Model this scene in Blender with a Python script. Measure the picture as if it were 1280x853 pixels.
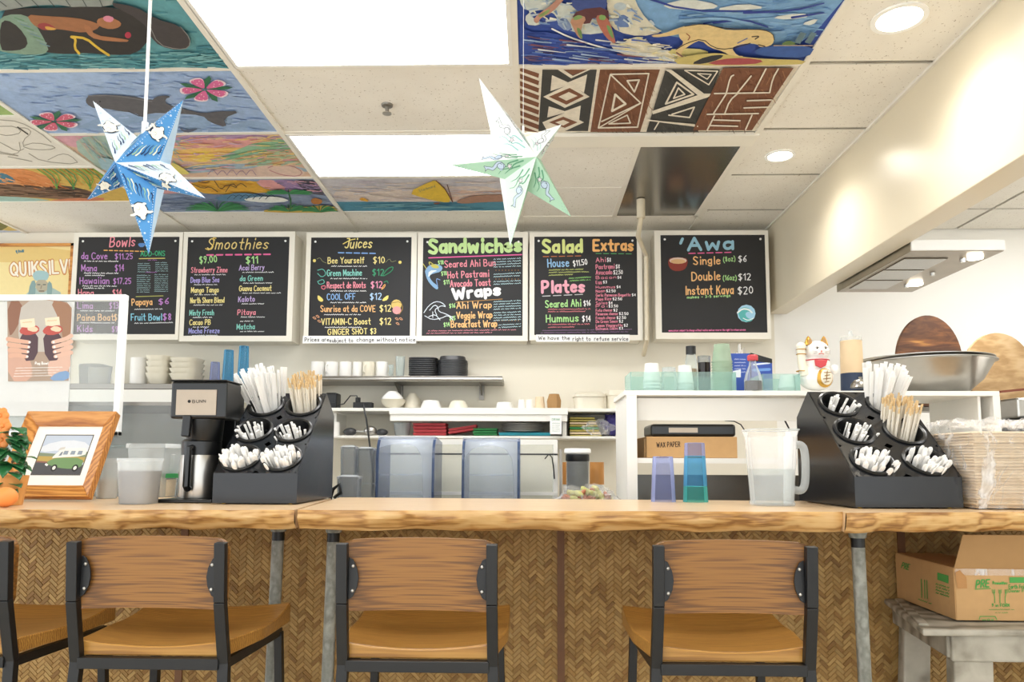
import bpy, math, random
from mathutils import Vector, Matrix
for o in list(bpy.data.objects): bpy.data.objects.remove(o)
S = bpy.context.scene
COL = S.collection
# ---------------------------------------------------------------- camera
F0, PIT, ROL, YAW, SH = 927.7, math.radians(5.483), math.radians(.241), math.radians(1.434), 63.0
ZC = 1.22
_cp, _sp, _c, _s = math.cos(PIT), math.sin(PIT), math.cos(YAW), math.sin(YAW)
def _rz(v): return Vector((_c*v[0]-_s*v[1], _s*v[0]+_c*v[1], v[2]))
FW, _U, _R = _rz((0, _cp, _sp)), _rz((0, -_sp, _cp)), _rz((1, 0, 0))
UP = math.cos(ROL)*_U - math.sin(ROL)*_R
RT = math.cos(ROL)*_R + math.sin(ROL)*_U
cd = bpy.data.cameras.new('camera'); cam = bpy.data.objects.new('camera', cd); COL.objects.link(cam)
M = Matrix((RT, UP, -FW)).transposed().to_4x4(); M.translation = Vector((0, 0, ZC)); cam.matrix_world = M
cd.sensor_width = 36; cd.sensor_fit = 'HORIZONTAL'; cd.lens = F0/1280*36; cd.shift_y = SH/1280; cd.clip_start = .05
S.camera = cam
# ---------------------------------------------------------------- light and exposure
S.view_settings.view_transform = 'Standard'; S.view_settings.look = 'None'
S.view_settings.exposure = 0.55; S.view_settings.gamma = 1
w = bpy.data.worlds.new('world'); S.world = w; w.use_nodes = True
w.node_tree.nodes['Background'].inputs[0].default_value = (.93, .97, 1, 1)
w.node_tree.nodes['Background'].inputs[1].default_value = 1.7
PANEL_E, DOWN_E = 8.0, 16.0
def spot(loc, power, ang=130, blend=.8, col=(1, .93, .82), size=.05):
    l = bpy.data.lights.new('downlight_lamp', 'SPOT'); l.energy = power; l.spot_size = math.radians(ang); l.spot_blend = blend
    l.color = col; l.shadow_soft_size = size
    o = bpy.data.objects.new('downlight_lamp', l); COL.objects.link(o); o.location = loc
    return o
def area(loc, sx, sy, power, rot=(0, 0, 0), col=(1, 1, 1)):
    l = bpy.data.lights.new('area_lamp', 'AREA'); l.shape = 'RECTANGLE'; l.size = sx; l.size_y = sy; l.energy = power; l.color = col
    o = bpy.data.objects.new('area_lamp', l); COL.objects.link(o); o.location = loc; o.rotation_euler = rot
    return o
S.cycles.max_bounces = 8; S.cycles.transparent_max_bounces = 24
# ---------------------------------------------------------------- unprojection onto real planes
def ray(x, y): return FW + (x-640)/F0*RT + (426.5+SH-y)/F0*UP
def PY(x, y, Y): d = ray(x, y); t = Y/d.y; return Vector((d.x*t, Y, ZC+d.z*t))
def PZ(x, y, Z): d = ray(x, y); t = (Z-ZC)/d.z; return Vector((d.x*t, d.y*t, Z))
def PX(x, y, X): d = ray(x, y); t = X/d.x; return Vector((X, d.y*t, ZC+d.z*t))
def K(Y): return Y/F0
R = random.Random(7)
# ---------------------------------------------------------------- materials
def L(h):
    h = h.lstrip('#'); v = [int(h[i:i+2], 16)/255 for i in (0, 2, 4)]
    return tuple(((c+.055)/1.055)**2.4 if c > .04045 else c/12.92 for c in v)
def base(name):
    m = bpy.data.materials.new(name); m.use_nodes = True
    return m, m.node_tree, m.node_tree.nodes['Principled BSDF']
def coords(nt, scale=(1, 1, 1), kind='Object'):
    t = nt.nodes.new('ShaderNodeTexCoord'); mp = nt.nodes.new('ShaderNodeMapping'); mp.inputs['Scale'].default_value = scale
    nt.links.new(t.outputs[kind], mp.inputs[0]); return mp.outputs[0]
def ramp(nt, fac, stops):
    r = nt.nodes.new('ShaderNodeValToRGB'); e = r.color_ramp.elements
    while len(e) < len(stops): e.new(.5)
    for i, (p, c) in enumerate(stops): e[i].position = p; e[i].color = (*L(c), 1)
    nt.links.new(fac, r.inputs[0]); return r.outputs[0]
def bump(nt, b, h, strength, dist=.002):
    n = nt.nodes.new('ShaderNodeBump'); n.inputs['Strength'].default_value = strength; n.inputs['Distance'].default_value = dist
    nt.links.new(h, n.inputs['Height']); nt.links.new(n.outputs[0], b.inputs['Normal'])
def noise(nt, vec, scale, detail=3, rough=.5, dist=0):
    n = nt.nodes.new('ShaderNodeTexNoise'); n.inputs['Scale'].default_value = scale; n.inputs['Detail'].default_value = detail
    n.inputs['Roughness'].default_value = rough; n.inputs['Distortion'].default_value = dist
    nt.links.new(vec, n.inputs['Vector']); return n.outputs['Fac']
def plain(name, c, rough=.5, metal=0, vary=.06, sc=25, bm=0, spec=.5):
    m, nt, b = base(name); v = coords(nt); n = noise(nt, v, sc)
    a = L(c); mx = nt.nodes.new('ShaderNodeMix'); mx.data_type = 'RGBA'
    mx.inputs[6].default_value = (*[x*(1-vary) for x in a], 1); mx.inputs[7].default_value = (*[min(1, x*(1+vary)) for x in a], 1)
    nt.links.new(n, mx.inputs[0]); nt.links.new(mx.outputs[2], b.inputs['Base Color'])
    b.inputs['Roughness'].default_value = rough; b.inputs['Metallic'].default_value = metal; b.inputs['Specular IOR Level'].default_value = spec
    if bm: bump(nt, b, n, bm)
    return m
def wood(name, stops, scale=(1, 9, 9), rough=.35, n1=5, dist=1.2, bm=.1):
    m, nt, b = base(name); v = coords(nt, scale)
    n = noise(nt, v, n1, 4, .6, dist); wv = nt.nodes.new('ShaderNodeTexWave'); wv.wave_type = 'BANDS'; wv.bands_direction = 'Y'
    wv.inputs['Scale'].default_value = 1.6; wv.inputs['Distortion'].default_value = 7; wv.inputs['Detail'].default_value = 3
    wv.inputs['Detail Scale'].default_value = 1.3
    nt.links.new(v, wv.inputs['Vector'])
    mx = nt.nodes.new('ShaderNodeMix'); mx.inputs[0].default_value = .45; nt.links.new(n, mx.inputs[2]); nt.links.new(wv.outputs['Fac'], mx.inputs[3])
    nt.links.new(ramp(nt, mx.outputs[0], stops), b.inputs['Base Color']); b.inputs['Roughness'].default_value = rough
    if bm: bump(nt, b, mx.outputs[0], bm, .001)
    return m
def clear(name, tint='#ffffff', fac=.12, rough=.03, body='#ffffff', refl=.5):
    """thin clear plastic or glass: tinted see-through sheet with a glossy surface over it"""
    m, nt, b = base(name); out = nt.nodes['Material Output']
    tr = nt.nodes.new('ShaderNodeBsdfTransparent'); tr.inputs[0].default_value = (*L(tint), 1)
    b.inputs['Base Color'].default_value = (*L(body), 1); b.inputs['Roughness'].default_value = rough
    v = coords(nt); n = noise(nt, v, 14)
    mx = nt.nodes.new('ShaderNodeMixShader'); fr = nt.nodes.new('ShaderNodeFresnel'); fr.inputs[0].default_value = 1.45
    ma = nt.nodes.new('ShaderNodeMath'); ma.operation = 'MULTIPLY_ADD'; ma.inputs[1].default_value = refl; ma.inputs[2].default_value = fac; ma.use_clamp = True
    m2 = nt.nodes.new('ShaderNodeMath'); m2.operation = 'MULTIPLY_ADD'; m2.inputs[1].default_value = .06; nt.links.new(n, m2.inputs[0])
    nt.links.new(fr.outputs[0], ma.inputs[0]); nt.links.new(ma.outputs[0], m2.inputs[2])
    nt.links.new(m2.outputs[0], mx.inputs[0]); nt.links.new(tr.outputs[0], mx.inputs[1]); nt.links.new(b.outputs[0], mx.inputs[2])
    nt.links.new(mx.outputs[0], out.inputs['Surface']); return m
def emit(name, c, e):
    m, nt, b = base(name); b.inputs['Emission Color'].default_value = (*L(c), 1); b.inputs['Emission Strength'].default_value = e
    b.inputs['Base Color'].default_value = (*L(c), 1); return m
def paintmat(name, rough=.7, vary=.12, sc=60, metal=0):
    m, nt, b = base(name); a = nt.nodes.new('ShaderNodeVertexColor'); a.layer_name = 'Col'
    v = coords(nt); n = noise(nt, v, sc, 4, .7)
    mr = nt.nodes.new('ShaderNodeMapRange'); mr.inputs[3].default_value = 1-vary; mr.inputs[4].default_value = 1+vary
    nt.links.new(n, mr.inputs[0])
    vm = nt.nodes.new('ShaderNodeVectorMath'); vm.operation = 'SCALE'; nt.links.new(a.outputs[0], vm.inputs[0]); nt.links.new(mr.outputs[0], vm.inputs['Scale'])
    nt.links.new(vm.outputs[0], b.inputs['Base Color']); b.inputs['Roughness'].default_value = rough; b.inputs['Metallic'].default_value = metal
    return m
def specked(name, c, dots, sc=90, thr=.66):
    m, nt, b = base(name); v = coords(nt)
    n = noise(nt, v, sc, 2, .6); n2 = noise(nt, v, 3, 3, .6)
    r1 = nt.nodes.new('ShaderNodeValToRGB'); r1.color_ramp.elements[0].position = thr; r1.color_ramp.elements[1].position = thr+.04
    nt.links.new(n, r1.inputs[0])
    mx = nt.nodes.new('ShaderNodeMix'); mx.data_type = 'RGBA'; mx.inputs[7].default_value = (*L(dots), 1)
    nt.links.new(ramp(nt, n2, [(.3, c[0]), (.7, c[1])]), mx.inputs[6]); nt.links.new(r1.outputs[0], mx.inputs[0])
    nt.links.new(mx.outputs[2], b.inputs['Base Color']); b.inputs['Roughness'].default_value = .9
    bump(nt, b, n, .3, .002); return m
MT = dict(
 white=plain('white paint', '#f1efe8', .45, vary=.03, sc=6), whiter=plain('white glossy plastic', '#f6f6f4', .3, vary=.02),
 wallp=plain('cream wall paint', '#eae4d4', .7, vary=.025, sc=3, bm=.05), soffit=plain('glossy beige paint', '#ddd2ba', .28, vary=.03, sc=2),
 kwall=plain('white kitchen wall', '#f4f2ec', .5, vary=.02, sc=3), floor=plain('pale vinyl floor', '#cfc6b6', .6, vary=.1, sc=8),
 bar=plain('ceiling grid metal', '#ebe6da', .5, vary=.03), tile=specked('speckled ceiling tile', ('#e9e4da', '#f1ede4'), '#b5aa9a'),
 sketch=plain('bare tile', '#e6e0d4', .9), panel=emit('lit diffuser', '#ffffff', PANEL_E), lamp=emit('lit lamp', '#fff6e4', DOWN_E),
 board=plain('chalkboard', '#202022', .6, vary=.12, sc=8), frame=plain('cream board frame', '#efeadd', .45, vary=.03, sc=8),
 paint=paintmat('mural paint', .7, .3, 28), ink=paintmat('chalk marker', .8, .1, 200), gloss=paintmat('printed picture', .35, .05, 30),
 weave=paintmat('woven bamboo', .6, .18, 120), paper=paintmat('star paper', .55, .04, 30),
 slab=wood('live edge slab', [(.2, '#cba57a'), (.45, '#dcba90'), (.6, '#e6c8a0'), (.85, '#eed4b0')], (1.0, 9, 7), .3, 4, 1.5),
 slabedge=wood('live edge bark side', [(.22, '#8f6232'), (.36, '#b98a4e'), (.5, '#cb9e60'), (.8, '#dab47a')], (1.5, 6, 20), .4, 3, 1.2, .25),
 stoolw=wood('stool wood', [(.2, '#573816'), (.42, '#774d1e'), (.58, '#875a25'), (.85, '#94662a')], (1.0, 6, 80), .42, 2.6, .7),
 seatw=wood('seat wood', [(.2, '#7c5428'), (.42, '#9a6c32'), (.58, '#ac7c3a'), (.85, '#bc8e48')], (1.1, 26, 30), .3, 3, .9),
 black=plain('black metal', '#0f1012', .42, vary=.2, sc=60, bm=.05), blackp=plain('black plastic', '#141516', .28, vary=.12, sc=40),
 holder=plain('black acrylic', '#1b1c1f', .22, vary=.15, sc=30), gal=wood('galvanised pipe', [(.25, '#7a7b72'), (.42, '#8b8c83'), (.62, '#979890'), (.85, '#a6a69b')], (9, 9, 9), .5, 3, 1.5, .2),
 steel=plain('brushed steel', '#b9b6b0', .28, 1, .1, 20), dsteel=plain('hood steel', '#9a8f80', .35, 1, .2, 6), ss2=plain('dull steel', '#8d8982', .4, .8, .15, 8),
 ceram=plain('white ceramic', '#f3f1ec', .25, vary=.02), cream=plain('cream stoneware', '#e9e2cf', .35, vary=.04),
 kraft=plain('kraft cardboard', '#c29a68', .8, vary=.08, sc=30), kraft2=plain('pale kraft', '#e6d0b0', .8, vary=.1, sc=60), kin=plain('cardboard inside', '#a98355', .85),
 clear=clear('clear plastic'), frost=clear('cloudy plastic', '#f4f6f6', .3, .25, '#eef2f2'), bluep=clear('blue tinted bin', '#f1f4f9', .08, .08, '#e0e6ee'),
 aqua=clear('aqua tinted bin', '#eaf6f3', .1, .08, '#d6eeea'), pane=clear('acrylic pane', '#fbfdfd', .07, .02), film=clear('clear bag film', '#ffffff', .10, .22, '#ffffff', 1.2),
 tumb=clear('lilac tumbler', '#dbe0f4', .13, .15, '#9aa4d4'), tumb2=clear('blue tumbler', '#acd8f0', .17, .15, '#58a4d0'), tumb3=clear('teal tumbler', '#ace2de', .17, .15, '#54bcb8'),
 grayp=clear('smoky plastic', '#e9ebec', .14, .12, '#c4c8cc'), water=clear('water', '#eef4f4', .06, .0, '#ffffff'), clearg=clear('clear glass', '#f2f7f6', .1, .02),
 red=plain('red plastic', '#c8434a', .5), green=plain('green plastic', '#2f8a4c', .5), teal=plain('teal tray', '#2a95a8', .45), yellow=plain('olive board', '#b0a24e', .5),
 blue=plain('blue carton', '#3150a8', .5), orange=plain('orange cup', '#d99a55', .5), blackc=plain('black crockery', '#38393b', .35),
 soy=plain('soy sauce', '#1c0f0a', .15), dirt=plain('grey powder', '#8f8a90', .8), amber=plain('pale syrup', '#dcc29c', .5), navy=plain('dark label', '#26344e', .5),
 leaf=plain('glossy leaf', '#2c6b3c', .35, vary=.3), flower=plain('orange bloom', '#f0934a', .6), gold=plain('gold paint', '#c79a44', .35, .6), gray=wood('grey weathered', [(.25, '#7d776a'), (.42, '#979183'), (.6, '#a8a294'), (.85, '#b8b2a4')], (2.2, 2.2, 2.2), .7, 6, .5, .3),
 pframe=wood('honey picture frame', [(.2, '#9a5a22'), (.5, '#c4813a'), (.8, '#d79a52')], (2, 14, 14), .3), redw=plain('red brown lacquer', '#7c3a22', .4),
 disk1=wood('dark round board', [(.25, '#4a2a16'), (.45, '#7c4e28'), (.55, '#b5813f'), (.8, '#d4a055')], (1, 1, 5), .4, 3.5, 2), disk2=wood('pale round board', [(.2, '#a98658'), (.5, '#c2a072'), (.8, '#d0b288')], (3, 3, 9), .5, 3, 1),
 straw=plain('white paper wrapper', '#f4f2ee', .6, vary=.03), stick=plain('wooden stirrer', '#d9b98c', .6, vary=.12, sc=90), mat=plain('picture mat', '#efece4', .8),
 string=plain('white cord', '#eeeeee', .6), trimw=plain('brown batten', '#6f4a2c', .6, vary=.2), purple=clear('violet film', '#8f88c8', .4, .3, '#6a62b4'), pipe=plain('cream painted pipe', '#d8cdb4', .4),
)
def bagfilm():
    m, nt, b = base('clear bag film'); out = nt.nodes['Material Output']; v = coords(nt, (1.3, 1, .5))
    n = noise(nt, v, 9, 4, .55, 1.6); tr = nt.nodes.new('ShaderNodeBsdfTransparent'); b.inputs['Base Color'].default_value = (.95, .95, .95, 1); b.inputs['Roughness'].default_value = .25
    mr = nt.nodes.new('ShaderNodeMapRange'); mr.inputs[1].default_value = .52; mr.inputs[2].default_value = .75; mr.inputs[3].default_value = .13; mr.inputs[4].default_value = .75; nt.links.new(n, mr.inputs[0])  # noise whitens the film in streaks, painting in the bag's highlights and haze
    mx = nt.nodes.new('ShaderNodeMixShader'); nt.links.new(mr.outputs[0], mx.inputs[0]); nt.links.new(tr.outputs[0], mx.inputs[1]); nt.links.new(b.outputs[0], mx.inputs[2]); nt.links.new(mx.outputs[0], out.inputs['Surface'])
    bump(nt, b, n, .8, .01); return m
MT['film'] = bagfilm(); MT['mirror'] = plain('polished steel sheet', '#99958e', .22, .9, .12, 4); MT['plate'] = plain('bright steel plate', '#cfccc6', .35, .3, .05); MT['badge'] = plain('brushed beige badge', '#b3a594', .4, .2, .08)
MT['gcup'] = clear('pale green cup', '#dff0de', .3, .2, '#e4f2e0')
for m_ in ('slab',):
    b_ = MT[m_].node_tree.nodes['Principled BSDF']; b_.inputs['Coat Weight'].default_value = .12; b_.inputs['Coat Roughness'].default_value = .12
# ---------------------------------------------------------------- mesh builder
class MB:
    def __init__(s): s.v = []; s.f = []; s.c = []; s.col = (1, 1, 1)
    def add(s, vs, fs, col=None):
        n = len(s.v); s.v += [Vector(a) for a in vs]; s.f += [tuple(n+i for i in f) for f in fs]; s.c += [col or s.col]*len(fs); return s
    def box(s, x0, x1, y0, y1, z0, z1, col=None):
        return s.hexa([(x0, y0, z0), (x1, y0, z0), (x1, y1, z0), (x0, y1, z0), (x0, y0, z1), (x1, y0, z1), (x1, y1, z1), (x0, y1, z1)], col)
    def hexa(s, p, col=None): return s.add(p, [(0, 3, 2, 1), (4, 5, 6, 7), (0, 1, 5, 4), (1, 2, 6, 5), (2, 3, 7, 6), (3, 0, 4, 7)], col)
    def bar(s, a, b, w, d=None, up=(0, 0, 1), col=None, tw=1.0):
        a, b = Vector(a), Vector(b); d = d or w; t = (b-a).normalized(); u = Vector(up)
        if abs(t.dot(u)) > .95: u = Vector((0, 1, 0))
        x = t.cross(u).normalized(); y = x.cross(t)
        P = []
        for q, k in ((a, 1), (b, tw)):
            for i, j in ((-1, -1), (1, -1), (1, 1), (-1, 1)): P.append(q+x*i*w/2*k+y*j*d/2*k)
        return s.hexa(P, col)
    def tube(s, pts, r, n=8, col=None, caps=True, closed=False, flat=1.0):
        pts = [Vector(p) for p in pts]; m = len(pts); rs = r if isinstance(r, (list, tuple)) else [r]*m
        vs = []; prev = None
        for i, p in enumerate(pts):
            if closed: t = pts[(i+1) % m]-pts[i-1]
            else: t = pts[min(i+1, m-1)]-pts[max(i-1, 0)]
            t.normalize()
            if prev is None:
                u = Vector((0, 0, 1)) if abs(t.z) < .9 else Vector((1, 0, 0)); prev = t.cross(u).normalized()
            x = (prev-t*prev.dot(t)).normalized(); prev = x; y = t.cross(x)
            for k in range(n):
                a = 2*math.pi*k/n; vs.append(p+(x*math.cos(a)+y*math.sin(a)*flat)*rs[i])
        fs = []
        for i in range(m if closed else m-1):
            j = (i+1) % m
            for k in range(n): q = (k+1) % n; fs.append((i*n+k, i*n+q, j*n+q, j*n+k))
        if caps and not closed: fs.append(tuple(range(n-1, -1, -1))); fs.append(tuple((m-1)*n+k for k in range(n)))
        return s.add(vs, fs, col)
    def lathe(s, prof, c=(0, 0, 0), n=24, col=None, M=None, sq=None):
        """prof: (r, z) list; closed at ends when r = 0; sq: squareness exponent for rounded squares"""
        vs = []; c = Vector(c)
        for r, z in prof:
            for k in range(n):
                a = 2*math.pi*(k+.5)/n; x, y = math.cos(a), math.sin(a)
                if sq: q = (abs(x)**sq+abs(y)**sq)**(-1/sq); x *= q; y *= q
                p = Vector((x*r, y*r, z)); vs.append((M @ p if M else p)+c)
        fs = []
        for i in range(len(prof)-1):
            for k in range(n): q = (k+1) % n; fs.append((i*n+k, i*n+q, (i+1)*n+q, (i+1)*n+k))
        if prof[0][0] > 0 and prof[0][0] < 1e-5 or True:
            pass
        return s.add(vs, fs, col)
    def prism(s, poly, a, b, col=None):
        """poly: list of points; extruded by vector b from offset a"""
        a, b = Vector(a), Vector(b); n = len(poly); vs = [Vector(p)+a for p in poly]+[Vector(p)+a+b for p in poly]
        return s.add(vs, [tuple(range(n-1, -1, -1)), tuple(range(n, 2*n))]+[(i, (i+1) % n, n+(i+1) % n, n+i) for i in range(n)], col)
    def sph(s, c, r, nu=16, nv=10, col=None, M=None):
        r = (r, r, r) if not isinstance(r, (tuple, list)) else r; c = Vector(c); vs = []
        for i in range(nv+1):
            t = math.pi*i/nv
            for k in range(nu):
                a = 2*math.pi*k/nu; p = Vector((r[0]*math.sin(t)*math.cos(a), r[1]*math.sin(t)*math.sin(a), -r[2]*math.cos(t)))
                vs.append((M @ p if M else p)+c)
        fs = [(i*nu+k, i*nu+(k+1) % nu, (i+1)*nu+(k+1) % nu, (i+1)*nu+k) for i in range(nv) for k in range(nu)]
        return s.add(vs, fs, col)
    def build(s, name, mat, parent=None, smooth=False, bevel=0, seg=2, sub=0, solid=0):
        if parent is not None and 'org' in parent: org = Vector(parent['org'])
        elif s.v:
            xs = [v.x for v in s.v]; ys = [v.y for v in s.v]; org = Vector(((min(xs)+max(xs))/2, (min(ys)+max(ys))/2, min(v.z for v in s.v)))
        else: org = Vector()
        me = bpy.data.meshes.new(name); me.from_pydata([tuple(v-org) for v in s.v], [], s.f)
        ca = me.color_attributes.new('Col', 'BYTE_COLOR', 'CORNER')
        buf = []
        for f, c in zip(s.f, s.c): buf += [c[0], c[1], c[2], 1.0]*len(f)
        ca.data.foreach_set('color', buf)
        me.validate(); me.materials.append(MT[mat] if isinstance(mat, str) else mat)
        o = bpy.data.objects.new(name, me); COL.objects.link(o)
        if smooth:
            me.polygons.foreach_set('use_smooth', [True]*len(me.polygons)); me.set_sharp_from_angle(angle=math.radians(38))
        if parent is None: o.location = org
        else: o.parent = parent
        if parent is not None: o['org'] = list(org)
        else: o['org'] = list(org)
        if bevel: b = o.modifiers.new('edge', 'BEVEL'); b.width = bevel; b.segments = seg; b.limit_method = 'ANGLE'
        if solid: b = o.modifiers.new('skin', 'SOLIDIFY'); b.thickness = solid; b.offset = 0
        if sub: b = o.modifiers.new('sub', 'SUBSURF'); b.levels = b.render_levels = sub
        return o
def tag(o, label=None, cat=None, group=None, kind=None):
    if label: o['label'] = label
    if cat: o['category'] = cat
    if group: o['group'] = group
    if kind: o['kind'] = kind
    return o
def thing(name, loc, label, cat, group=None):
    o = bpy.data.objects.new(name, None); COL.objects.link(o); o.empty_display_size = .05; o.location = loc; o['org'] = list(loc)
    return tag(o, label, cat, group)
def setting(name):
    o = bpy.data.objects.new(name, None); COL.objects.link(o); o['org'] = [0, 0, 0]; o['kind'] = 'structure'; return o
def dup(o, loc, label=None):
    def cp(a, par):
        b = a.copy(); COL.objects.link(b); b.parent = par
        for ch in a.children: cp(ch, b)
        return b
    b = cp(o, None); b.location = loc
    if label: b['label'] = label
    return b
# ---------------------------------------------------------------- flat art: polygons and pen strokes on a plane
def chaik(p, closed, it=1):
    for _ in range(it):
        if len(p) < 3: return p
        q = []; n = len(p); rng = range(n) if closed else range(n-1)
        if not closed: q.append(p[0])
        for i in rng:
            a, b = p[i], p[(i+1) % n]
            q.append((a[0]*.75+b[0]*.25, a[1]*.75+b[1]*.25)); q.append((a[0]*.25+b[0]*.75, a[1]*.25+b[1]*.75))
        if not closed: q.append(p[-1])
        p = q
    return p
class Art:
    """collects flat colour shapes; fn maps picture (x, y, lift) onto the carrying plane"""
    def __init__(s, fn): s.fn = fn; s.m = MB(); s.k = 1; s.q = 0; s.clip = None
    def lift(s): s.k += 1; return s.k*.00004
    def _pt(s, x, y):
        if s.clip: x, y = s.clip(x, y)
        return x, y
    def poly(s, pts, c, sm=1):
        z = s.lift(); pts = chaik(pts, True, sm) if sm else pts; pts = [s._pt(*p) for p in pts]
        s.m.add([s.fn(x, y, z) for x, y in pts], [tuple(range(len(pts)))], L(c)); return s
    def line(s, pts, w, c, sm=1, z=None, caps=True, w1=None):
        z = z or s.lift(); pts = chaik(pts, False, sm) if sm else pts; col = L(c); n = len(pts); w1 = w if w1 is None else w1
        for i in range(n-1):
            a, b = pts[i], pts[i+1]; dx, dy = b[0]-a[0], b[1]-a[1]; l = math.hypot(dx, dy)
            if l < 1e-6: continue
            wa = w+(w1-w)*i/(n-1); wb = w+(w1-w)*(i+1)/(n-1); s.q = (s.q+1) % 9; zq = z+s.q*.000004
            nx, ny = -dy/l/2, dx/l/2
            s.m.add([s.fn(*s._pt(*q), zq) for q in ((a[0]+nx*wa, a[1]+ny*wa), (b[0]+nx*wb, b[1]+ny*wb), (b[0]-nx*wb, b[1]-ny*wb), (a[0]-nx*wa, a[1]-ny*wa))], [(0, 1, 2, 3)], col)
        if caps:
            for i, p in enumerate(pts):
                wa = (w+(w1-w)*i/max(1, n-1))/2; s.q = (s.q+1) % 9
                s.m.add([s.fn(*s._pt(p[0]+wa*math.cos(a*math.pi/3), p[1]+wa*math.sin(a*math.pi/3)), z+.00004+s.q*.000004) for a in range(6)], [tuple(range(6))], col)
        return s
    def dot(s, x, y, r, c, ry=None):
        ry = ry or r; return s.poly([(x+r*math.cos(a*math.pi/6), y+ry*math.sin(a*math.pi/6)) for a in range(12)], c, 0)
    def text(s, t, x0, y0, x1, y1, cap, w, c, sl=0, fat=1):
        c = '#'+''.join('%02x' % int(int(c[i:i+2], 16)*.8+51) for i in (1, 3, 5)) if w < 5 and c[1] > '5' else c
        """t written from baseline (x0,y0) to (x1,y1); cap = capital height; w = pen width"""
        adv = []; X = 0
        for ch in t:
            g = GL.get(ch)
            if ch == ' ' or g is None: X += .42; adv.append(None); continue
            adv.append(X); X += g[0]+.26
        tot = max(X-.26, .1); sx = math.hypot(x1-x0, y1-y0)/tot; ux, uy = (x1-x0)/(tot*sx), (y1-y0)/(tot*sx); z = s.lift()
        for ch, ax in zip(t, adv):
            if ax is None: continue
            jit = R.uniform(-.03, .03)
            for st in GL[ch][1]:
                q = []
                for gx, gy in st:
                    a = (ax+gx+sl*gy)*sx; b = (gy+jit)*cap
                    q.append((x0+ux*a+uy*b, y0+uy*a-ux*b))
                s.line(q, w, c, 1 if cap > 4 else 0, z, caps=cap > 4)
        s.k += 2
        return s
    def scrib(s, x0, y0, x1, y1, c, h=2.2, w=.7):
        """tiny handwriting too small to read: a run of little strokes"""
        n = int(abs(x1-x0)/1.3); z = s.lift(); pts = []
        for i in range(n+1):
            t = i/max(1, n); pts.append((x0+(x1-x0)*t, y0+(y1-y0)*t-(i % 2)*h*R.uniform(.5, 1)))
            if R.random() < .17 and len(pts) > 2: s.line(pts, w, c, 0, z, False); pts = []
        if len(pts) > 1: s.line(pts, w, c, 0, z, False)
        return s
    def daubs(s, pts, cols, n, ln=14, w=2, ang=0, jit=.25, seed=1):
        """loose brush marks scattered inside the polygon pts"""
        q = random.Random(seed); x0, x1 = min(p[0] for p in pts), max(p[0] for p in pts); y0, y1 = min(p[1] for p in pts), max(p[1] for p in pts)
        def ins(x, y):
            c = False
            for i in range(len(pts)):
                (xa, ya), (xb, yb) = pts[i-1], pts[i]
                if (ya > y) != (yb > y) and x < (xb-xa)*(y-ya)/(yb-ya)+xa: c = not c
            return c
        for i in range(n):
            x, y = q.uniform(x0, x1), q.uniform(y0, y1)
            if not ins(x, y): continue
            a = ang+q.uniform(-jit, jit); l = ln*q.uniform(.5, 1.3); ex, ey = x+math.cos(a)*l, y+math.sin(a)*l*.6
            if i % 6 == 0: z = s.lift()
            s.line([(x, y), ((x+ex)/2, (y+ey)/2+q.uniform(-1, 1)), (ex, ey)], w*q.uniform(.5, 1.2), q.choice(cols), 1, None if i % 6 else z, False, w1=w*.4)
        return s
    def build(s, name, mat, parent): return s.m.build(name, mat, parent)
_G = '''A:0c3k3k6c;1f5f
B:0c0k0k4k5i3g0g;3g5g6e4c0c
C:6j4k2k0i0e2c4c6d
D:0c0k0k3k6i6e3c0c
E:5k0k0k0c0c5c;0g4g
F:5k0k0k0c;0g4g
G:6j4k2k0i0e2c4c6e6g6g4g
H:0c0k;5c5k;0g5g
I:1c1k
J:1k4k;4k4d2c0d
K:0c0k;5k0f;2h5c
L:0k0c0c5c
M:0c0k0k3e3e6k6k6c
N:0c0k0k5c5c5k
O:3k0i0e3c6e6i3k
P:0c0k0k4k5i4g0f
Q:3k0i0e3c6e6i3k;4e6c
R:0c0k0k4k5i4g0g;2g5c
S:5j3k1k0i1h4f5e4c2c0d
T:0k6k;3k3c
U:0k0e2c4c5e5k
V:0k3c3c6k
W:0k2c2c4i4i6c6c8k
X:0c5k;0k5c
Y:0k3g6k;3g3c
Z:0k5k5k0c0c5c
a:4h4c;4g2h0g0d2c4e
b:0k0c;0e2c4d4f2h0f
c:4g2h0g0d2c4d
d:4k4c;4e2c0d0f2h4f
e:0f4f4g2h0g0d2c4d
f:4j3k2j2c;0h4h
g:4h4c4a2a0b;4g2h0g0e2c4e
h:0k0c;0f2h4g4c
i:1h1c;1j1j1k
j:2h2b0a;2j2k
k:0k0c;4h0e;1f4c
l:1k1c
m:0h0c;0f1h3g3c;3f4h6g6c
n:0h0c;0f2h4g4c
o:2h0g0d2c4d4g2h
p:0h0a;0f2h4g4d2c0e
q:4h4a;4g2h0g0d2c4e
r:0h0c;0f1h3h
s:4g2h0g1f3e4d2c0d
t:2k2d3c4c;0h4h
u:0h0d2c4e;4h4c
v:0h2c2c4h
w:0h1c1c3g3g5c5c6h
x:0h4c;4h0c
y:0h2d;4h1a0a
z:0h4h4h0c0c4c
0:2k0i0e2c4e4i2k
1:0i2k2k2c
2:0j2k4j4h0c0c4c
3:0j2k4j3g1g;3g4e2c0d
4:3c3k3k0f0f4f
5:4k0k0k0g3h4e2c0d
6:4k1h0e2c4d3g0f
7:0k4k4k1c
8:2k0i4e2c0e4i2k
9:3g0h1k4j3f1c
$:4j2k0i0h4f4e2c0d;2k2b;2k2k
.:0c0d
,:1d0b
':1k0h
-:0f3f
(:2k0h0d2a
):0k2h2d0a
~:0f1g3f4g
&:4c0i2k3i0e2c4f'''
GL = {}
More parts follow.
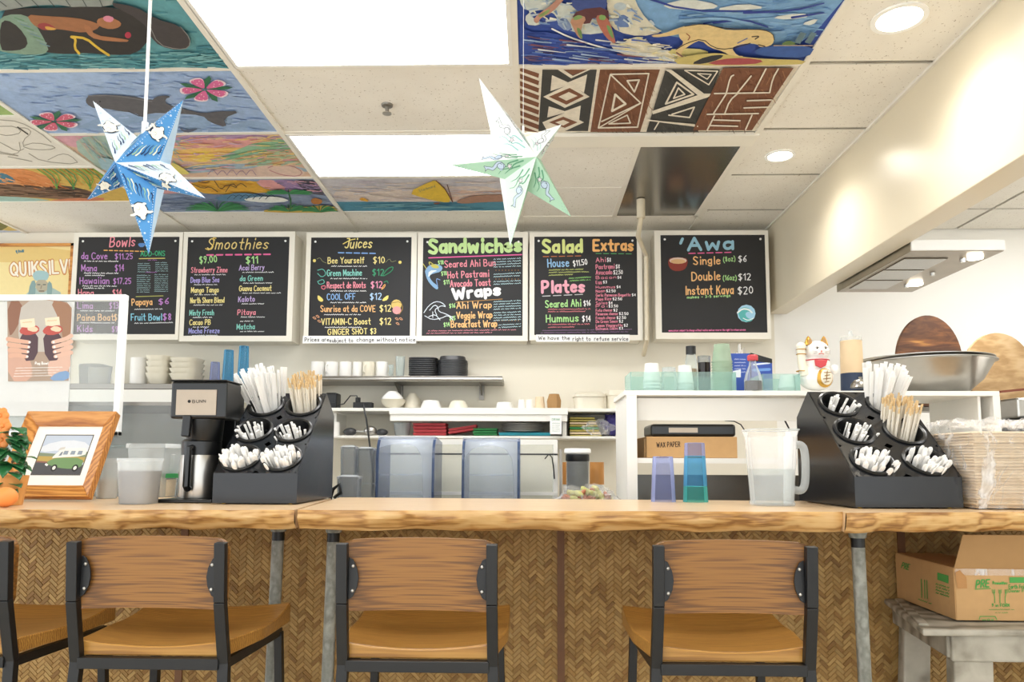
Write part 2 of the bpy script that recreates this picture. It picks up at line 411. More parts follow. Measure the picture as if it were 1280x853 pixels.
for ln in _G.split('\n'):
    ch, d = ln[0], ln[2:]; st = []
    for q in d.split(';'): st.append([(int(q[i])*.1, (ord(q[i+1])-99)*.125) for i in range(0, len(q), 2)])
    GL[ch] = (max(x for a in st for x, _ in a), st)
# ================================================================ the room
HC = 2.904; YW = 5.28
C = [-3.74, -2.502, -1.279, -.065, 1.155, 1.70]
def rect(n, mat, x0, x1, y0, y1, z0, z1, par=None, bevel=0): return MB().box(x0, x1, y0, y1, z0, z1).build(n, mat, par, bevel=bevel)
for n, mt, q in (('floor', 'floor', (-6, 6, -3.5, 5.4, -.05, 0)), ('wall_back', 'wallp', (-6, 1.74, YW, YW+.1, 0, 3.0)), ('wall_kitchen', 'kwall', (1.74, 6, YW, YW+.1, 0, 3.0)),
                 ('wall_right', 'kwall', (5.0, 5.1, -3.5, YW, 0, 3.0)), ('ceiling_slab', 'white', (-6, 6, -3.5, 5.4, HC+.06, HC+.12))):
    o = rect(n, mt, *q); tag(o, kind='structure')
tag(o, kind='structure'); bpy.data.objects['ceiling_slab'].name = 'ceiling_deck'
# header beam over the pass to the kitchen
o = MB().box(1.70, 1.83, -3.0, YW-.005, 2.285, HC+.055).build('beam_header', 'soffit', bevel=.004); tag(o, kind='structure')
# ceiling grid: rows (Y), columns (X)
ceil = setting('ceiling')
g = .012
def tile(x0, x1, y0, y1, mat='tile', label=None):
    o = MB().box(x0+g, x1-g, y0+g, y1-g, HC, HC+.015).build('ceiling_tile', mat, ceil)
    if label: o['label'] = label
    return o
def tile_px(pts, mat='tile', label=None):
    P = [PZ(x, y, HC) for x, y in pts]; m = MB(); m.prism(P, (0, 0, 0), (0, 0, .015)); o = m.build('ceiling_tile', mat, ceil)
    if label: o['label'] = label
    return o
def gbar(x0, y0, x1, y1, wd=.024, mat='bar', h=.007):
    a, b = Vector((x0, y0, HC-h/2+.002)), Vector((x1, y1, HC-h/2+.002)); return MB().bar(a, b, wd, h).build('grid_bar', mat, ceil)
RW = [3.014-.61*k for k in range(9, 0, -1)]+[3.014, 3.637, 4.238, 4.845, YW]   # row edges
r0 = 9                                                                    # index of 3.014
# --- column C1..C2
for i in range(len(RW)-1):
    a, b = RW[i], RW[i+1]
    lit = i in (r0-1, r0+1, r0-5, r0-7)
    if lit:
        t = thing('ceiling_light', ((C[2]+C[3])/2, (a+b)/2, HC-.01), {r0-1: 'large lit fluorescent ceiling panel at the top edge of the picture', r0+1: 'lit fluorescent ceiling panel behind the green star lantern'}.get(i, 'fluorescent ceiling panel over the seating side of the room, %s' % ('second row back' if i == r0-5 else 'farthest from the counter')), 'light', 'fluorescent ceiling panels')
        MB().box(C[2]+.03, C[3]-.03, a+.03, b-.03, HC-.004, HC+.004).build('diffuser', 'panel', t)
        m = MB()
        for q in ((C[2]+g, C[3]-g, a+g, a+.03), (C[2]+g, C[3]-g, b-.03, b-g), (C[2]+g, C[2]+.03, a+.03, b-.03), (C[3]-.03, C[3]-g, a+.03, b-.03)): m.box(*q, HC-.008, HC+.01)
        m.build('frame', 'white', t)
    elif i == r0+2: sail_tile = tile(C[2], C[3], a, b, 'tile', 'tile painted with yellow sails on a blue sea')
    else: tile(C[2], C[3], a, b)
    gbar(C[2], a, C[3], a)
# --- column C0..C1
names = {r0-1: 'tile painted with a long-haired mermaid in teal water', r0: 'tile painted with a grey whale and pink flowers on blue', r0+1: 'tile painted with pastel swirls of hills and waves', r0+2: 'tile painted with a golden sunset, surf and palm leaves'}
MUR = {}
for i in range(len(RW)-1):
    MUR[i] = tile(C[1], C[2], RW[i], RW[i+1], 'tile', names.get(i)); gbar(C[1], RW[i], C[2], RW[i])
# --- column left of C0: rows staggered
yl = [PZ(8, y, HC).y for y in (145, 209, 252.5)]; yl = [yl[0]-.61*k for k in range(8, 0, -1)]+yl+[YW]
left_names = {7: 'tile painted green beside the bare sketched tile', 8: 'tile with an unfinished pencil sketch', 9: 'tile painted with brown log, orange hill and green stems'}
LT = {}
for i in range(len(yl)-1):
    LT[i] = tile(C[0], C[1], yl[i], yl[i+1], 'sketch' if i == 8 else 'tile', left_names.get(i)); gbar(C[0], yl[i], C[1], yl[i])
for i in range(len(yl)-1):
    LT[20+i] = tile(C[0]-1.22, C[0], yl[i], yl[i+1], 'tile', 'tile painted with purple waves and an olive shore' if i == 10 else None); gbar(C[0]-1.22, yl[i], C[0], yl[i])
# --- column C2..C3
ys = [PZ(660, y, HC).y for y in (167, 181, 235, 271)]
for i in range(r0-8, r0-1):
    tile(C[3], C[4], RW[i], RW[i+1]); gbar(C[3], RW[i], C[4], RW[i])
SURF = tile(C[3], C[4], RW[r0-1], RW[r0], 'tile', 'tile painted with a surfer and a yellow dog riding a wave')
TAPA = tile(C[3], C[4], RW[r0], ys[0], 'tile', 'tile painted with brown and black tapa cloth triangles and diamonds')
gbar(C[3], RW[r0-1], C[4], RW[r0-1]); gbar(C[3], RW[r0], C[4], RW[r0])
gbar(C[3], (ys[0]+ys[1])/2, C[4]+.01, (ys[0]+ys[1])/2, ys[1]-ys[0]-.004, 'frame', .02)
xs = PZ(797, 184, HC).x; xe = PZ(924, 184, HC).x
tile(C[3], xs, ys[1], ys[2]); tile(C[3], xs, ys[2], ys[3]); gbar(C[3], ys[2], xs, ys[2], .012); gbar(C[3], ys[3], C[4], ys[3], .03); gbar(xs, ys[1], xs, ys[3], .03); gbar(xe+.015, ys[1], xe+.015, ys[3], .03)
t = thing('access_panel', ((xs+xe)/2, (ys[1]+ys[3])/2, HC-.01), 'mirror-like stainless steel access panel set into the ceiling', 'panel')
MB().box(xs+.016, xe, ys[1]+.004, ys[2]+.08, HC-.006, HC+.004).build('sheet', 'mirror', t); MB().box(xs+.016, xe, ys[2]+.084, ys[3]-.016, HC-.003, HC+.007).build('sheet', 'mirror', t)
tile(C[3], C[4], ys[3], YW); tile(xe+.02, C[4], ys[1], ys[3], 'bar')
# --- column C3..C4 beside the header
for i in range(r0-8, len(RW)-1):
    tile(C[4], C[5], RW[i], RW[i+1]-.0); gbar(C[4], RW[i], C[5], RW[i], .005, 'gray', .003)  # thin dark strips stand in for shadow lines at the tile gaps
for x, wdt in ((C[0], .024), (C[1], .024), (C[2], .03), (C[3], .026), (C[4], .03)): gbar(x, -2.4, x, YW, wdt, 'bar', .01)
o = MB().box(C[5]-.014, C[5]+.001, -2.4, YW, HC-.012, HC).build('wall_angle', 'bar', ceil)
# kitchen ceiling tiles
for i in range(r0-2, len(RW)-1): 
    for x in (1.83, 3.05): tile(x, x+1.22, RW[i], RW[i+1])
for x, y in ((3.05, 4.0), (3.05, 1.9)):  # unseen glowing panels, added to brighten the kitchen
    t = thing('ceiling_light', (x+.6, y, HC-.01), 'added unseen light panel brightening the %s of the kitchen' % ('stove side' if y > 3 else 'front side'), 'light', 'fluorescent ceiling panels')
    MB().box(x, x+1.2, y-.3, y+.3, HC-.012, HC-.004).build('diffuser', 'panel', t)
# ---------------------------------------------------------------- painted tiles
Zc = HC-.0006
def PC(x, y, z): return PZ(x, y, Zc-z)
def basequad(a, x0, x1, y0, y1, c):
    a.m.add([(x0+g, y0+g, Zc), (x1-g, y0+g, Zc), (x1-g, y1-g, Zc), (x0+g, y1-g, Zc)], [(0, 1, 2, 3)], L(c))
def clipper(x0, x1, y0, y1):
    """keeps painted shapes on their tile"""
    def fn(x, y, z):
        p = PZ(x, y, Zc-z); return Vector((min(max(p.x, x0+g), x1-g), min(max(p.y, y0+g), y1-g), p.z))
    return fn
def mural(x0, x1, y0, y1, c): a = Art(clipper(x0, x1, y0, y1)); basequad(a, x0, x1, y0, y1, c); return a
# mermaid
a = mural(C[1], C[2], RW[r0-1], RW[r0], '#5d9ba4')
a.daubs([(-20, -40), (240, -40), (290, 86), (-20, 86)], ['#4a8c98', '#77aeb4', '#3f7f8e', '#6aa4aa'], 160, 26, 4, 0)
a.daubs([(-20, 66), (260, 66), (284, 84), (-20, 86)], ['#3b7f8e', '#7ab2b6', '#559aa4'], 120, 22, 2.4, 0, seed=5)
a.poly([(-60, -20), (120, -20), (150, 4), (110, 12), (60, 4), (0, 14), (-60, 20)], '#8f9590')
for k in range(7): a.line([(-10+k*22, -6), (8+k*20, 8)], 1.2, '#4a5350')
a.poly([(0, 14), (25, 10), (70, 10), (110, 8), (150, 10), (178, 22), (196, 28), (188, 48), (170, 68), (140, 69), (110, 66), (85, 68), (60, 66), (30, 60), (0, 64)], '#2a2522')
a.poly([(130, 2), (170, 8), (195, 24), (225, 32), (238, 48), (236, 60), (222, 63), (200, 58), (188, 46), (178, 26)], '#403a3a')
a.line([(186, 30), (198, 56), (222, 62), (236, 60), (238, 48), (225, 33)], .9, '#8b8a86')
a.poly([(-5, 28), (8, 18), (32, 18), (44, 30), (56, 50), (62, 66), (40, 69), (8, 66), (-5, 62)], '#7f9a86')
a.poly([(0, 30), (8, 24), (24, 34), (36, 52), (30, 62), (10, 64), (0, 62)], '#2a2522')
for k in range(9): a.line([(18+k*4, 22+k*4), (30+k*4, 26+k*4)], 1.3, ['#5f8a6a', '#8aa3a0', '#6f8f9a'][k % 3])
a.poly([(33, 18), (55, 20), (95, 22), (120, 28), (126, 34), (108, 42), (72, 36), (50, 36), (40, 30)], '#a06a44')
a.poly([(104, 30), (112, 32), (118, 44), (150, 48), (162, 50), (158, 53), (120, 50), (108, 42)], '#a97048')
a.poly([(120, 28), (124, 22), (140, 22), (152, 28), (150, 34), (138, 37), (126, 34)], '#a87048')
a.poly([(128, 22), (134, 19), (143, 22), (140, 28), (131, 27)], '#d98aa0'); a.dot(160, 44, 4, '#b03048')
a.poly([(46, 30), (58, 28), (72, 36), (62, 38), (50, 37)], '#9a3a3a'); a.poly([(56, 32), (72, 36), (66, 38), (57, 37)], '#d8a448')
a.line([(99, 67), (93, 60), (95, 48), (88, 46), (92, 46), (108, 48), (122, 60), (136, 69)], 3, '#dcb93c')
a.build('painting', 'paint', MUR[r0-1])
# whale
a = mural(C[1], C[2], RW[r0], RW[r0+1], '#9bb4da')
a.poly([(-10, 90), (150, 90), (120, 110), (40, 118), (-10, 110)], '#a4bce0'); a.poly([(140, 140), (330, 150), (345, 166), (80, 166)], '#91accf')
a.daubs([(-10, 90), (280, 90), (340, 166), (60, 166)], ['#8eaad4', '#a6bee2', '#9cb4d8'], 170, 18, 3, 0)
a.poly([(107, 124), (112, 119), (130, 118), (170, 121), (190, 126), (194, 121), (206, 119), (214, 121), (206, 124), (208, 131), (236, 138), (254, 142), (272, 139), (302, 139), (279, 148), (284, 160), (262, 153), (253, 144), (220, 142), (186, 141), (180, 148), (168, 141), (150, 139), (128, 135), (118, 136), (108, 130)], '#5c5b60')
a.line([(110, 120), (140, 119), (190, 127)], 1, '#7c7b80'); a.line([(160, 139), (178, 147), (184, 140)], 1, '#3c3b40'); a.dot(125, 127, 1.2, '#2a2a2e')
a.poly([(224, 159), (232, 163), (250, 160), (238, 166), (228, 165)], '#5a6276')
def hib(cx, cy, sx, sy, c1):
    for k in range(5):
        an = k*1.257+.5; lx, ly = math.cos(an+.6), math.sin(an+.6)
        a.poly([(cx, cy), (cx+sx*.9*math.cos(an+.75), cy+sy*.9*math.sin(an+.75)), (cx+sx*1.15*lx, cy+sy*1.15*ly), (cx+sx*.7*math.cos(an+.3), cy+sy*.7*math.sin(an+.3))], '#2f6b4a', 0)
    for k in range(5):
        an = k*1.257+.5
        P = [(cx, cy)]+[(cx+sx*r*math.cos(an+d), cy+sy*r*math.sin(an+d)) for r, d in ((.6, -.42), (.98, -.32), (1.05, 0), (.98, .32), (.6, .42))]
        a.poly(P, '#f0d6de'); a.poly([((x-cx)*.9+cx, (y-cy)*.9+cy) for x, y in P], c1)
        for q in range(4): a.dot(cx+sx*(.45+.14*q)*math.cos(an+.12*(-1)**q), cy+sy*(.45+.14*q)*math.sin(an+.12*(-1)**q), .7, '#f2c2d0')
hib(256, 112, 31, 15, '#d8689a'); hib(68, 152, 31, 12, '#d0607a')
a.build('painting', 'paint', MUR[r0])
# pastel swirls
a = mural(C[1], C[2], RW[r0+1], RW[r0+2], '#d9b79e')
a.poly([(60, 168), (120, 168), (100, 185), (82, 182)], '#d9a3b0'); a.poly([(90, 180), (110, 168), (230, 168), (225, 190), (150, 205), (120, 215)], '#a9c0b4')
a.poly([(200, 168), (352, 168), (360, 180), (300, 184), (215, 176)], '#b99ac0'); a.poly([(210, 176), (350, 172), (330, 186), (215, 188)], '#dfa09c')
a.poly([(212, 186), (330, 184), (300, 196), (260, 204), (216, 200)], '#ecc070'); a.poly([(235, 190), (262, 188), (272, 196), (255, 204), (236, 198)], '#efd060')
a.poly([(256, 203), (290, 190), (325, 176), (356, 172), (370, 190), (330, 190), (290, 200)], '#92bd9a')
a.poly([(262, 206), (320, 192), (370, 190), (378, 206), (330, 205), (290, 211)], '#e0c49c')
a.poly([(215, 212), (250, 206), (330, 204), (385, 210), (385, 216), (300, 212), (225, 218)], '#a3b8c6')
a.poly([(255, 220), (275, 210), (310, 212), (330, 206), (360, 206), (382, 214), (378, 221), (330, 223), (270, 224)], '#dcc0b0')
a.line([(335, 210), (345, 206), (365, 207), (379, 215), (373, 221), (352, 219), (337, 213)], 1.2, '#c08a8a')
a.daubs([(95, 170), (230, 170), (220, 215), (130, 214)], ['#9fc0b0', '#c2c8b4', '#a8b8c8', '#d0b8b0', '#8fb4b0'], 120, 16, 1.6, .9, seed=3)
a.daubs([(215, 170), (345, 170), (372, 205), (215, 216)], ['#e8b080', '#ecd078', '#dca0a8', '#c8a8c8', '#e8c898'], 140, 20, 1.5, -.15, seed=4)
a.daubs([(270, 200), (360, 174), (378, 206), (300, 210)], ['#84b890', '#a4c8a0', '#e0c8a0', '#9cc4b0'], 90, 18, 1.4, -.2, seed=6)
for k in range(5): a.line([(260+k*12, 218), (266+k*12, 211+k % 2), (272+k*12, 219)], 1, '#a98a9a')
a.poly([(212, 202), (226, 208), (240, 219), (220, 217)], '#e0d070'); a.poly([(120, 196), (145, 200), (160, 214), (130, 216)], '#9dbcc6')
for k in range(7): a.line([(96+k*7, 172+k), (104+k*7, 182+k*2), (118+k*7, 200+k)], 1, '#8fb2b8' if k % 2 else '#c6b8a0')
a.build('painting', 'paint', MUR[r0+1])
# golden sunset with palms
a = mural(C[1], C[2], RW[r0+2], RW[r0+3], '#8d9cb8')
a.poly([(130, 222), (240, 224), (246, 240), (200, 243), (140, 240)], '#d8a0a0')
a.poly([(236, 226), (318, 225), (326, 234), (345, 240), (300, 243), (258, 243), (246, 238)], '#e0aa38')
a.poly([(318, 225), (345, 225), (360, 232), (352, 240), (330, 236)], '#dfa0a0'); a.poly([(338, 225), (372, 225), (390, 240), (360, 240), (354, 232)], '#a58ab4')
a.poly([(368, 225), (398, 225), (420, 246), (384, 242), (374, 232)], '#5c5866')
a.daubs([(236, 226), (320, 226), (340, 240), (250, 243)], ['#ecc050', '#d89828', '#e8b448', '#c88a30'], 70, 12, 1.2, .1, seed=3)
a.daubs([(130, 244), (420, 242), (428, 264), (130, 264)], ['#a0adc4', '#7c8cac', '#b0bcd0', '#8490b4'], 150, 20, 1, 0, .08, seed=4)
a.daubs([(340, 226), (395, 226), (412, 240), (352, 240)], ['#b89ac4', '#dca4ac', '#8a7aa0', '#6a6478'], 60, 12, 1.2, .2, seed=8)
for p in ([(240, 230), (254, 236), (262, 233), (272, 240)], [(268, 226), (276, 238), (284, 230), (298, 236), (290, 228), (282, 240)], [(296, 232), (302, 229), (308, 234)], [(248, 227), (256, 229), (262, 227)]): a.line(p, 1, '#5a4420')
a.poly([(262, 250), (286, 242), (310, 241), (330, 245), (340, 250), (310, 252)], '#5c86a4'); a.poly([(300, 250), (320, 246), (350, 246), (364, 252), (330, 254)], '#eef0ea')
for k in range(7): a.line([(284+k*8, 249), (290+k*8, 243), (296+k*8, 246)], .9, '#274a5e')
for k in range(9): a.line([(200+R.random()*40, 244+k*2.2), (250+R.random()*60, 244.5+k*2.2)], .7, '#7486a4')
a.poly([(330, 262), (380, 259), (415, 256), (425, 266), (330, 266)], '#d0b050'); a.poly([(388, 250), (394, 247), (404, 251), (400, 256), (390, 255)], '#b87838')
def frond(cx, cy, n, l, sp, c='#2f7a48', a0=0, a1=math.pi):
    for k in range(n):
        t = a0+(a1-a0)*k/(n-1); ex, ey = cx+l*math.cos(t), cy-sp*math.sin(t); mx, my = (cx+ex)/2+2*math.cos(t+1.5), (cy+ey)/2-sp*.25
        a.poly([(cx, cy-.8), (mx, my-1.6), (ex, ey), (mx, my+1.4), (cx, cy+1)], c if k % 2 else '#3f9058', 1)
frond(272, 264, 13, 46, 13); frond(361, 242, 11, 34, 5, a0=-.4, a1=3.5); frond(361, 264, 9, 30, 9); frond(400, 265, 9, 26, 9)
a.line([(361, 242), (364, 252), (362, 264)], 2, '#2f6a3c')
a.build('painting', 'paint', MUR[r0+2])
# sails
a = mural(C[2], C[3], RW[r0+2], RW[r0+3], '#c9c6cc')
a.poly([(418, 240), (430, 234), (470, 236), (520, 238), (560, 232), (625, 234), (640, 252), (415, 252)], '#dccdc4'); a.poly([(560, 236), (600, 240), (640, 236), (640, 252), (560, 252)], '#d6b8a8')
a.poly([(405, 252.4), (650, 252.4), (650, 266), (405, 266)], '#4f8fa8', 0)
a.daubs([(410, 226), (640, 226), (640, 250), (415, 250)], ['#c4c2cc', '#d8ccc8', '#cfc6d0', '#e0d4c8'], 140, 22, 1.4, 0, .15, seed=2)
for k in range(14): x = 425+R.random()*160; a.line([(x, 254+R.random()*10), (x+30+R.random()*30, 254+R.random()*10)], .9, R.choice(['#3a7a96', '#6aa4b4', '#86b4ba']))
a.poly([(509, 241), (540, 226), (545, 226), (556, 236), (565, 253), (552, 253), (530, 248)], '#e0bc38'); a.line([(545, 226), (556, 236), (566, 253)], 1.1, '#7a4a2a', 0)
a.text('Starboard', 524, 240, 544, 234, 3, .6, '#6a6a3a'); a.line([(559, 231), (566, 253)], 1, '#6a4434', 0)
a.poly([(568, 253), (585, 246), (610, 243), (640, 244), (640, 252), (600, 253), (580, 255)], '#a9806c'); a.poly([(447, 250), (454, 246.5), (463, 253)], '#e0a83a'); a.poly([(540, 254), (552, 253), (546, 256)], '#8a5a44')
a.build('painting', 'paint', sail_tile)
# sketch, log, green corner, purple waves
a = Art(PC)
for p in ([(0, 158), (20, 158), (28, 166), (10, 170), (0, 168)], [(20, 160), (34, 160), (40, 166), (28, 176), (30, 186), (60, 188), (72, 184), (44, 178), (30, 182)], [(0, 150), (24, 152), (50, 166), (64, 178)], [(36, 192), (52, 202), (100, 206), (88, 194), (76, 192), (60, 200)], [(0, 190), (30, 196), (0, 192)], [(0, 178), (22, 190), (30, 186)], [(10, 196), (40, 202)], [(24, 178), (26, 190), (12, 194)]): a.line(p, .9, '#a19a8c')
a.line([(22, 159), (35, 168)], 1.6, '#3a3833', 0)
a.build('painting', 'paint', LT[8])
a = Art(clipper(C[0], C[1], yl[7], yl[8])); basequad(a, C[0], C[1], yl[7], yl[8], '#9ab56c'); a.build('painting', 'paint', LT[7])
a = mural(C[0], C[1], yl[9], yl[10], '#d8b45a')
a.poly([(-20, 209), (20, 209), (48, 216), (82, 230), (60, 236), (0, 230), (-20, 226)], '#dc8a4c'); a.poly([(-60, 209), (-4, 211), (26, 228), (0, 229), (-60, 228)], '#44788e')
a.poly([(-60, 228), (20, 230), (60, 234), (110, 238), (118, 246), (90, 250), (40, 247), (-60, 243)], '#7d5c46'); a.poly([(56, 234), (80, 231), (118, 240), (112, 247), (84, 243)], '#4c3a30')
a.poly([(-40, 244), (40, 247), (70, 252), (-40, 252)], '#9dc0b8'); a.poly([(70, 249), (130, 246), (130, 252), (60, 252)], '#d0805a')
a.daubs([(-20, 209), (30, 212), (80, 230), (60, 236), (-20, 226)], ['#e49a5c', '#cf7c3c', '#e8a870'], 70, 16, 1.6, .4, seed=2)
a.daubs([(-40, 229), (60, 234), (116, 240), (110, 247), (-40, 244)], ['#8a6850', '#6c4e3c', '#96745a', '#54402f'], 120, 18, 1.2, .08, .1, seed=3)
a.daubs([(50, 210), (130, 210), (150, 240), (84, 230)], ['#e4c868', '#b8c060', '#dcae50'], 60, 12, 1.6, .7, seed=7)
for k in range(12): x = 46+k*7; a.line([(x, 211), (x+16, 222), (x+26-k % 3*8, 236)], 1.3, '#3f8a50' if k % 2 else '#6aa23c')
a.build('painting', 'paint', LT[9])
a = mural(C[0]-1.22, C[0], yl[10], yl[11], '#c8cfe0')
a.poly([(-30, 262), (20, 266), (46, 270), (60, 282), (20, 288), (-30, 288)], '#7a7844'); a.poly([(10, 284), (36, 276), (58, 274), (62, 280), (46, 288), (0, 289)], '#d8c070')
for k in range(3): a.line([(44+k*5, 268+k), (64+k*7, 276+k), (76+k*8, 289)], 3, '#76749e' if k != 1 else '#b9bcd8')
a.dot(36, 263, 1.6, '#7a3a30'); a.build('painting', 'paint', LT[30])
# surfing dog
a = mural(C[3], C[4], RW[r0-1], RW[r0], '#2c4aa0')
a.poly([(820, -30), (1080, -30), (1000, 62), (960, 56), (850, 50), (800, 30), (780, -10)], '#78a5d2')
a.daubs([(820, -30), (1060, -30), (1000, 55), (850, 48)], ['#6a9ace', '#8ab4da', '#7ca8d4', '#5c8ac2'], 150, 26, 3, 0, .25, seed=2)
for p in ([(826, 6), (860, -2), (900, 6), (890, 12), (840, 12)], [(890, 12), (930, 4), (960, 10), (925, 13)], [(962, 22), (1000, 16), (1016, 20), (985, 25)], [(1000, 30), (1024, 22), (1016, 32)]): a.poly(p, '#d6dcd8')
for p in ([(790, -8), (860, 14), (940, 14)], [(880, 30), (930, 24), (960, 34)], [(930, 16), (990, 14), (1030, 4)], [(990, 22), (1030, 16)]): a.line(p, 3, '#2a3f94', 1, w1=1.5)
for p in ([(850, 26), (900, 22), (940, 30)], [(860, 36), (890, 30)], [(935, 42), (980, 40)]): a.line(p, 3, '#86afd6')
a.poly([(648, -10), (680, -10), (700, 4), (730, 10), (760, 10), (762, 40), (730, 44), (706, 36), (690, 26), (662, 34), (655, 22), (664, 14), (652, 10)], '#cfd8d4')
a.poly([(660, 18), (672, 12), (690, 14), (700, 28), (720, 38), (700, 38), (680, 30)], '#3a56a8'); a.poly([(694, 28), (706, 20), (716, 34), (708, 40)], '#8aa0c8')
a.poly([(758, -10), (790, -10), (800, 14), (818, 34), (830, 40), (800, 46), (772, 40), (760, 28)], '#d9d6c4'); a.poly([(765, 20), (785, 18), (790, 34), (770, 34)], '#6a86bc'); a.dot(775, 8, 8, '#b9c8d0', 5)
a.poly([(760, 52), (775, 56), (790, 46), (806, 50), (820, 60), (850, 66), (890, 72), (860, 79), (810, 74), (770, 66)], '#e8e2cc')
a.poly([(830, 62), (870, 60), (890, 66), (870, 76), (850, 76)], '#d6cd8a')
a.line([(690, 36), (710, 46), (740, 56), (770, 64), (810, 70), (850, 76)], 2, '#e8ecec')
a.poly([(650, 20), (656, 40), (690, 40), (720, 52), (760, 66), (830, 78), (648, 81)], '#2f4ba0')
a.daubs([(650, 40), (720, 52), (770, 68), (830, 78), (648, 80)], ['#3f5cb4', '#26408e', '#8aa4cc', '#b8c8dc', '#6a5070', '#5878c0'], 170, 24, 2, .12, .12, seed=4)
a.daubs([(650, -8), (700, 2), (760, 12), (790, 0), (822, 36), (770, 40), (700, 30), (662, 30)], ['#e4e6da', '#b8c8d4', '#9ab0cc', '#d8d8c4', '#7090c0'], 130, 12, 3, .5, .9, seed=6)
a.daubs([(762, 52), (800, 46), (860, 66), (890, 74), (800, 74)], ['#f0ecd8', '#d8d8c8', '#e6dca8', '#c8d0d4'], 80, 12, 2.4, .2, .5, seed=7)
for k in range(16): x = 655+k*9; a.line([(x, 50+k % 5*6), (x+34, 54+k % 5*6)], 2, ['#9fb8d8', '#7a4a58', '#d6dce0', '#4a66b4'][k % 4], w1=.6)
a.poly([(714, -10), (752, -12), (762, 10), (740, 14), (716, 14)], '#3c4f8e'); a.poly([(722, 12), (760, 8), (762, 30), (742, 20), (736, 32), (714, 24)], '#5a3034')
a.poly([(666, 26), (672, 18), (690, 6), (700, -6), (708, -4), (690, 16), (676, 22), (672, 30)], '#b98a78'); a.poly([(672, 20), (688, 10), (686, 16), (676, 22)], '#8aa060')
a.poly([(712, 26), (722, 18), (734, 22), (726, 34), (728, 50), (722, 46), (716, 34)], '#b88a70'); a.poly([(716, 22), (724, 18), (730, 22), (718, 26)], '#7fa060'); a.poly([(720, 34), (726, 36), (729, 50), (724, 46)], '#6a8a54')
a.poly([(744, 20), (754, 18), (762, 26), (768, 46), (770, 56), (758, 48), (748, 32)], '#b06a58'); a.poly([(750, 18), (758, 20), (756, 26), (748, 24)], '#7fa860'); a.poly([(757, 30), (764, 34), (768, 50), (762, 44)], '#6f9a5a')
# dog
a.poly([(813, 44), (830, 42), (848, 35), (858, 32), (866, 34), (860, 40), (838, 45), (818, 47)], '#d9bf8a')
a.poly([(850, 36), (862, 31), (880, 30), (896, 34), (910, 38), (940, 37), (955, 38), (966, 42), (968, 52), (962, 58), (950, 59), (946, 55), (936, 54), (924, 56), (914, 60), (922, 70), (930, 70), (926, 75), (918, 74), (904, 64), (888, 60), (876, 50), (866, 54), (852, 64), (852, 72), (846, 70), (844, 62), (856, 54), (848, 46)], '#ddc48c')
a.line([(856, 33), (880, 29.5), (900, 35), (935, 37), (955, 37), (966, 42), (968, 50)], .9, '#3a2c24'); a.line([(845, 62), (858, 54), (878, 48), (892, 60), (910, 62), (938, 54)], 1.1, '#332824'); a.line([(858, 42), (863, 46), (860, 50)], 1.2, '#8a3f2c')
a.line([(940, 46), (950, 45), (944, 49)], 1.4, '#3a2c24'); a.line([(948, 56), (956, 58)], 1.4, '#40302a'); a.line([(922, 54), (934, 48)], 1.5, '#6a74a4'); a.line([(846, 66), (856, 73)], 2, '#7a5a50'); a.dot(857, 72, 2, '#6a6064')
a.poly([(840, 74), (870, 68), (900, 66), (915, 70), (960, 74), (1010, 75), (1000, 82), (850, 82)], '#c8b870'); a.poly([(862, 80), (884, 70), (906, 68), (900, 74), (880, 80)], '#2a2c30'); a.poly([(880, 81), (900, 74), (930, 72), (958, 76), (940, 81)], '#a84a50')
a.poly([(956, 57), (1020, 57), (1010, 73), (960, 71), (940, 66)], '#33589e'); a.line([(967, 57), (1016, 57)], 1, '#c0a890')
for x in (995, 1008): a.poly([(x-2, 53), (x+6, 40), (x+13, 42), (x+5, 55)], '#5f7a86', 0)
a.poly([(975, 56), (985, 50), (996, 54), (990, 57)], '#5f7a4a')
a.build('painting', 'paint', SURF)
# tapa cloth bands
a = mural(C[3], C[4], RW[r0], ys[0], '#e4dccc')
BR, BK, CR = '#7a4d34', '#3a3a38', '#e4dccc'
for k in range(9): y = 88+k*9.2; a.poly([(650, y-5), (674, y+4), (673, y+9.5), (650, y+1)], BR, 0)
def P4(x0, y0, x1, y1, x2, y2, x3, y3, c): a.poly([(x0, y0), (x1, y1), (x2, y2), (x3, y3)], c, 0)
P4(678, 87, 746, 87, 735, 164, 673, 164, BK)
a.poly([(704, 87), (734, 87), (716, 94)], BR, 0); a.poly([(697, 87), (704, 87), (716, 95), (734, 87), (738, 87), (714, 98)], CR, 0)
a.poly([(690, 94), (710, 103), (734, 93), (730, 116), (712, 106), (688, 114)], CR, 0)
a.poly([(679, 121), (712, 105), (737, 121), (706, 135)], CR, 0); a.poly([(686, 121), (712, 110), (730, 120), (708, 131)], BR, 0); a.poly([(698, 121), (711, 115), (722, 120), (708, 126)], CR, 0)
a.poly([(686, 133), (706, 139), (726, 132), (724, 150), (706, 141), (684, 147)], CR, 0); a.poly([(678, 153), (706, 141), (730, 153), (706, 164), (684, 164)], CR, 0); a.poly([(686, 153), (704, 146), (722, 153), (706, 160)], BR, 0); a.poly([(694, 153), (704, 150), (712, 153), (704, 157)], CR, 0)
P4(750, 87, 825, 87, 800, 165, 738, 165, BR)
a.daubs([(752, 88), (823, 88), (800, 164), (740, 164)], ['#6a4029', '#8a5a3e', '#74472e', '#956548'], 150, 14, 1.4, 1.3, .3, seed=5)
a.line([(763, 93), (811, 92), (797, 159), (748, 160), (763, 93)], 1.8, CR, 0); a.line([(764, 94), (801, 129), (752, 152)], 1.8, CR, 0); a.line([(801, 129), (750, 159)], 1.5, CR, 0)
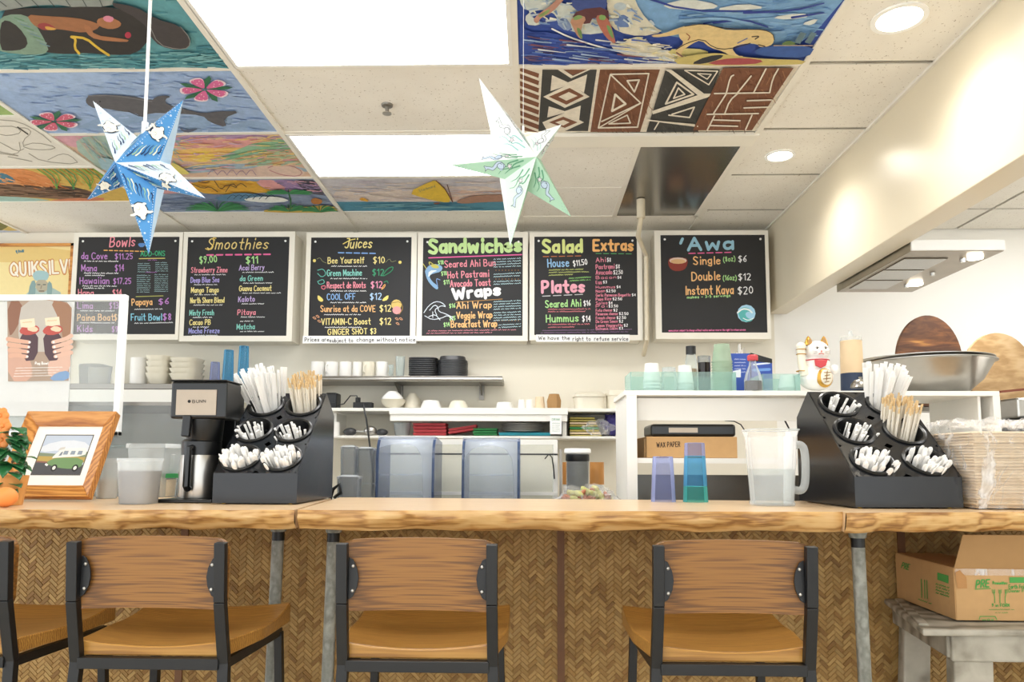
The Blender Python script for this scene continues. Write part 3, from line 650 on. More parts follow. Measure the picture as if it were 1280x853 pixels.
a.line([(784, 101), (799, 100), (793, 115), (784, 101)], 2, CR, 0); a.line([(769, 118), (782, 130), (765, 139), (769, 118)], 2.6, CR, 0); a.line([(784, 144), (788, 154), (761, 155), (784, 144)], 1.6, CR, 0)
P4(832, 87, 900, 87, 872, 165, 808, 165, BK)
a.daubs([(834, 88), (898, 88), (870, 164), (812, 164)], ['#2e2e2c', '#484844', '#3c3c3a'], 120, 12, 1.4, 1.2, .3, seed=8)
a.poly([(830, 87), (839, 87), (880, 117), (893, 117), (884, 122), (816, 143), (815, 139), (872, 119), (836, 90)], CR, 0)
a.line([(846, 103), (867, 118), (832, 130), (846, 103)], 2.2, CR, 0); a.line([(848, 110), (856, 118), (842, 123), (848, 110)], 1.8, CR, 0)
a.line([(856, 88), (897, 89), (886, 106), (856, 88)], 1.6, CR, 0); a.line([(872, 92), (889, 93), (884, 99), (872, 92)], 1.4, CR, 0)
a.line([(840, 143), (868, 134), (862, 147), (836, 144)], 1.8, CR, 0); a.line([(818, 162), (824, 152), (868, 156)], 1.6, CR, 0); a.line([(808, 150), (872, 158)], 1.8, CR, 0)
P4(904, 85, 992, 85, 940, 163, 866, 163, BR)
a.daubs([(904, 86), (988, 86), (936, 162), (868, 162)], ['#6a4029', '#8f6044', '#74472e', '#9a6c4c'], 170, 14, 1.4, 1.5, .4, seed=6)
for p in ([(893, 117), (962, 116)], [(884, 143), (948, 142)], [(908, 116), (913, 96), (917, 94)], [(922, 116), (939, 95)], [(942, 116), (958, 85)], [(962, 116), (966, 98), (973, 86)], [(892, 142), (908, 117)], [(906, 142), (912, 126), (922, 117)], [(964, 125), (934, 126)], [(960, 134), (930, 135)], [(884, 163), (893, 145)], [(892, 150), (925, 151)], [(888, 157), (922, 158)], [(932, 162), (940, 144)]): a.line(p, 1.8, CR, 1)
a.build('painting', 'paint', TAPA)
# ---------------------------------------------------------------- downlights, sprinkler, conduit
for x, y, r, lb in ((1124, 22, .1, 'round recessed downlight glowing near the top right corner'), (975, 194, .08, 'small round recessed downlight above the awa menu board')):
    p = PZ(x, y, HC); t = thing('recessed_downlight', (p.x, p.y, HC), lb, 'light', 'recessed downlights beside the header')
    MB().lathe([(r, -.001), (r, -.008), (r*.8, -.008), (r*.8, -.001)], (p.x, p.y, HC), 32).build('trim_ring', 'whiter', t, True)
    MB().lathe([(r*.8, -.004), (.0, -.004)], (p.x, p.y, HC), 32).build('lens', 'lamp', t); spot((p.x, p.y, HC-.03), 32, 150, 1, (1, .97, .92), .08)
p = PZ(484, 131, HC); t = thing('fire_sprinkler', (p.x, p.y, HC-.04), 'small chrome fire sprinkler head in a plain speckled ceiling tile', 'sprinkler')
MB().lathe([(0, 0), (.028, 0), (.026, -.008), (.01, -.012), (.008, -.04), (0, -.04)], (p.x, p.y, HC), 16).build('escutcheon', 'ss2', t, True); MB().lathe([(0, -.04), (.022, -.042), (.022, -.045), (0, -.045)], (p.x, p.y, HC), 12).build('deflector', 'steel', t)
a0 = PY(797, 236, 4.75); t = thing('conduit_pipe', (a0.x, 4.75, 1.9), 'cream pipe dropping from the steel ceiling panel between the menu boards', 'pipe')
b0 = PY(803, 330, 5.2); MB().tube([(a0.x, 4.62, HC-.008), (a0.x, 4.62, HC-.12), (a0.x+.004, 4.78, HC-.2), (b0.x, 5.03, HC-.26), (b0.x, 5.04, 2.06), (b0.x, 5.2, 1.98)], .016, 10).build('pipe_run', 'pipe', t, True); MB().tube([(a0.x, 4.62, HC-.008), (a0.x, 4.62, HC-.13)], .027, 12).build('elbow', 'pipe', t, True)
# range hood beyond the header
hz = 2.25; t = thing('range_hood', (2.2, 4.4, hz), 'stainless range hood with two lit bulbs hung beyond the header', 'hood')
q = [PZ(1044, 365, hz), PZ(1140, 316, hz), PZ(1263, 311, hz), PZ(1144, 362, hz)]
xl = 1.84; xr = (q[2].x+q[3].x)/2; yf = (q[1].y+q[2].y)/2; yb = max(q[0].y, q[3].y); yb = min(yb, YW-.02)
MB().box(xl, xr, yf-.012, yf, hz, hz+.05).build('front_rail', 'whiter', t); MB().add([(xl, yf, hz), (xr, yf, hz), (xr, yb, hz), (xl, yb, hz), (xl, yf, hz+.05), (xr, yf, hz+.05), (xr-.3, yb, hz+.3), (xl, yb, hz+.3)], [(4, 5, 6, 7), (1, 2, 6, 5), (0, 4, 7, 3)]).build('canopy', 'steel', t)
MB().box(xl, xr, yf, yb, hz-.002, hz).build('underside', 'dsteel', t)
for k in range(3): MB().box(xl+.03, xr-.2, yf+.12+k*(yb-yf-.2)/3, yf+.12+(k+.9)*(yb-yf-.2)/3, hz-.008, hz-.002).build('grease_filter', 'mirror', t, bevel=.002)
for x, y in ((1219, 323), (1145, 356)):
    p = PZ(x, y, hz-.01); MB().lathe([(.035, .008), (.035, -.002), (.0, -.002)], p, 20).build('bulb', 'lamp', t); spot((p.x, p.y, hz-.04), 9, 140)
for x, y in ((1166, 343), (1203, 326), (1133, 358)):
    p = PZ(x, y, hz-.01); MB().lathe([(.014, .008), (.012, -.008), (0, -.008)], p, 12).build('knob', 'steel', t, True)
# ================================================================ menu boards
YB = 5.08
def menu(nm, label, x0, y0, x1, y1, ix0, iy0, ix1, iy1, wall=True, group='chalkboard menus on the back wall'):
    """outer frame corners and inner black corners, read on the board plane"""
    A, B = PY(x0, y1, YB), PY(x1, y0, YB); a, b = PY(ix0, iy1, YB), PY(ix1, iy0, YB); A.x = PY(x0, y0, YB).x; a.x = PY(ix0, iy0, YB).x
    t = thing(nm, ((A.x+B.x)/2, YW, A.z), label, 'menu board', group)
    m = MB()
    for q in ((A.x, B.x, b.z, B.z), (A.x, B.x, A.z, a.z), (A.x, a.x, a.z, b.z), (b.x, B.x, a.z, b.z)): m.box(q[0], q[1], YB, YB+.02, q[2], q[3])
    m.build('frame', 'frame', t)
    MB().box(A.x+.006, B.x-.006, YB+.02, YW-.002, A.z+.006, B.z-.006).build('backing_box', 'frame', t)
    MB().box(a.x, b.x, YB+.004, YB+.02, a.z, b.z).build('chalkboard', 'board', t)
    for x, z in ((a.x+.03, b.z-.03), (b.x-.03, b.z-.03)): MB().lathe([(0, .004), (.008, .002), (.008, -.002)], (x, YB+.004, z), 10, M=Matrix.Rotation(math.pi/2, 3, 'X')).build('screw', 'whiter', t)
    art = Art(lambda x, y, z: PY(x, y, YB+.0035-z)); return t, art
PU, PK, YE, GR, TQ, OR, BL, RD, WH, LG = '#b06ac0', '#e884a8', '#ecd878', '#9ad67a', '#6cc4b4', '#efb062', '#6fa2de', '#e8798a', '#f0f0f0', '#b8dc86'
def dash(a, x0, y0, x1, y1, w, c, n=6):
    for k in range(n):
        t0 = k/n+.02; t1 = (k+.8)/n; a.line([(x0+(x1-x0)*t0, y0+(y1-y0)*t0), (x0+(x1-x0)*t1, y0+(y1-y0)*t1)], w, c, 0)
# --- bowls
t, a = menu('menu_board', 'chalkboard menu headed Bowls behind the blue star lantern', 93, 290.5, 229, 425, 98.5, 296, 224.5, 418)
a.text('Bowls', 137, 309, 168, 308, 12, 1.5, RD, .2); dash(a, 129, 313, 181, 314.5, 1.3, OR, 8); a.poly([(172, 304), (182, 304), (180, 309), (174, 309)], '#5a8ac8')
for x, y, s, c, px, pr in ((102, 324, 'da Cove', PU, 144, '$11.25'), (102, 339, 'Mana', PU, 144, '$14'), (100, 355, 'Hawaiian', PU, 142, '$17.25'), (98, 370, 'Hana', RD, 141, '$14'), (97, 386, 'Lima', PU, 137, '$13'), (97, 401, 'Paina Boat', OR, 143, '$16'), (97, 415, 'Kids', PU, 140, '$9.50')):
    a.text(s, x, y, x+len(s)*4.4+1, y, 8, 1.1, c); a.text(pr, px, y, px+len(pr)*3.6, y, 8 if '.' not in pr else 7, 1, c); a.scrib(x+3, y+3.2, x+46, y+3.5, WH, 1.6, .7)
    if y in (339, 355): a.scrib(x+4, y+6, x+30, y+6.2, WH, 1.6, .7)
a.text('ADD-ONS', 176, 320, 206, 320, 6, 1, '#3fa878'); a.line([(174, 323.5), (206, 323)], 1, YE)
for r in range(5): a.scrib(172, 330+r*2.6, 188, 330+r*2.6, '#9fc0c4', 1.3, .5); a.scrib(194, 329+r*2.6, 210, 329+r*2.6, '#9fc0c4', 1.3, .5)
for r in range(9): a.scrib(171, 345+r*2.6, 188, 345+r*2.6, '#9fc0c4', 1.3, .5); a.scrib(193, 344+r*2.6, 210, 344+r*2.6, '#9fc0c4', 1.3, .5)
a.scrib(185, 325.7, 196, 325.7, PU, 1.2, .5); a.scrib(182, 341, 196, 341, PU, 1.2, .5); a.line([(170, 371), (204, 370)], .9, '#b8b860')
a.text('Papaya', 165, 382, 190, 381, 8, 1.2, OR); a.text('$6', 199, 381, 211, 380, 7, 1.1, PU); a.scrib(168, 387.5, 203, 387, WH, 1.6, .6)
a.text('Fruit Bowl', 164, 400.5, 202, 400.5, 8, 1.2, '#6fc0dc'); a.text('$8', 204, 400, 214, 400, 8, 1.2, PU); a.scrib(168, 405, 216, 404, WH, 1.6, .6)
a.build('lettering', 'ink', t)
# --- smoothies
t, a = menu('menu_board', 'chalkboard menu headed Smoothies in gold script', 230, 289.5, 369, 427, 235, 296, 362, 420)
a.text('Smoothies', 259, 312, 334, 311, 13, 1.4, '#e2c264', .25); a.line([(257, 311), (262, 313), (268, 304), (266, 297), (270, 298)], 1.3, '#e2c264'); dash(a, 257, 319, 340, 318, 2, '#e86aa0', 7)
a.text('$9.00', 250, 329.5, 271, 328, 8.5, 1.2, GR); a.text('$11', 308, 329.5, 322, 329, 8.5, 1.4, GR)
for x, y, s, c, wd in ((239, 341, 'Strawberry Zinne', RD, 45), (238.5, 353.5, 'Deep Blue Sea', '#9a8ad8', 35), (239, 366, 'Mango Tango', YE, 34), (238, 379, 'North Shore Blend', YE, 42), (237, 394.5, 'Minty Fresh', TQ, 30), (237, 406.5, 'Cacao PB', YE, 26), (236, 417, 'Mocha Freeze', '#8a8ad8', 38),
                       (299, 338, 'Acai Berry', '#b79ad8', 31), (300, 351.5, 'da Green', TQ, 28), (299, 364, 'Guava Coconut', YE, 40), (298, 377.5, 'Kaloto', '#b79ad8', 20), (297, 394, 'Pitaya', RD, 22), (296, 412, 'Matcha', TQ, 22)):
    a.text(s, x, y, x+wd, y-.6, 6.4, 1, c, .1); a.scrib(x+4, y+3.2, x+wd-2+(14 if x > 290 else 0), y+3, WH, 1.5, .6)
a.scrib(300, 402.5, 318, 402, WH, 1.5, .6)
a.build('lettering', 'ink', t)
# --- juices
t, a = menu('menu_board', 'chalkboard menu headed Juices with fruit drawings', 383.5, 290.5, 521.5, 425, 389, 296.5, 514.5, 420)
a.text('Juices', 431, 310.5, 464, 310, 12, 1.5, YE, .25); a.line([(429, 305), (438, 300), (444, 299)], 1.2, YE); dash(a, 422, 316, 471, 317, 1.6, '#7fa8e0', 5)
for y, s, x0, x1, c, px, pc in ((329.5, 'Bee Yourself', 410, 455, YE, 467, YE), (345, 'Green Machine', 409, 452, TQ, 466, '#3f9a70'), (360.5, 'Respect de Roots', 409, 457, RD, 464, PK), (375, 'COOL OFF', 409, 444, BL, 463, '#9fc6ee'), (390, 'Sunrise at da COVE', 401, 469, OR, 475, YE), (406, 'VITAMIN-C Boost', 402, 463, YE, 475, YE)):
    a.text(s, x0, y, x1, y-.4, 7.5, 1.1, c); a.text('$10' if y < 330 else '$12', px, y-.3, px+13.5, y-.5, 8, 1.1, pc); a.scrib(x0+4, y+4, x0+50, y+4, WH, 1.5, .65)
a.text('GINGER SHOT $3', 410, 418.6, 470, 417.5, 6.8, 1.1, YE)
for x, y in ((393, 326), (500, 328)): a.dot(x, y, 2, YE)
a.line([(396, 324), (400, 322), (403, 327), (408, 329)], .6, '#8a8a60'); a.line([(482, 328), (487, 323), (489, 328), (495, 326)], .6, '#8a8a60')
for p in ([(397, 338), (404, 336), (408, 343), (402, 347), (397, 342)], [(397, 352), (404, 349), (406, 354), (399, 356), (397, 352)]): a.line(p, .8, TQ)
for p in ([(478, 345), (484, 336), (492, 333), (490, 339), (480, 345)], [(480, 353), (484, 351), (485, 354)]): a.line(p, 1, '#2f8a60')
a.line([(402, 358), (407, 357), (406, 362), (402, 361), (402, 358)], 1, RD); a.line([(477, 362), (480, 356), (482, 356), (480, 360), (477, 362)], .9, OR)
a.poly([(397, 368), (405, 375), (402, 378), (397, 375)], YE); a.poly([(486, 368), (485, 375), (478, 377), (478, 374)], YE)
a.dot(495.5, 381, 6.5, '#dcc070'); a.dot(496, 388, 5.5, '#e8a0a0', 5); a.line([(489, 379), (501, 377), (504, 386), (499, 393)], .8, '#a08040')
for x, y in ((393, 398), (397, 396), (399, 402), (496, 399), (501, 399), (497, 405)): a.line([(x-2, y-1), (x, y-2), (x+2.5, y+1), (x, y+1), (x-2, y-1)], .8, '#d8a07a')
a.build('lettering', 'ink', t)
# --- sandwiches and wraps
t, a = menu('menu_board', 'chalkboard menu headed Sandwiches and Wraps with tuna and wave drawings', 522.5, 290, 660, 426.5, 529, 297, 653.5, 420)
a.text('Sandwiches', 537, 316, 651, 314, 16, 4.4, LG); a.line([(536, 322.5), (652, 318.5)], 1.4, '#ee6aa8', 0)
for y, s, x0, x1, pr in ((334.5, 'Seared Ahi Bun', 556, 619, '$18'), (348, 'Hot Pastrami', 560, 611, '$18'), (359, 'Avocado Toast', 563, 613, '$11')):
    a.text(s, x0, y, x1, y-2, 8.2, 1.2, RD); a.text(pr, x0-8, y-3.5, x0-1.5, y-4, 5, .9, GR)
a.text('Wraps', 567, 374, 625, 368, 12.5, 4, WH); a.line([(570, 378), (628, 374)], .8, '#b88a4a', 0)
for y, s, x0, x1, pr in ((386, 'Ahi Wrap', 571, 614, '$16'), (398.5, 'Veggie Wrap', 571, 615, '$15'), (409.5, 'Breakfast Wrap', 564, 621, '$14')):
    a.text(s, x0, y, x1, y-1, 8, 1.3, OR); a.text(pr, x0-9, y-1 if y != 398.5 else y+2, x0-2, y-1.5 if y != 398.5 else y+2, 5, .9, GR)
for y0, n in ((324, 4), (342.5, 2), (352, 2), (377, 4), (391, 4), (406, 2)):
    for k in range(n): a.scrib(617 if y0 != 406 else 623, y0+k*3.2+1, 651, y0+k*3.2-.5, '#b8d8e0', 1.6, .6)
for x in range(8): a.dot(620+x*4, 338, .5, '#c08a4a'); a.dot(620+x*4, 349, .5, '#c08a4a'); a.dot(620+x*4, 401, .5, '#c08a4a')
a.poly([(531, 338), (537, 331), (547, 330), (554, 334), (551, 340), (542, 342), (536, 345), (540, 352), (548, 358), (547, 363), (540, 358), (534, 350), (532, 343)], '#8ab0d4'); a.poly([(537, 331), (545, 330), (550, 335), (542, 336)], '#c8c060'); a.poly([(536, 338), (548, 338), (540, 341), (535, 348)], '#e4ecee')
a.line([(547, 358), (545, 348), (550, 350)], 1, '#7a9acc'); a.line([(537, 331), (536, 327), (541, 330)], 1, '#c8c060'); a.line([(529, 330), (533, 336)], 1, '#c8c060')
for p in ([(530, 391), (536, 382), (544, 377), (552, 378), (558, 384), (552, 382), (547, 385), (549, 390), (556, 392), (566, 397)], [(531, 395), (540, 400), (552, 398), (560, 394), (566, 400)], [(537, 388), (543, 381), (548, 384), (543, 388), (546, 394)], [(536, 396), (544, 393), (550, 400)], [(541, 390), (541, 397)]): a.line(p, .9, '#dfe8f0')
a.scrib(535, 414.5, 645, 413, '#d88a9a', 1.7, .6); a.scrib(533, 417.5, 615, 416.5, '#d88a9a', 1.7, .6)
a.build('lettering', 'ink', t)
# --- salad, plates, extras
t, a = menu('menu_board', 'chalkboard menu headed Salad, Plates and Extras', 662, 290, 802, 425.5, 668, 295.5, 796, 419)
a.text('Salad', 679, 316, 727, 315, 15, 3.8, '#d4e07a'); dash(a, 678, 321, 728, 320, .9, '#d07a4a', 5); a.text('Extras', 742, 313, 791, 313, 13, 3, '#efa850'); dash(a, 744, 317, 791, 317.5, .9, '#5fa86a', 5)
a.text('House', 685, 334.5, 711, 333, 10, 1.4, '#7fb4e4'); a.text('$11.50', 717, 333, 734, 331, 7, 1, WH)
for y, x1 in ((338.5, 729), (341.5, 736), (345, 716)): a.scrib(686, y, x1, y-1, '#c8d07a', 1.8, .6)
a.scrib(711, 349, 740, 347, GR, 1.8, .6); a.scrib(712, 352, 738, 350.5, GR, 1.8, .6)
a.text('Plates', 678, 366, 730, 365, 14, 3.4, '#ef9ab0'); dash(a, 677, 370.5, 731, 368, 1, '#d0d0d0', 4)
a.text('Seared Ahi', 682, 384.5, 726, 383, 8.5, 1.4, GR); a.text('$16', 730, 382.5, 738, 382, 6.5, 1, WH); a.text('Hummus', 683, 403, 723, 402, 9, 1.4, GR); a.text('$14', 728, 402, 738, 402, 7, 1, WH)
for y, x1 in ((387.5, 738), (390.5, 733), (406.5, 737), (410, 718)): a.scrib(685, y, x1, y-.5, '#e0808a', 1.7, .6)
for k, (s, pr, wd) in enumerate((('Ahi', '$8', 12), ('Pastrami', '$8', 23), ('Avocado', '$2.50', 20), ('Bacon', '$6', 25), ('Egg', '$3', 7), ('Hummus', '$4', 24), ('Naan', '$2.50', 11), ('Garlic Parmesan Baguette', '$4', 43), ('Papa Rice', '$2.50', 19), ('Salsa', '$4', 14), ('Poi', '$3.50', 14), ('Feta cheese', '$2', 20), ('Parmesan cheese', '$2.50', 27), ('French cheese', '$2.50', 24), ('Da Green Sauce', '$2', 27), ('Lemon Vinaigrette', '$2', 33), ('Balsamic Glaze', '$3', 27))):
    y = 328+[0, 8.5, 15.5, 21, 27, 33, 38, 43, 48, 53, 57, 62, 66.5, 71.5, 76, 81, 85][k]; cp = 5.5 if k < 3 else 3.6
    a.text(s, 745, y, 745+wd, y-.6, cp, .85 if k < 3 else .65, '#e0708a'); a.text(pr, 747+wd, y-.6, 747+wd+3.2*len(pr)*.7, y-.6, cp*.9, .7, WH)
a.scrib(678, 414, 790, 412.5, '#8a6a94', 1.6, .5); a.scrib(676, 417, 785, 415.5, '#8a6a94', 1.6, .5)
a.build('lettering', 'ink', t)
# --- awa
t, a = menu('menu_board', 'chalkboard menu headed Awa with a round wave sticker', 818, 288, 960, 424, 825.5, 293.5, 956, 416)
a.text("'Awa", 851, 313.5, 916, 311.5, 15, 3.6, '#7fb6cf'); dash(a, 860, 317, 916, 315.5, 1.3, '#ee6aa0', 5)
a.text('Single', 867, 331, 900, 330, 9.5, 1.5, OR); a.text('(8oz)', 904.5, 327.5, 919, 326, 6, 1, GR); a.text('$6', 923.5, 327.5, 933, 327, 7.5, 1.1, WH)
a.text('Double', 865, 351, 900, 350, 10.5, 1.5, OR); a.text('(16oz)', 904, 350.5, 920.5, 350, 6, 1, GR); a.text('$12', 923.5, 350.5, 938, 350, 8, 1.1, WH)
a.text('Instant Kava', 857, 368.5, 916.5, 367.5, 10.5, 1.5, OR); a.text('$20', 923, 368, 941, 367, 9, 1.1, WH); a.text('makes ~ 3-5 servings', 859, 373.5, 913, 371, 3.2, .8, GR)
a.poly([(835, 326), (838, 322), (857, 322), (860, 326), (858, 335), (852, 339), (842, 339), (836, 334)], '#8a3a30'); a.dot(847.5, 326, 11, '#e0c8b8', 4); a.dot(847.5, 327, 9.5, '#d8b080', 3)
a.dot(933, 392, 11.5, '#a8d4ec', 11); a.poly([(922, 390), (928, 384), (936, 385), (942, 392), (936, 389), (931, 392), (934, 398), (942, 400), (936, 403), (926, 401)], '#5fb8b8'); a.line([(922, 391), (928, 386), (936, 387), (940, 391)], 2, '#eef6f8'); a.line([(929, 398), (935, 401), (942, 398)], 1, '#f4fafa')
a.text('menu prices subject to change without notice and we reserve the right to refuse service', 836, 414.5, 932, 413.5, 2.4, .5, '#e85a9a')
a.build('lettering', 'ink', t)
# --- taped paper notices
def notice(x0, y0, x1, y1, label, words):
    A, B = PY(x0, y1, YB-.004), PY(x1, y0, YB-.004)
    o = MB().box(A.x, B.x, YB-.006, YB-.001, A.z, B.z).build('paper_notice', 'whiter'); tag(o, label, 'sign')
    a = Art(lambda x, y, z: PY(x, y, YB-.0065-z))
    for s, xa, xb, yy in words: a.text(s, xa, yy, xb, yy, 4.6, .8, '#4a4a4a')
    a.build('lettering', 'ink', o)
notice(378, 420.2, 520.5, 429.5, 'torn paper strip reading prices are subject to change without notice', [('Prices are', 381, 411, 427), ('subject to', 412, 441, 428), ('change without notice', 446, 519, 427)])
notice(670, 418.5, 787, 427.5, 'paper strip reading we have the right to refuse service', [('We have the', 673, 712, 425), ('right to', 716, 738, 426), ('refuse service', 743, 785, 426)])
# ================================================================ counters
ZT = 1.07
def slab(nm, pts, label, zb=.06, seed=1, ends=()):
    """top outline (front edge first, left to right, then back) with a wavy live front edge"""
    rr = random.Random(seed); P = [PZ(x, y, ZT) for x, y in pts]
    t = thing(nm, (sum(p.x for p in P)/len(P), sum(p.y for p in P)/len(P), ZT-zb), label, 'counter')
    fl, fr, br, bl = P; n = 60; top = []; ph = rr.random()*6
    def wv(i): return .006*math.sin(i*.33+ph)+.004*math.sin(i*.9+2*ph)+.002*math.sin(i*2.1)
    F = [fl.lerp(fr, i/n)+Vector((0, wv(i), 0)) for i in range(n+1)]; B = [bl.lerp(br, i/n) for i in range(n+1)]
    vs = []; 
    for i in range(n+1): vs += [F[i]+Vector((0, .004, -.001)), B[i], B[i]-Vector((0, 0, zb))]
    fs = []
    for i in range(n): a0, b0 = i*3, i*3+3; fs += [(a0, b0, b0+1, a0+1), (a0+1, b0+1, b0+2, a0+2)]
    m = MB(); m.add(vs, fs); 
    m.add([F[0]+Vector((0, .004, -.001)), B[0], B[0]-Vector((0, 0, zb)), F[0]-Vector((0, -.02, zb))], [(0, 1, 2, 3)]); m.add([F[n]+Vector((0, .004, -.001)), B[n], B[n]-Vector((0, 0, zb)), F[n]-Vector((0, -.02, zb))], [(3, 2, 1, 0)])
    m.build('slab_top', 'slab', t)
    m = MB(); vs = []; K4 = 6
    for i in range(n+1):
        for k in range(K4):
            u = k/(K4-1); bul = math.sin(u*math.pi)*.008; vs.append(F[i]+Vector((0, .004-bul+.022*u*u+.003*math.sin(i*.7+k*1.7+ph)*(0 < k < K4-1), -.001-zb*u+.003*math.sin(i*.5+ph)*u)))
    m.add(vs, [(i*K4+k, i*K4+k+1, (i+1)*K4+k+1, (i+1)*K4+k) for i in range(n) for k in range(K4-1)])
    m.add([F[0]+Vector((0, .02, -zb)), F[n]+Vector((0, .02, -zb)), B[n]-Vector((0, 0, zb)), B[0]-Vector((0, 0, zb))], [(0, 3, 2, 1)])
    m.build('live_edge', 'slabedge', t, True)
    return t
slab('counter_slab', [(-120, 637), (367, 637.5), (414, 623.5), (-40, 619.5)], 'left slab of the live-edge wooden bar, under the picture frame and coffee maker', seed=3)
mid = slab('counter_slab', [(371, 637.5), (1056, 640), (1002, 626.5), (425, 622)], 'long middle slab of the live-edge wooden bar, under tumblers and pitcher', .063, seed=8)
slab('counter_slab', [(1058, 641), (1420, 639), (1300, 622), (1003, 625.5)], 'right slab of the live-edge wooden bar, under the bagged cartons', .062, seed=5)
for x, y, r in ((968, 655, .006), (1010, 655.5, .006), (988, 639.6, .004), (834, 627.4, .004)):
    pass
# front of the bar: plywood behind, woven bamboo over it, battens
YP = 3.02
bar = setting('wall_bar_front')
MB().box(-2.8, 2.9, YP, YP+.04, 0, ZT-.07).build('plywood', 'kin', bar)
m = MB(); LX, WD = .072, .0145; z1 = ZT-.07; rw = random.Random(4)
shades = [L(c) for c in ('#b28c50', '#aa8448', '#b99458', '#a07a40', '#b38f54', '#ac874c', '#bd995c', '#916a34')]
ca, sa = math.cos(math.radians(45)), math.sin(math.radians(45))
# herringbone twill: cell steps in strip units, four strips long, turned 45 degrees
U = WD; ny = int(5.6/U)
def strip(cu, cv, horiz):
    l, h = (3*U, U) if horiz else (U, 3*U); e = .0007
    q = [(cu+e, cv+e), (cu+l-e, cv+e), (cu+l-e, cv+h-e), (cu+e, cv+h-e)]
    P = [((a*ca-b*sa), (a*sa+b*ca)) for a, b in q]
    cx = sum(p[0] for p in P)/4; cz = sum(p[1] for p in P)/4
    if not (-2.7 < cx < 2.8 and .2 < cz < z1-.004): return
    col = shades[rw.randrange(8)]; k = rw.uniform(.76, .97); col = tuple(min(1, c*k) for c in col)
    m2 = [(max(-2.8, x), YP-.0008, min(z1, z)) for x, z in P]; mid2 = [(x*.86+cx*.14, YP-.003, min(z1, z*.86+cz*.14)) for x, z in P]
    m.add(m2+mid2, [(4, 5, 6, 7), (0, 1, 5, 4), (1, 2, 6, 5), (2, 3, 7, 6), (3, 0, 4, 7)], col)
N = int(4.6/U)
for i in range(-N, N):
    for j in range(-N, N):
        # each cell (i, j): horizontal strip starts where (i+j) % 8 == 0, vertical where % 8 == 4
        if (i-j) % 6 == 0: strip(i*U, j*U, True)
        if (i-j) % 6 == 5: strip(i*U, (j)*U, False)
o = m.build('bamboo_weave', 'weave', bar); o['kind'] = 'stuff'; o['label'] = 'herringbone matting of split bamboo'
for x in (229, 701, 1128):
    p = PY(x, 740, YP); MB().box(p.x-.014, p.x+.014, YP-.012, YP-.003, .0, ZT-.07).build('batten', 'trimw', bar)
# pipe legs
def pipe(xt, yt, xb, yb, Y, lb, r=.021):
    a, b = PY(xt, yt, Y), PY(xb, yb, Y); d = (b-a)/(a.z-b.z); top = Vector((a.x, Y, ZT-.064)); bot = top+d*(ZT-.064)
    t = thing('pipe_leg', (bot.x, bot.y, 0), lb, 'pipe leg', 'galvanised pipe legs under the bar')
    MB().tube([bot, top.lerp(bot, .97) if False else top+d*.05], r, 14).build('pipe', 'gal', t, True); MB().tube([top+d*.028, top+d*.062], r*1.03, 14).build('threaded_end', 'black', t, True)
    MB().lathe([(0, 0), (.062, 0), (.062, -.006), (.03, -.012), (.026, -.03), (0, -.03)], top-Vector((0, 0, .001)), 20).build('flange', 'gal', t, True)
    MB().lathe([(0, .012), (.06, .012), (.06, 0), (0, 0)], (bot.x, bot.y, 0), 20).build('floor_flange', 'gal', t)
pipe(348, 672, 339, 853, 2.63, 'scuffed pipe leg at the right end of the left slab')
pipe(417, 672, 409.5, 853, 2.6, 'clean grey pipe leg under the left end of the long slab')
pipe(1072, 675, 1081, 853, 2.54, 'grey pipe leg under the gap between long and right slabs', .0215)
for x0 in (1004,): p = PZ(x0, 662, ZT-.07); o = MB().lathe([(0, 0), (.08, 0), (.08, -.008), (0, -.008)], (p.x, 2.6, ZT-.064), 20).build('flange_plate', 'gal'); tag(o, 'round flange plate under the long slab behind a stool', 'flange')
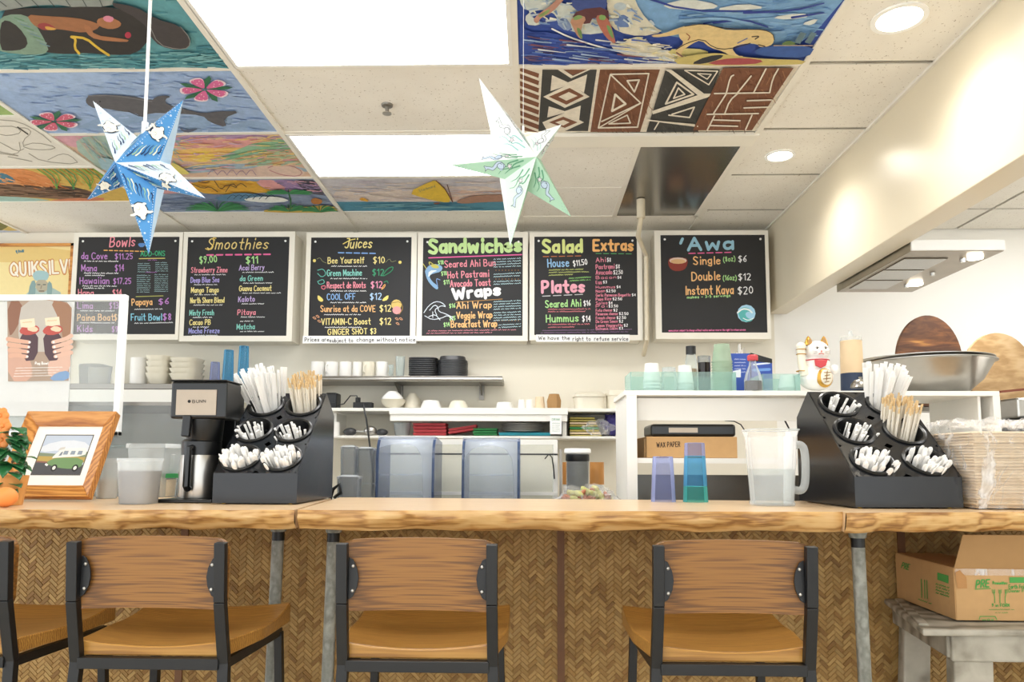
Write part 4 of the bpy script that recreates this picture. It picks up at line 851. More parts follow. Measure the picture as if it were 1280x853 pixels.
# ================================================================ bar stools
def stool(label):
    t = thing('bar_stool', (0, 0, 0), label, 'stool', 'wooden bar stools at the counter')
    for s in (-1, 1):
        m = MB(); pts = [(s*.203, .0, 1.0), (s*.203, .012, .84), (s*.205, .05, .67), (s*.214, .035, .4), (s*.235, -.02, 0)]
        for p, q in zip(pts, pts[1:]): m.bar(p, q, .03, .024, (0, 1, 0))
        m.build('rear_post', 'black', t, bevel=.002)
        MB().bar((s*.205, .495, .655), (s*.225, .53, 0), .026, .026, (0, 1, 0)).build('leg', 'black', t, bevel=.002)
        MB().bar((s*.197, .05, .662), (s*.205, .5, .655), .02, .026).build('side_rail', 'black', t)
        MB().bar((s*.214, .03, .3), (s*.218, .51, .3), .02).build('footrest', 'black', t)
        # bracket plate
        m = MB(); x0 = s*.188; P = [(x0, .014, .962-.001), (x0-s*.012, .014, .955), (x0-s*.024, .014, .93), (x0-s*.028, .014, .905), (x0-s*.024, .014, .88), (x0-s*.012, .014, .855), (x0, .014, .848)]
        m.prism([Vector(p) for p in P], (0, 0, 0), (0, .006, 0)); b = m.build('bracket', 'black', t, bevel=.001)
        for z in (.938, .872): MB().sph((x0-s*.012, .013, z), (.005, .003, .005), 8, 6).build('screw', 'steel', b, True)
    MB().bar((-.195, .045, .668), (.195, .045, .668), .028, .03).build('rear_rail', 'black', t, bevel=.002)
    MB().bar((-.2, .5, .652), (.2, .5, .652), .02, .026).build('front_rail', 'black', t); MB().bar((-.22, .5, .22), (.22, .5, .22), .02).build('footrest', 'black', t)
    # curved backrest
    nx, nz = 24, 12; X0, Z0, Z1 = .213, .815, 1.006; m = MB(); vs = []
    def out(u, v):
        r = .03; x = u*X0; z = Z0+(Z1-Z0)*v
        zc = Z1-r if z > Z1-r else (Z0+r if z < Z0+r else z)
        if abs(x) > X0-r and zc != z:
            dz = abs(z-zc)/r; lim = X0-r+r*math.sqrt(max(0, 1-dz*dz)); x = math.copysign(min(abs(x), lim), x)
        y = .022+.028*(1-u*u); return x, y, z+.005*(1-u*u)*(1 if v > .5 else 0)
    us = [-1, -.985, -.96, -.92]+[-.86+1.72*i/18 for i in range(19)]+[.92, .96, .985, 1]; vz = [0, .02, .05, .1, .15]+[.2+.6*i/6 for i in range(7)]+[.85, .9, .95, .98, 1]
    A = [[out(u, v) for v in vz] for u in us]; na, nb = len(us), len(vz)
    for th in (0, .019): vs += [(p[0], p[1]+th, p[2]) for r_ in A for p in r_]
    fs = []
    for i in range(na-1):
        for j in range(nb-1): a0 = i*nb+j; fs += [(a0, a0+nb, a0+nb+1, a0+1), (a0+na*nb, a0+1+na*nb, a0+nb+1+na*nb, a0+nb+na*nb)]
    o2 = na*nb
    for i in range(na-1): fs += [(i*nb, i*nb+o2, (i+1)*nb+o2, (i+1)*nb), (i*nb+nb-1, (i+1)*nb+nb-1, (i+1)*nb+nb-1+o2, i*nb+nb-1+o2)]
    for j in range(nb-1): fs += [(j, j+1, j+1+o2, j+o2), ((na-1)*nb+j, (na-1)*nb+j+o2, (na-1)*nb+j+1+o2, (na-1)*nb+j+1)]
    m.add(vs, fs); m.build('backrest', 'stoolw', t, True, bevel=.003)
    # saddle seat
    m = MB(); nu, nv = 24, 16; vs = []
    for th in (0, 1):
        for i in range(nu+1):
            for j in range(nv+1):
                u = i/nu*2-1; v = j/nv; w_ = .208+.032*min(1, v*2.2); x = u*w_; y = .055+.45*v+(.0 if 0 < v < 1 else 0)
                top = .728-.018*(1-u*u)*(1-.15*v)-.006*math.sin(v*math.pi)+.022*max(0, v-.62)**2/.144
                z = top if th == 0 else .684
                vs.append((x, y, z))
    fs = []; st = (nu+1)*(nv+1)
    for i in range(nu):
        for j in range(nv): a0 = i*(nv+1)+j; b0 = a0+nv+1; fs += [(a0, b0, b0+1, a0+1), (a0+st, a0+1+st, b0+1+st, b0+st)]
    for i in range(nu): a0 = i*(nv+1); b0 = a0+nv+1; fs += [(a0, a0+st, b0+st, b0), (a0+nv, b0+nv, b0+nv+st, a0+nv+st)]
    for j in range(nv): a0 = j; b0 = nu*(nv+1)+j; fs += [(a0, a0+1, a0+1+st, a0+st), (b0, b0+st, b0+1+st, b0+1)]
    m.add(vs, fs); m.build('seat', 'seatw', t, True, bevel=.004)
    return t
YS = 2.03
s0 = None
for px, lb in ((183, 'bar stool beneath the coffee maker and left cup dispenser'), (-85, 'bar stool cut off by the left edge of the picture'), (521, 'bar stool in front of the middle of the long slab'), (918.5, 'bar stool by the right pipe leg, below the pitcher')):
    X = PY(px, 700, YS).x
    if s0 is None: s0 = stool(lb); s0.location = (X, YS, 0)
    else: dup(s0, (X, YS, 0), lb)
# ================================================================ bench and carton under the right slab
zt = .70; q = PZ(1153, 787, zt); e = PZ(1086, 741, zt); t = thing('work_bench', (q.x+.4, 2.6, 0), 'weathered grey wooden bench under the right slab, carrying a carton', 'bench')
yf, yb2 = q.y, min(e.y, YP-.03); xf, xb = q.x, e.x; xr = 2.2
MB().hexa([(xf, yf, zt-.022), (xr, yf, zt-.022), (xr, yb2, zt-.022), (xb, yb2, zt-.022), (xf, yf, zt), (xr, yf, zt), (xr, yb2, zt), (xb, yb2, zt)]).build('bench_top', 'gray', t, bevel=.008)
for k in range(3): 
    u = .12+k*.2; MB().bar((xf+.035, yf+.06, zt+.001), (xb+.035, yb2-.05, zt+.004), .03, .01).build('edge_rib', 'gray', t, bevel=.003) if k == 0 else None
MB().box(xf+.1, xr, yf+.02, yf+.04, zt-.105, zt-.02).build('apron', 'gray', t, bevel=.006); MB().bar((xf+.1, yf+.03, zt-.06), (xb+.04, yb2, zt-.06), .02, .07, (0, 0, 1)).build('apron', 'gray', t, bevel=.006)
MB().bar((xf+.17, yf+.05, zt-.1), (xf+.16, yf+.06, 0), .125, .05, (0, 1, 0)).build('leg', 'gray', t, bevel=.006); MB().bar((xb+.09, yb2-.05, zt-.1), (xb+.06, yb2-.03, 0), .1, .05, (0, 1, 0)).build('leg', 'gray', t, bevel=.006)
MB().bar((xr-.1, yf+.05, zt-.1), (xr-.1, yf+.06, 0), .125, .05, (0, 1, 0)).build('leg', 'gray', t, bevel=.006)
# open carton
f0 = PZ(1196, 777, zt+.002); b0 = PZ(1122, 748, zt+.002); H2 = PY(1192, 711.5, f0.y).z; wx = .46
t = thing('cardboard_carton', (f0.x+wx/2, f0.y+.2, zt), 'open brown carton with green fork pictures on the grey bench', 'box')
dx = b0.x-f0.x; by = min(b0.y, YP-.04)
P = [Vector((f0.x, f0.y, 0)), Vector((f0.x+wx, f0.y, 0)), Vector((f0.x+wx, by, 0)), Vector((b0.x, by, 0))]; zb_ = zt+.006
m = MB()
for i in range(4):
    a_, b_ = P[i], P[(i+1) % 4]; m.bar(a_+Vector((0, 0, (zb_+H2)/2)), b_+Vector((0, 0, (zb_+H2)/2)), .005, H2-zb_)
m.add([(p.x, p.y, zb_+.003) for p in P], [(0, 1, 2, 3)]); m.build('carton_wall', 'kraft', t)
def flapq(a_, b_, d, nm='flap'): MB().prism([a_, b_, b_+d, a_+d], (0, 0, 0), (0, .003, .001)).build(nm, 'kin', t)
A3, B3 = Vector((f0.x, f0.y, H2)), Vector((f0.x+wx, f0.y, H2)); flapq(A3, B3, Vector((.018, -.03, .115)))
D3 = Vector((b0.x, by, H2)); C3_ = Vector((f0.x+wx, by, H2))
MB().prism([A3, D3, D3.lerp(C3_, .38), A3.lerp(B3, .38)+Vector((0, .03, .0))], (0, 0, 0), (0, 0, .003)).build('flap', 'kraft', t)
MB().box(f0.x, f0.x+wx, f0.y-.0045, f0.y-.003, H2-.02, H2+.001).build('packing_tape', 'film', t)
a = Art(lambda x, y, z: PY(x, y, f0.y-.0047-z)); GN = '#4f9a4a'
a.text('PRE', 1220, 735, 1236, 734, 9, 1.8, GN, .2); a.line([(1219, 737), (1238, 736)], 1, GN); a.poly([(1262, 722), (1290, 722), (1290, 729), (1262, 729)], GN, 0); a.text('PremiumWare', 1241, 731, 1259, 731, 4, .8, GN); a.text('Earth Friendly', 1261, 736, 1290, 736, 4.5, .9, GN); a.text('Dinner Forks', 1261, 741, 1290, 741, 4, .8, GN)
a.text('9 in FORK', 1240, 759, 1262, 759, 4, .9, GN); a.scrib(1236, 763, 1268, 763, GN, 1.5, .5); a.scrib(1244, 767, 1260, 767, GN, 1.5, .5)
for x, s_ in ((1243.5, 1.5), (1250, 0), (1256.5, -1.5)):
    a.line([(x-s_, 738), (x, 748), (x, 754)], 1, GN, 0); 
    for d in (-1.8, 0, 1.8): a.line([(x-s_+d, 737), (x-s_+d*.8, 742)], .6, GN, 0)
a.line([(1224, 775), (1225, 771), (1244, 771), (1246, 775)], 1, GN, 0); a.text('wax', 1228, 776, 1242, 776, 3, .7, GN)
a.poly([(1194, 716), (1200, 713), (1208, 722), (1209, 736), (1197, 736)], '#b58552', 0); a.build('print', 'ink', t)
sx = (b0.x-f0.x)/(by-f0.y)
def side(x, y, z):
    # carton's left wall plane: X = f0.x + sx * (Y - f0.y)
    d = ray(x, y); k = (f0.x-.0035-sx*f0.y)/(d.x-sx*d.y); return Vector((d.x*k-z-.001, d.y*k, ZC+d.z*k))
a = Art(side); a.poly([(1172, 716), (1186, 720), (1186, 730), (1172, 725)], GN, 0)
for k in range(4): a.scrib(1170, 731+k*3.6, 1187, 736+k*3.8, GN, 2.2, .9)
for x in (1152, 1156, 1159): a.line([(x, 724+(x-1150)*.2), (x+.5, 747+(x-1150)*.2)], 1, GN, 0)
a.scrib(1148, 750, 1165, 756, GN, 2, .7); a.text('PRE', 1127, 710, 1136, 713, 7, 1, GN); a.build('print', 'ink', t)
# ================================================================ things standing on the bar
def lath(nm, label, cat, group, x0, x1, yt, yb, Y, prof, mat, n=20, sq=None, z=None, smooth=True):
    """prof in units: radius 0..1 and height 0..1; size and place from the picture at depth Y"""
    c = PY((x0+x1)/2, yb, Y); r = (x1-x0)/2*K(Y); h = (yb-yt)*K(Y)
    if z is not None: c.z = z
    o = MB().lathe([(max(a*r, 1e-5), b*h) for a, b in prof], c, n, sq=sq).build(nm, mat, None, smooth)
    return tag(o, label, cat, group)
CUP = [(0, .0), (.82, 0), (.84, .03), (1, 1), (.93, 1), (.78, .06), (0, .06)]
MUGP = [(0, 0), (.9, 0), (1, .06), (1, 1), (.92, 1), (.9, .1), (0, .08)]
TUM = [(0, .985), (.74, .985), (.78, 1), (.82, .985), (.99, .02), (1, .0)]       # upside down tumbler
def tumbler(x0, x1, yt, yb, Y, mat, label, z=ZT, group='plastic tumblers on the long slab'):
    return lath('plastic_tumbler', label, 'cup', group, x0, x1, yt, yb, Y, TUM, mat, 56, z=z)
pz = PZ(829, 627, ZT); Yt = pz.y-.03
tumbler(814, 844.5, 571, 626.5, Yt, 'tumb', 'upside-down lilac plastic tumbler on the bar, the shorter stack')
def tst(z0, z1, mat, lb):
    c = PY(869.5, 626.5, Yt); r0_ = 15.3*K(Yt); H_ = 72.5*K(Yt)
    rr = lambda z: r0_*(1-.2*z)
    o = MB().lathe([(0.0001, z1*H_), (rr(z1)*.94, z1*H_), (rr(z1), z1*H_-.002), (rr(z0)*1.0, z0*H_)], (c.x, c.y, ZT), 56).build('plastic_tumbler', mat, None, True)
    return tag(o, lb, 'cup', 'plastic tumblers on the long slab')
tst(.0, .27, 'tumb3', 'teal plastic tumbler at the bottom of the tall stack on the bar'); tst(.27, .78, 'tumb2', 'bright blue plastic tumbler in the middle of the tall stack on the bar'); tst(.78, 1.0, 'tumb', 'lilac plastic tumbler on top of the tall stack on the bar')
# water pitcher
p = PZ(965, 633, ZT); Yp = p.y+.06; c = PY(965, 630, Yp); c.z = ZT; k = K(Yp)
t = thing('water_pitcher', c, 'clear ribbed plastic pitcher half full of water beside the right cup dispenser', 'pitcher')
hh = 92*k; prof = [(.0, .0), (.85, 0), (.88, .03), (.83, .06), (1.0, .9), (1.06, .98), (1.08, 1)]; r = 28*k
def flute(pr, rr_, hh_, nm, mat, par, cz=0, rib=.02):
    m = MB(); n = 48; vs = []
    for a_, b_ in pr:
        for q in range(n):
            an = 2*math.pi*q/n; x, y = math.cos(an), math.sin(an); s_ = (abs(x)**4+abs(y)**4)**-.25; f = 1-(rib if q % 2 else 0)*(.06 < b_ < .95)
            sp_ = 1+(.12*max(0, -x)**6 if b_ > .9 else 0); vs.append(c+Vector((x*s_*a_*rr_*f*sp_, y*s_*a_*rr_*f, cz+b_*hh_)))
    fs = [(i*n+q, i*n+(q+1) % n, (i+1)*n+(q+1) % n, (i+1)*n+q) for i in range(len(pr)-1) for q in range(n)]
    m.add(vs, fs); return m.build(nm, mat, par, True)
flute(prof, r, hh, 'jug_body', 'clear', t); flute([(a_*.9, b_) for a_, b_ in prof[:5]], r, hh, 'inner_wall', 'clear', t, .004)
flute([(0.0, .02), (.78, .02), (.8, .06), (.87, .48), (0.0, .485)], r, hh, 'water', 'water', t, 0, 0)
m = MB(); m.tube([c+Vector((x_*r, 0, y_*hh)) for x_, y_ in chaik([(.95, .78), (1.3, .82), (1.52, .74), (1.5, .3), (1.3, .18), (.86, .22)], False, 2)], .011, 10, flat=1.3); m.build('handle', 'frost', t, True)
m = MB(); m.tube([c+Vector((math.cos(q*math.pi/16)*r*1.08*(abs(math.cos(q*math.pi/16))**4+abs(math.sin(q*math.pi/16))**4)**-.25, math.sin(q*math.pi/16)*r*1.08*(abs(math.cos(q*math.pi/16))**4+abs(math.sin(q*math.pi/16))**4)**-.25, hh)) for q in range(32)], .003, 6, closed=True); m.build('rim', 'frost', t, True)
# ---------------------------------------------------------------- slanted six-hole cutlery dispensers
def holder(fl, fr, depth, label, hts):
    o = fl; ux = (fr-fl); wd = ux.length; ux.normalize(); vy = Vector((-ux.y, ux.x, 0)); zz = Vector((0, 0, 1))
    h0, h1, v1, hb = hts
    def Lc(u, v, z): return o+ux*u+vy*v+zz*z
    t = thing('cutlery_dispenser', o+ux*wd/2+vy*depth/2, label, 'dispenser', 'black slanted cutlery dispensers on the bar')
    side = [(0, .004), (0, h0), (v1, h1), (depth, hb), (depth, .004)]
    for u in (0, wd-.006): MB().prism([Lc(u, v, z) for v, z in side], (0, 0, 0), ux*.006).build('side_panel', 'holder', t)
    MB().hexa([Lc(0.006, 0, .004), Lc(wd-.006, 0, .004), Lc(wd-.006, .006, .004), Lc(.006, .006, .004), Lc(.006, 0, h0), Lc(wd-.006, 0, h0), Lc(wd-.006, .006, h0), Lc(.006, .006, h0)]).build('front_panel', 'holder', t)
    MB().hexa([Lc(0.006, depth-.006, .004), Lc(wd-.006, depth-.006, .004), Lc(wd-.006, depth, .004), Lc(.006, depth, .004), Lc(.006, depth-.006, hb), Lc(wd-.006, depth-.006, hb), Lc(wd-.006, depth, hb), Lc(.006, depth, hb)]).build('back_panel', 'holder', t)
    MB().prism([Lc(.006, v, z) for v, z in ((v1, h1), (depth, hb), (depth, hb-.006), (v1, h1-.006))], (0, 0, 0), ux*(wd-.012)).build('top_panel', 'holder', t)
    sl = Vector((0, v1, h1-h0)); SLn = sl.length; dv = (vy*v1+zz*(h1-h0)).normalized(); nn = (-vy*(h1-h0)+zz*v1).normalized(); S0 = Lc(0, 0, h0)
    # face with round openings
    m = MB(); holes = []; cw, chh = wd/2, SLn/3; r = min(cw, chh)*.425; n = 32
    for i in range(2):
        for j in range(3):
            cu, cv = cw*(i+.5), chh*(j+.5); ring, sq_ = [], []
            for q in range(n):
                a = 2*math.pi*(q+.5)/n; x, y = math.cos(a), math.sin(a); s_ = 1/max(abs(x), abs(y))
                ring.append(S0+ux*(cu+r*x)+dv*(cv+r*y)); sq_.append(S0+ux*(cu+cw/2*max(-1, min(1, x*s_)))+dv*(cv+chh/2*max(-1, min(1, y*s_))))
            m.add(ring+sq_, [(q, n+q, n+(q+1) % n, (q+1) % n) for q in range(n)]); holes.append((i, j, S0+ux*cu+dv*cv))
    m.build('sloping_face', 'holder', t)
    Mx = Matrix((ux, dv, nn)).transposed()
    for i, j, pc in holes:
        cpt = MB().lathe([(r*1.0, .0), (r*1.12, .001), (r*1.12, .006), (r*1.02, .009), (r*.93, .006), (r*.9, -.0), (r*.78, -.1), (0, -.1)], pc, 32, M=Mx).build('cup', 'blackp', t, True)
        m = MB()
        for q in range(3): m.sph(pc+Mx @ Vector((r*.78*math.cos(1.0+q*.55), r*.78*math.sin(1.0+q*.55), -.035)), (.004, .004, .004), 8, 6)
        m.build('drain_hole', 'black', cpt)
    for u in (.03, wd-.03): 
        for v in (.03, depth-.03): MB().lathe([(0, 0), (.008, 0), (.008, .005), (0, .005)], Lc(u, v, -.0), 10).build('foot', 'gold', t)
    return holes, ux, vy, dv, nn, r
def utensil_proto(kind, label, group, cat):
    m = MB()
    if kind == 'handle':   # flattened handle end with rounded tip, pointing +Z
        m.lathe([(1e-4, 0), (.0035, 0), (.0045, .07), (.0085, .11), (.0095, .128), (.008, .138), (.004, .143), (1e-4, .144)], (0, 0, 0), 10)
        for v in m.v: v.y *= .38
    elif kind == 'fork': 
        m.lathe([(1e-4, 0), (.003, 0), (.0045, .09), (.005, .12), (1e-4, .122)], (0, 0, 0), 8)
        for v in m.v: v.y *= .6
    elif kind == 'straw': m.box(-.0075, .0075, -.0016, .0016, 0, .215)
    elif kind == 'long': m.tube([(0, 0, 0), (0, 0, .2)], .0032, 6)
    elif kind == 'stick': m.box(-.0034, .0034, -.0022, .0022, 0, .178, L('#ece4d4')); m.box(-.0028, .0028, -.0019, .0019, .178, .198, L('#dfc190'))
    o = m.build({'handle': 'plastic_spoon', 'fork': 'plastic_fork', 'straw': 'wrapped_straw', 'long': 'wrapped_straw', 'stick': 'wooden_chopstick'}[kind], {'stick': 'gloss'}.get(kind, 'straw'), None, kind in ('handle', 'fork', 'long'))
    return tag(o, label, cat, group)
PROT = {}
def fill(hole, kind, n, label, group, cat, depth, spread, lean, rng, axis, nn, ux, dv, r, zoff=0, tipwood=False):
    pc = hole; key = (kind, label)
    first = True; proto = None; cnt = 0
    while cnt < n:
        a, q = rng.uniform(0, 6.283), math.sqrt(rng.random()); cnt += 1
        bx, by = math.cos(a)*q, math.sin(a)*q
        rk = {'stick': .78, 'straw': .72, 'handle': .66}.get(kind, .58); root = pc-nn*depth+ux*bx*r*rk+dv*(by*r*rk+zoff)
        d = (axis+ux*(bx*spread+lean+rng.uniform(-.04, .04))+dv*(by*spread*.6+rng.uniform(-.04, .04))).normalized()
        x = ux.cross(d).normalized(); y0 = d.cross(x).normalized(); rot = Matrix((y0, -x, d)).transposed() @ Matrix.Rotation(rng.uniform(-1.2, 1.2), 3, 'Z')
        if proto is None: proto = utensil_proto(kind, label, group, cat); o = proto; proto['org'] = [0, 0, 0]
        else: o = proto.copy(); COL.objects.link(o)
        o.rotation_mode = 'QUATERNION'; o.rotation_quaternion = rot.to_quaternion(); o.location = root
rg = random.Random(11)
fl, fr = PZ(264.7, 630.5, ZT), PZ(370.8, 631, ZT); fl.y = fr.y = (fl.y+fr.y)/2
bk = PZ(413, 621.8, ZT); dep = min(.47, bk.y-fl.y)
h0 = PY(371.5, 592, fr.y).z-ZT; ap = PY(404, 492, fl.y+dep*.74).z-ZT
hl, ux, vy, dv, nn, r = holder(fl, fr, dep, 'black slanted cutlery dispenser next to the coffee maker', (h0, ap, dep*.74, ap*.8))
zz = Vector((0, 0, 1)); up1 = (zz*.8+nn*.5).normalized()
def H(hs, i, j): return [p for a, b, p in hs if a == i and b == j][0]
TX = ('left', 'right')
def loadup(hs, spec, side_):
    for (i, j), (kind, n, lb, depth, spread, lean, ax, zo) in spec.items():
        cat = {'handle': 'spoon', 'fork': 'fork', 'straw': 'straw', 'long': 'straw', 'stick': 'chopstick'}[kind]
        fill(H(hs, i, j), kind, n, lb, lb.split(' in the')[0]+' of the '+side_+' dispenser', cat, depth, spread, lean, rg, ax, nn, ux, dv, r, zo)
loadup(hl, {
 (0, 2): ('straw', 46, 'white paper-wrapped utensil packet in the left dispenser, fanned out of the top left cup', .085, .3, -.22, up1, .0),
 (1, 2): ('stick', 80, 'pale wooden chopstick in the left dispenser, in the full top right cup', .105, .1, -.03, up1, .0),
 (0, 1): ('fork', 26, 'white plastic fork handle in the left dispenser, middle row left cup', .1, .2, -.1, (nn+zz*.2).normalized(), -.02),
 (1, 1): ('fork', 22, 'white plastic fork handle in the left dispenser, middle row right cup', .1, .2, -.1, (nn+zz*.1).normalized(), -.025),
 (0, 0): ('handle', 42, 'white rounded plastic spoon handle in the left dispenser, bottom left cup', .11, .2, -.05, nn, -.012),
 (1, 0): ('handle', 42, 'white rounded plastic spoon handle in the left dispenser, bottom right cup', .11, .2, -.05, nn, -.012)}, 'left')
fl, fr = PZ(1069.6, 636, ZT), PZ(1182.5, 634, ZT); bk = PZ(998, 620.3, ZT)
fr = Vector((fr.x, fl.y+.02, ZT)); dep = min(.46, (bk-fl).length)
h0 = PY(1069.6, 596, fl.y).z-ZT; 
uxx = (fr-fl).normalized(); vyy = Vector((-uxx.y, uxx.x, 0)); apx = fl+vyy*dep*.76; ap = PY(1013, 490, apx.y).z-ZT
hr, ux, vy, dv, nn, r = holder(fl, fr, dep, 'black slanted cutlery dispenser between the pitcher and the bagged cartons', (h0, ap, dep*.76, ap*.78))
up1 = (zz*.8+nn*.5).normalized()
loadup(hr, {
 (1, 2): ('straw', 46, 'white paper-wrapped utensil packet in the right dispenser, tall bunch in the top right cup', .085, .3, .12, up1, .0),
 (1, 1): ('stick', 80, 'pale wooden chopstick in the right dispenser, in the full middle row right cup', .105, .1, .06, up1, .0),
 (0, 2): ('fork', 24, 'white plastic fork handle in the right dispenser, top left cup', .1, .2, .15, (nn+zz*.15).normalized(), -.02),
 (0, 1): ('fork', 26, 'white plastic fork handle in the right dispenser, middle row left cup', .1, .2, .15, (nn+zz*.15).normalized(), -.02),
 (0, 0): ('handle', 40, 'white rounded plastic spoon handle in the right dispenser, bottom left cup', .11, .2, .05, nn, -.012),
 (1, 0): ('handle', 42, 'white rounded plastic spoon handle in the right dispenser, bottom right cup', .11, .2, .05, nn, -.012)}, 'right')
# ---------------------------------------------------------------- coffee maker and carafe
pb = PZ(230, 629, ZT); Yc = pb.y+.02; k = K(Yc)
def W(x, y, dy=0): return PY(x, y, Yc+dy)
A = PY(212, 523.5, Yc); B = PY(284, 477, Yc)
t = thing('coffee_maker', (W(231, 629).x, Yc+.15, ZT), 'black drip coffee maker with a steel badge plate next to the left dispenser', 'coffee maker')
MB().box(A.x, B.x, Yc, Yc+.14, A.z, B.z).build('brew_head', 'blackp', t, bevel=.008); MB().box(A.x-.002, B.x+.002, Yc-.004, Yc+.142, B.z, B.z+.006).build('lid', 'blackp', t, bevel=.004)
a1, b1 = PY(219.5, 519, Yc-.003), PY(271, 487.5, Yc-.003); MB().box(a1.x, b1.x, Yc-.004, Yc+.002, a1.z, b1.z).build('badge_plate', 'badge', t)
a = Art(lambda x, y, z: PY(x, y, Yc-.0045-z)); a.dot(236.5, 502, 2, '#222222'); a.text('BUNN', 240.5, 504, 257, 503.5, 3.6, .7, '#3a3632'); a.build('badge_lettering', 'ink', t)
c = PY(256, 554, Yc+.09); MB().lathe([(1e-4, 0), (.058, .0), (.064, .01), (.07, .09), (.072, .1)], (c.x, Yc+.085, c.z), 28).build('brew_funnel', 'blackp', t, True)
a2 = PY(232, 546, Yc); MB().bar((a2.x, Yc-.0, c.z+.02), (a2.x+.003, Yc+.004, c.z+.1), .03, .02).build('funnel_handle', 'blackp', t, bevel=.004)
XD = hl[0][2].x-.09-.006; MB().box(A.x+.02, XD-.01, Yc+.18, Yc+.26, ZT+.012, B.z-.015).build('rear_column', 'blackp', t, bevel=.006); MB().box(PY(199, 629, Yc).x, XD-.004, Yc-.03, Yc+.24, ZT, ZT+.013).build('base_plate', 'blackp', t, bevel=.004)
c = PY(248.5, 622, Yc+.08); hC = PY(248, 569, Yc+.02).z-ZT-.014; rC = 25.5*k; hT = PY(248, 559, Yc+.02).z-ZT-.014
t = thing('thermal_carafe', (c.x, Yc+.085, ZT+.014), 'brushed steel carafe with black lid standing under the coffee maker', 'carafe')
MB().lathe([(1e-4, 0), (rC*.98, 0), (rC, .006), (rC, hC*.85), (rC*.94, hC), (1e-4, hC)], (c.x, Yc+.085, ZT+.014), 32).build('carafe_body', 'steel', t, True)
MB().lathe([(1e-4, hC), (rC*.95, hC), (rC*.97, hT+.02), (rC*.7, hT+.035), (1e-4, hT+.037)], (c.x, Yc+.085, ZT+.014), 28).build('lid', 'blackp', t, True)
xh = PY(237, 600, Yc).x; MB().tube([(xh, Yc+.04, ZT+.014+hT), (xh-.004, Yc-.012, ZT+.01+hT), (xh-.004, Yc-.016, ZT+.06), (xh-.004, Yc+.0, ZT+.05)], .0135, 8).build('handle', 'blackp', t, True)
# ---------------------------------------------------------------- framed picture of a camper van
q = [PZ(0.5, 626.5, ZT), PZ(115.5, 626.5, ZT)]; Yf = (q[0].y+q[1].y)/2; x0, x1 = PY(-2, 626, Yf).x, PY(115.5, 626, Yf).x
lean = .16; TR = PY(143, 521, Yf+lean); Hf = TR.z-ZT
def FR(u, v, w=0):
    """u across 0..1, v up 0..1 along the leaning frame, w towards the viewer"""
    n_ = Vector((0, -Hf, lean)).normalized(); return Vector((x0+(x1-x0)*u, Yf+lean*v, ZT+Hf*v+.004))+n_*w
t = thing('picture_frame', (x0/2+x1/2, Yf+lean/2, ZT), 'honey wooden picture frame with a green and white camper van, leaning on the bar', 'picture')
fw, fh = .135, .15
for nm, P in (('u', [(0, 0), (1, 0), (1-fw, fh), (fw, fh)]), ('r', [(1, 0), (1, 1), (1-fw, 1-fh), (1-fw, fh)]), ('t', [(1, 1), (0, 1), (fw, 1-fh), (1-fw, 1-fh)]), ('l', [(0, 1), (0, 0), (fw, fh), (fw, 1-fh)])):
    m = MB(); vs = [FR(*P[0], .0), FR(*P[1], .0), FR(*P[2], .0), FR(*P[3], .0), FR(*P[0], .035), FR(*P[1], .035), FR(*P[2], .012), FR(*P[3], .012)]
    m.hexa(vs); m.build('frame_rail', 'pframe', t, bevel=.002)
MB().hexa([FR(fw*.95, fh*.95, .002), FR(1-fw*.95, fh*.95, .002), FR(1-fw*.95, 1-fh*.95, .002), FR(fw*.95, 1-fh*.95, .002)]+[FR(fw*.95, fh*.95, .006), FR(1-fw*.95, fh*.95, .006), FR(1-fw*.95, 1-fh*.95, .006), FR(fw*.95, 1-fh*.95, .006)]).build('mat_board', 'mat', t)
a = Art(lambda u, v, z: FR(.26+u*.52, .28+v*.46, .0065+z)); o_ = a
def pp(pts, c, sm=0): a.poly(pts, c, sm)
pp([(-.02, -.025), (1.02, -.025), (1.02, 1.025), (-.02, 1.025)], '#54504a'); pp([(0, 0), (1, 0), (1, 1), (0, 1)], '#b9c3d2'); pp([(0, .55), (.4, .62), (1, .5), (1, .8), (.5, .9), (0, .75)], '#d6dae0', 1)
pp([(0, .38), (1, .4), (1, .58), (.6, .5), (0, .55)], '#7d8a72'); pp([(0, .3), (1, .3), (1, .44), (0, .46)], '#b59a55'); pp([(0, .22), (.5, .24), (.5, .3), (0, .34)], '#8a5b52'); pp([(0, 0), (1, 0), (1, .24), (0, .3)], '#4a4c50')
pp([(.22, .3), (.3, .22), (.62, .14), (.98, .14), (.98, .42), (.4, .42), (.28, .36)], '#6f9060', 1); pp([(.28, .4), (.38, .42), (.98, .46), (.98, .64), (.9, .68), (.5, .66), (.4, .6)], '#e6e4dc', 1)
for i in range(3): pp([(.5+i*.15, .5), (.6+i*.15, .5), (.6+i*.15, .6), (.51+i*.15, .6)], '#8a94a0')
pp([(.42, .46), (.48, .48), (.49, .58), (.45, .56)], '#77818c'); pp([(.36, .6), (.5, .64), (.5, .7), (.4, .68)], '#c8c4bc')
for x in (.42, .86): 
    a.dot(x, .16, .065, '#1f1f20', .09); a.dot(x, .16, .035, '#e6e4dc', .05)
pp([(.2, .24), (.26, .2), (.28, .24), (.22, .28)], '#e8e8e4'); a.build('photo_print', 'gloss', t)
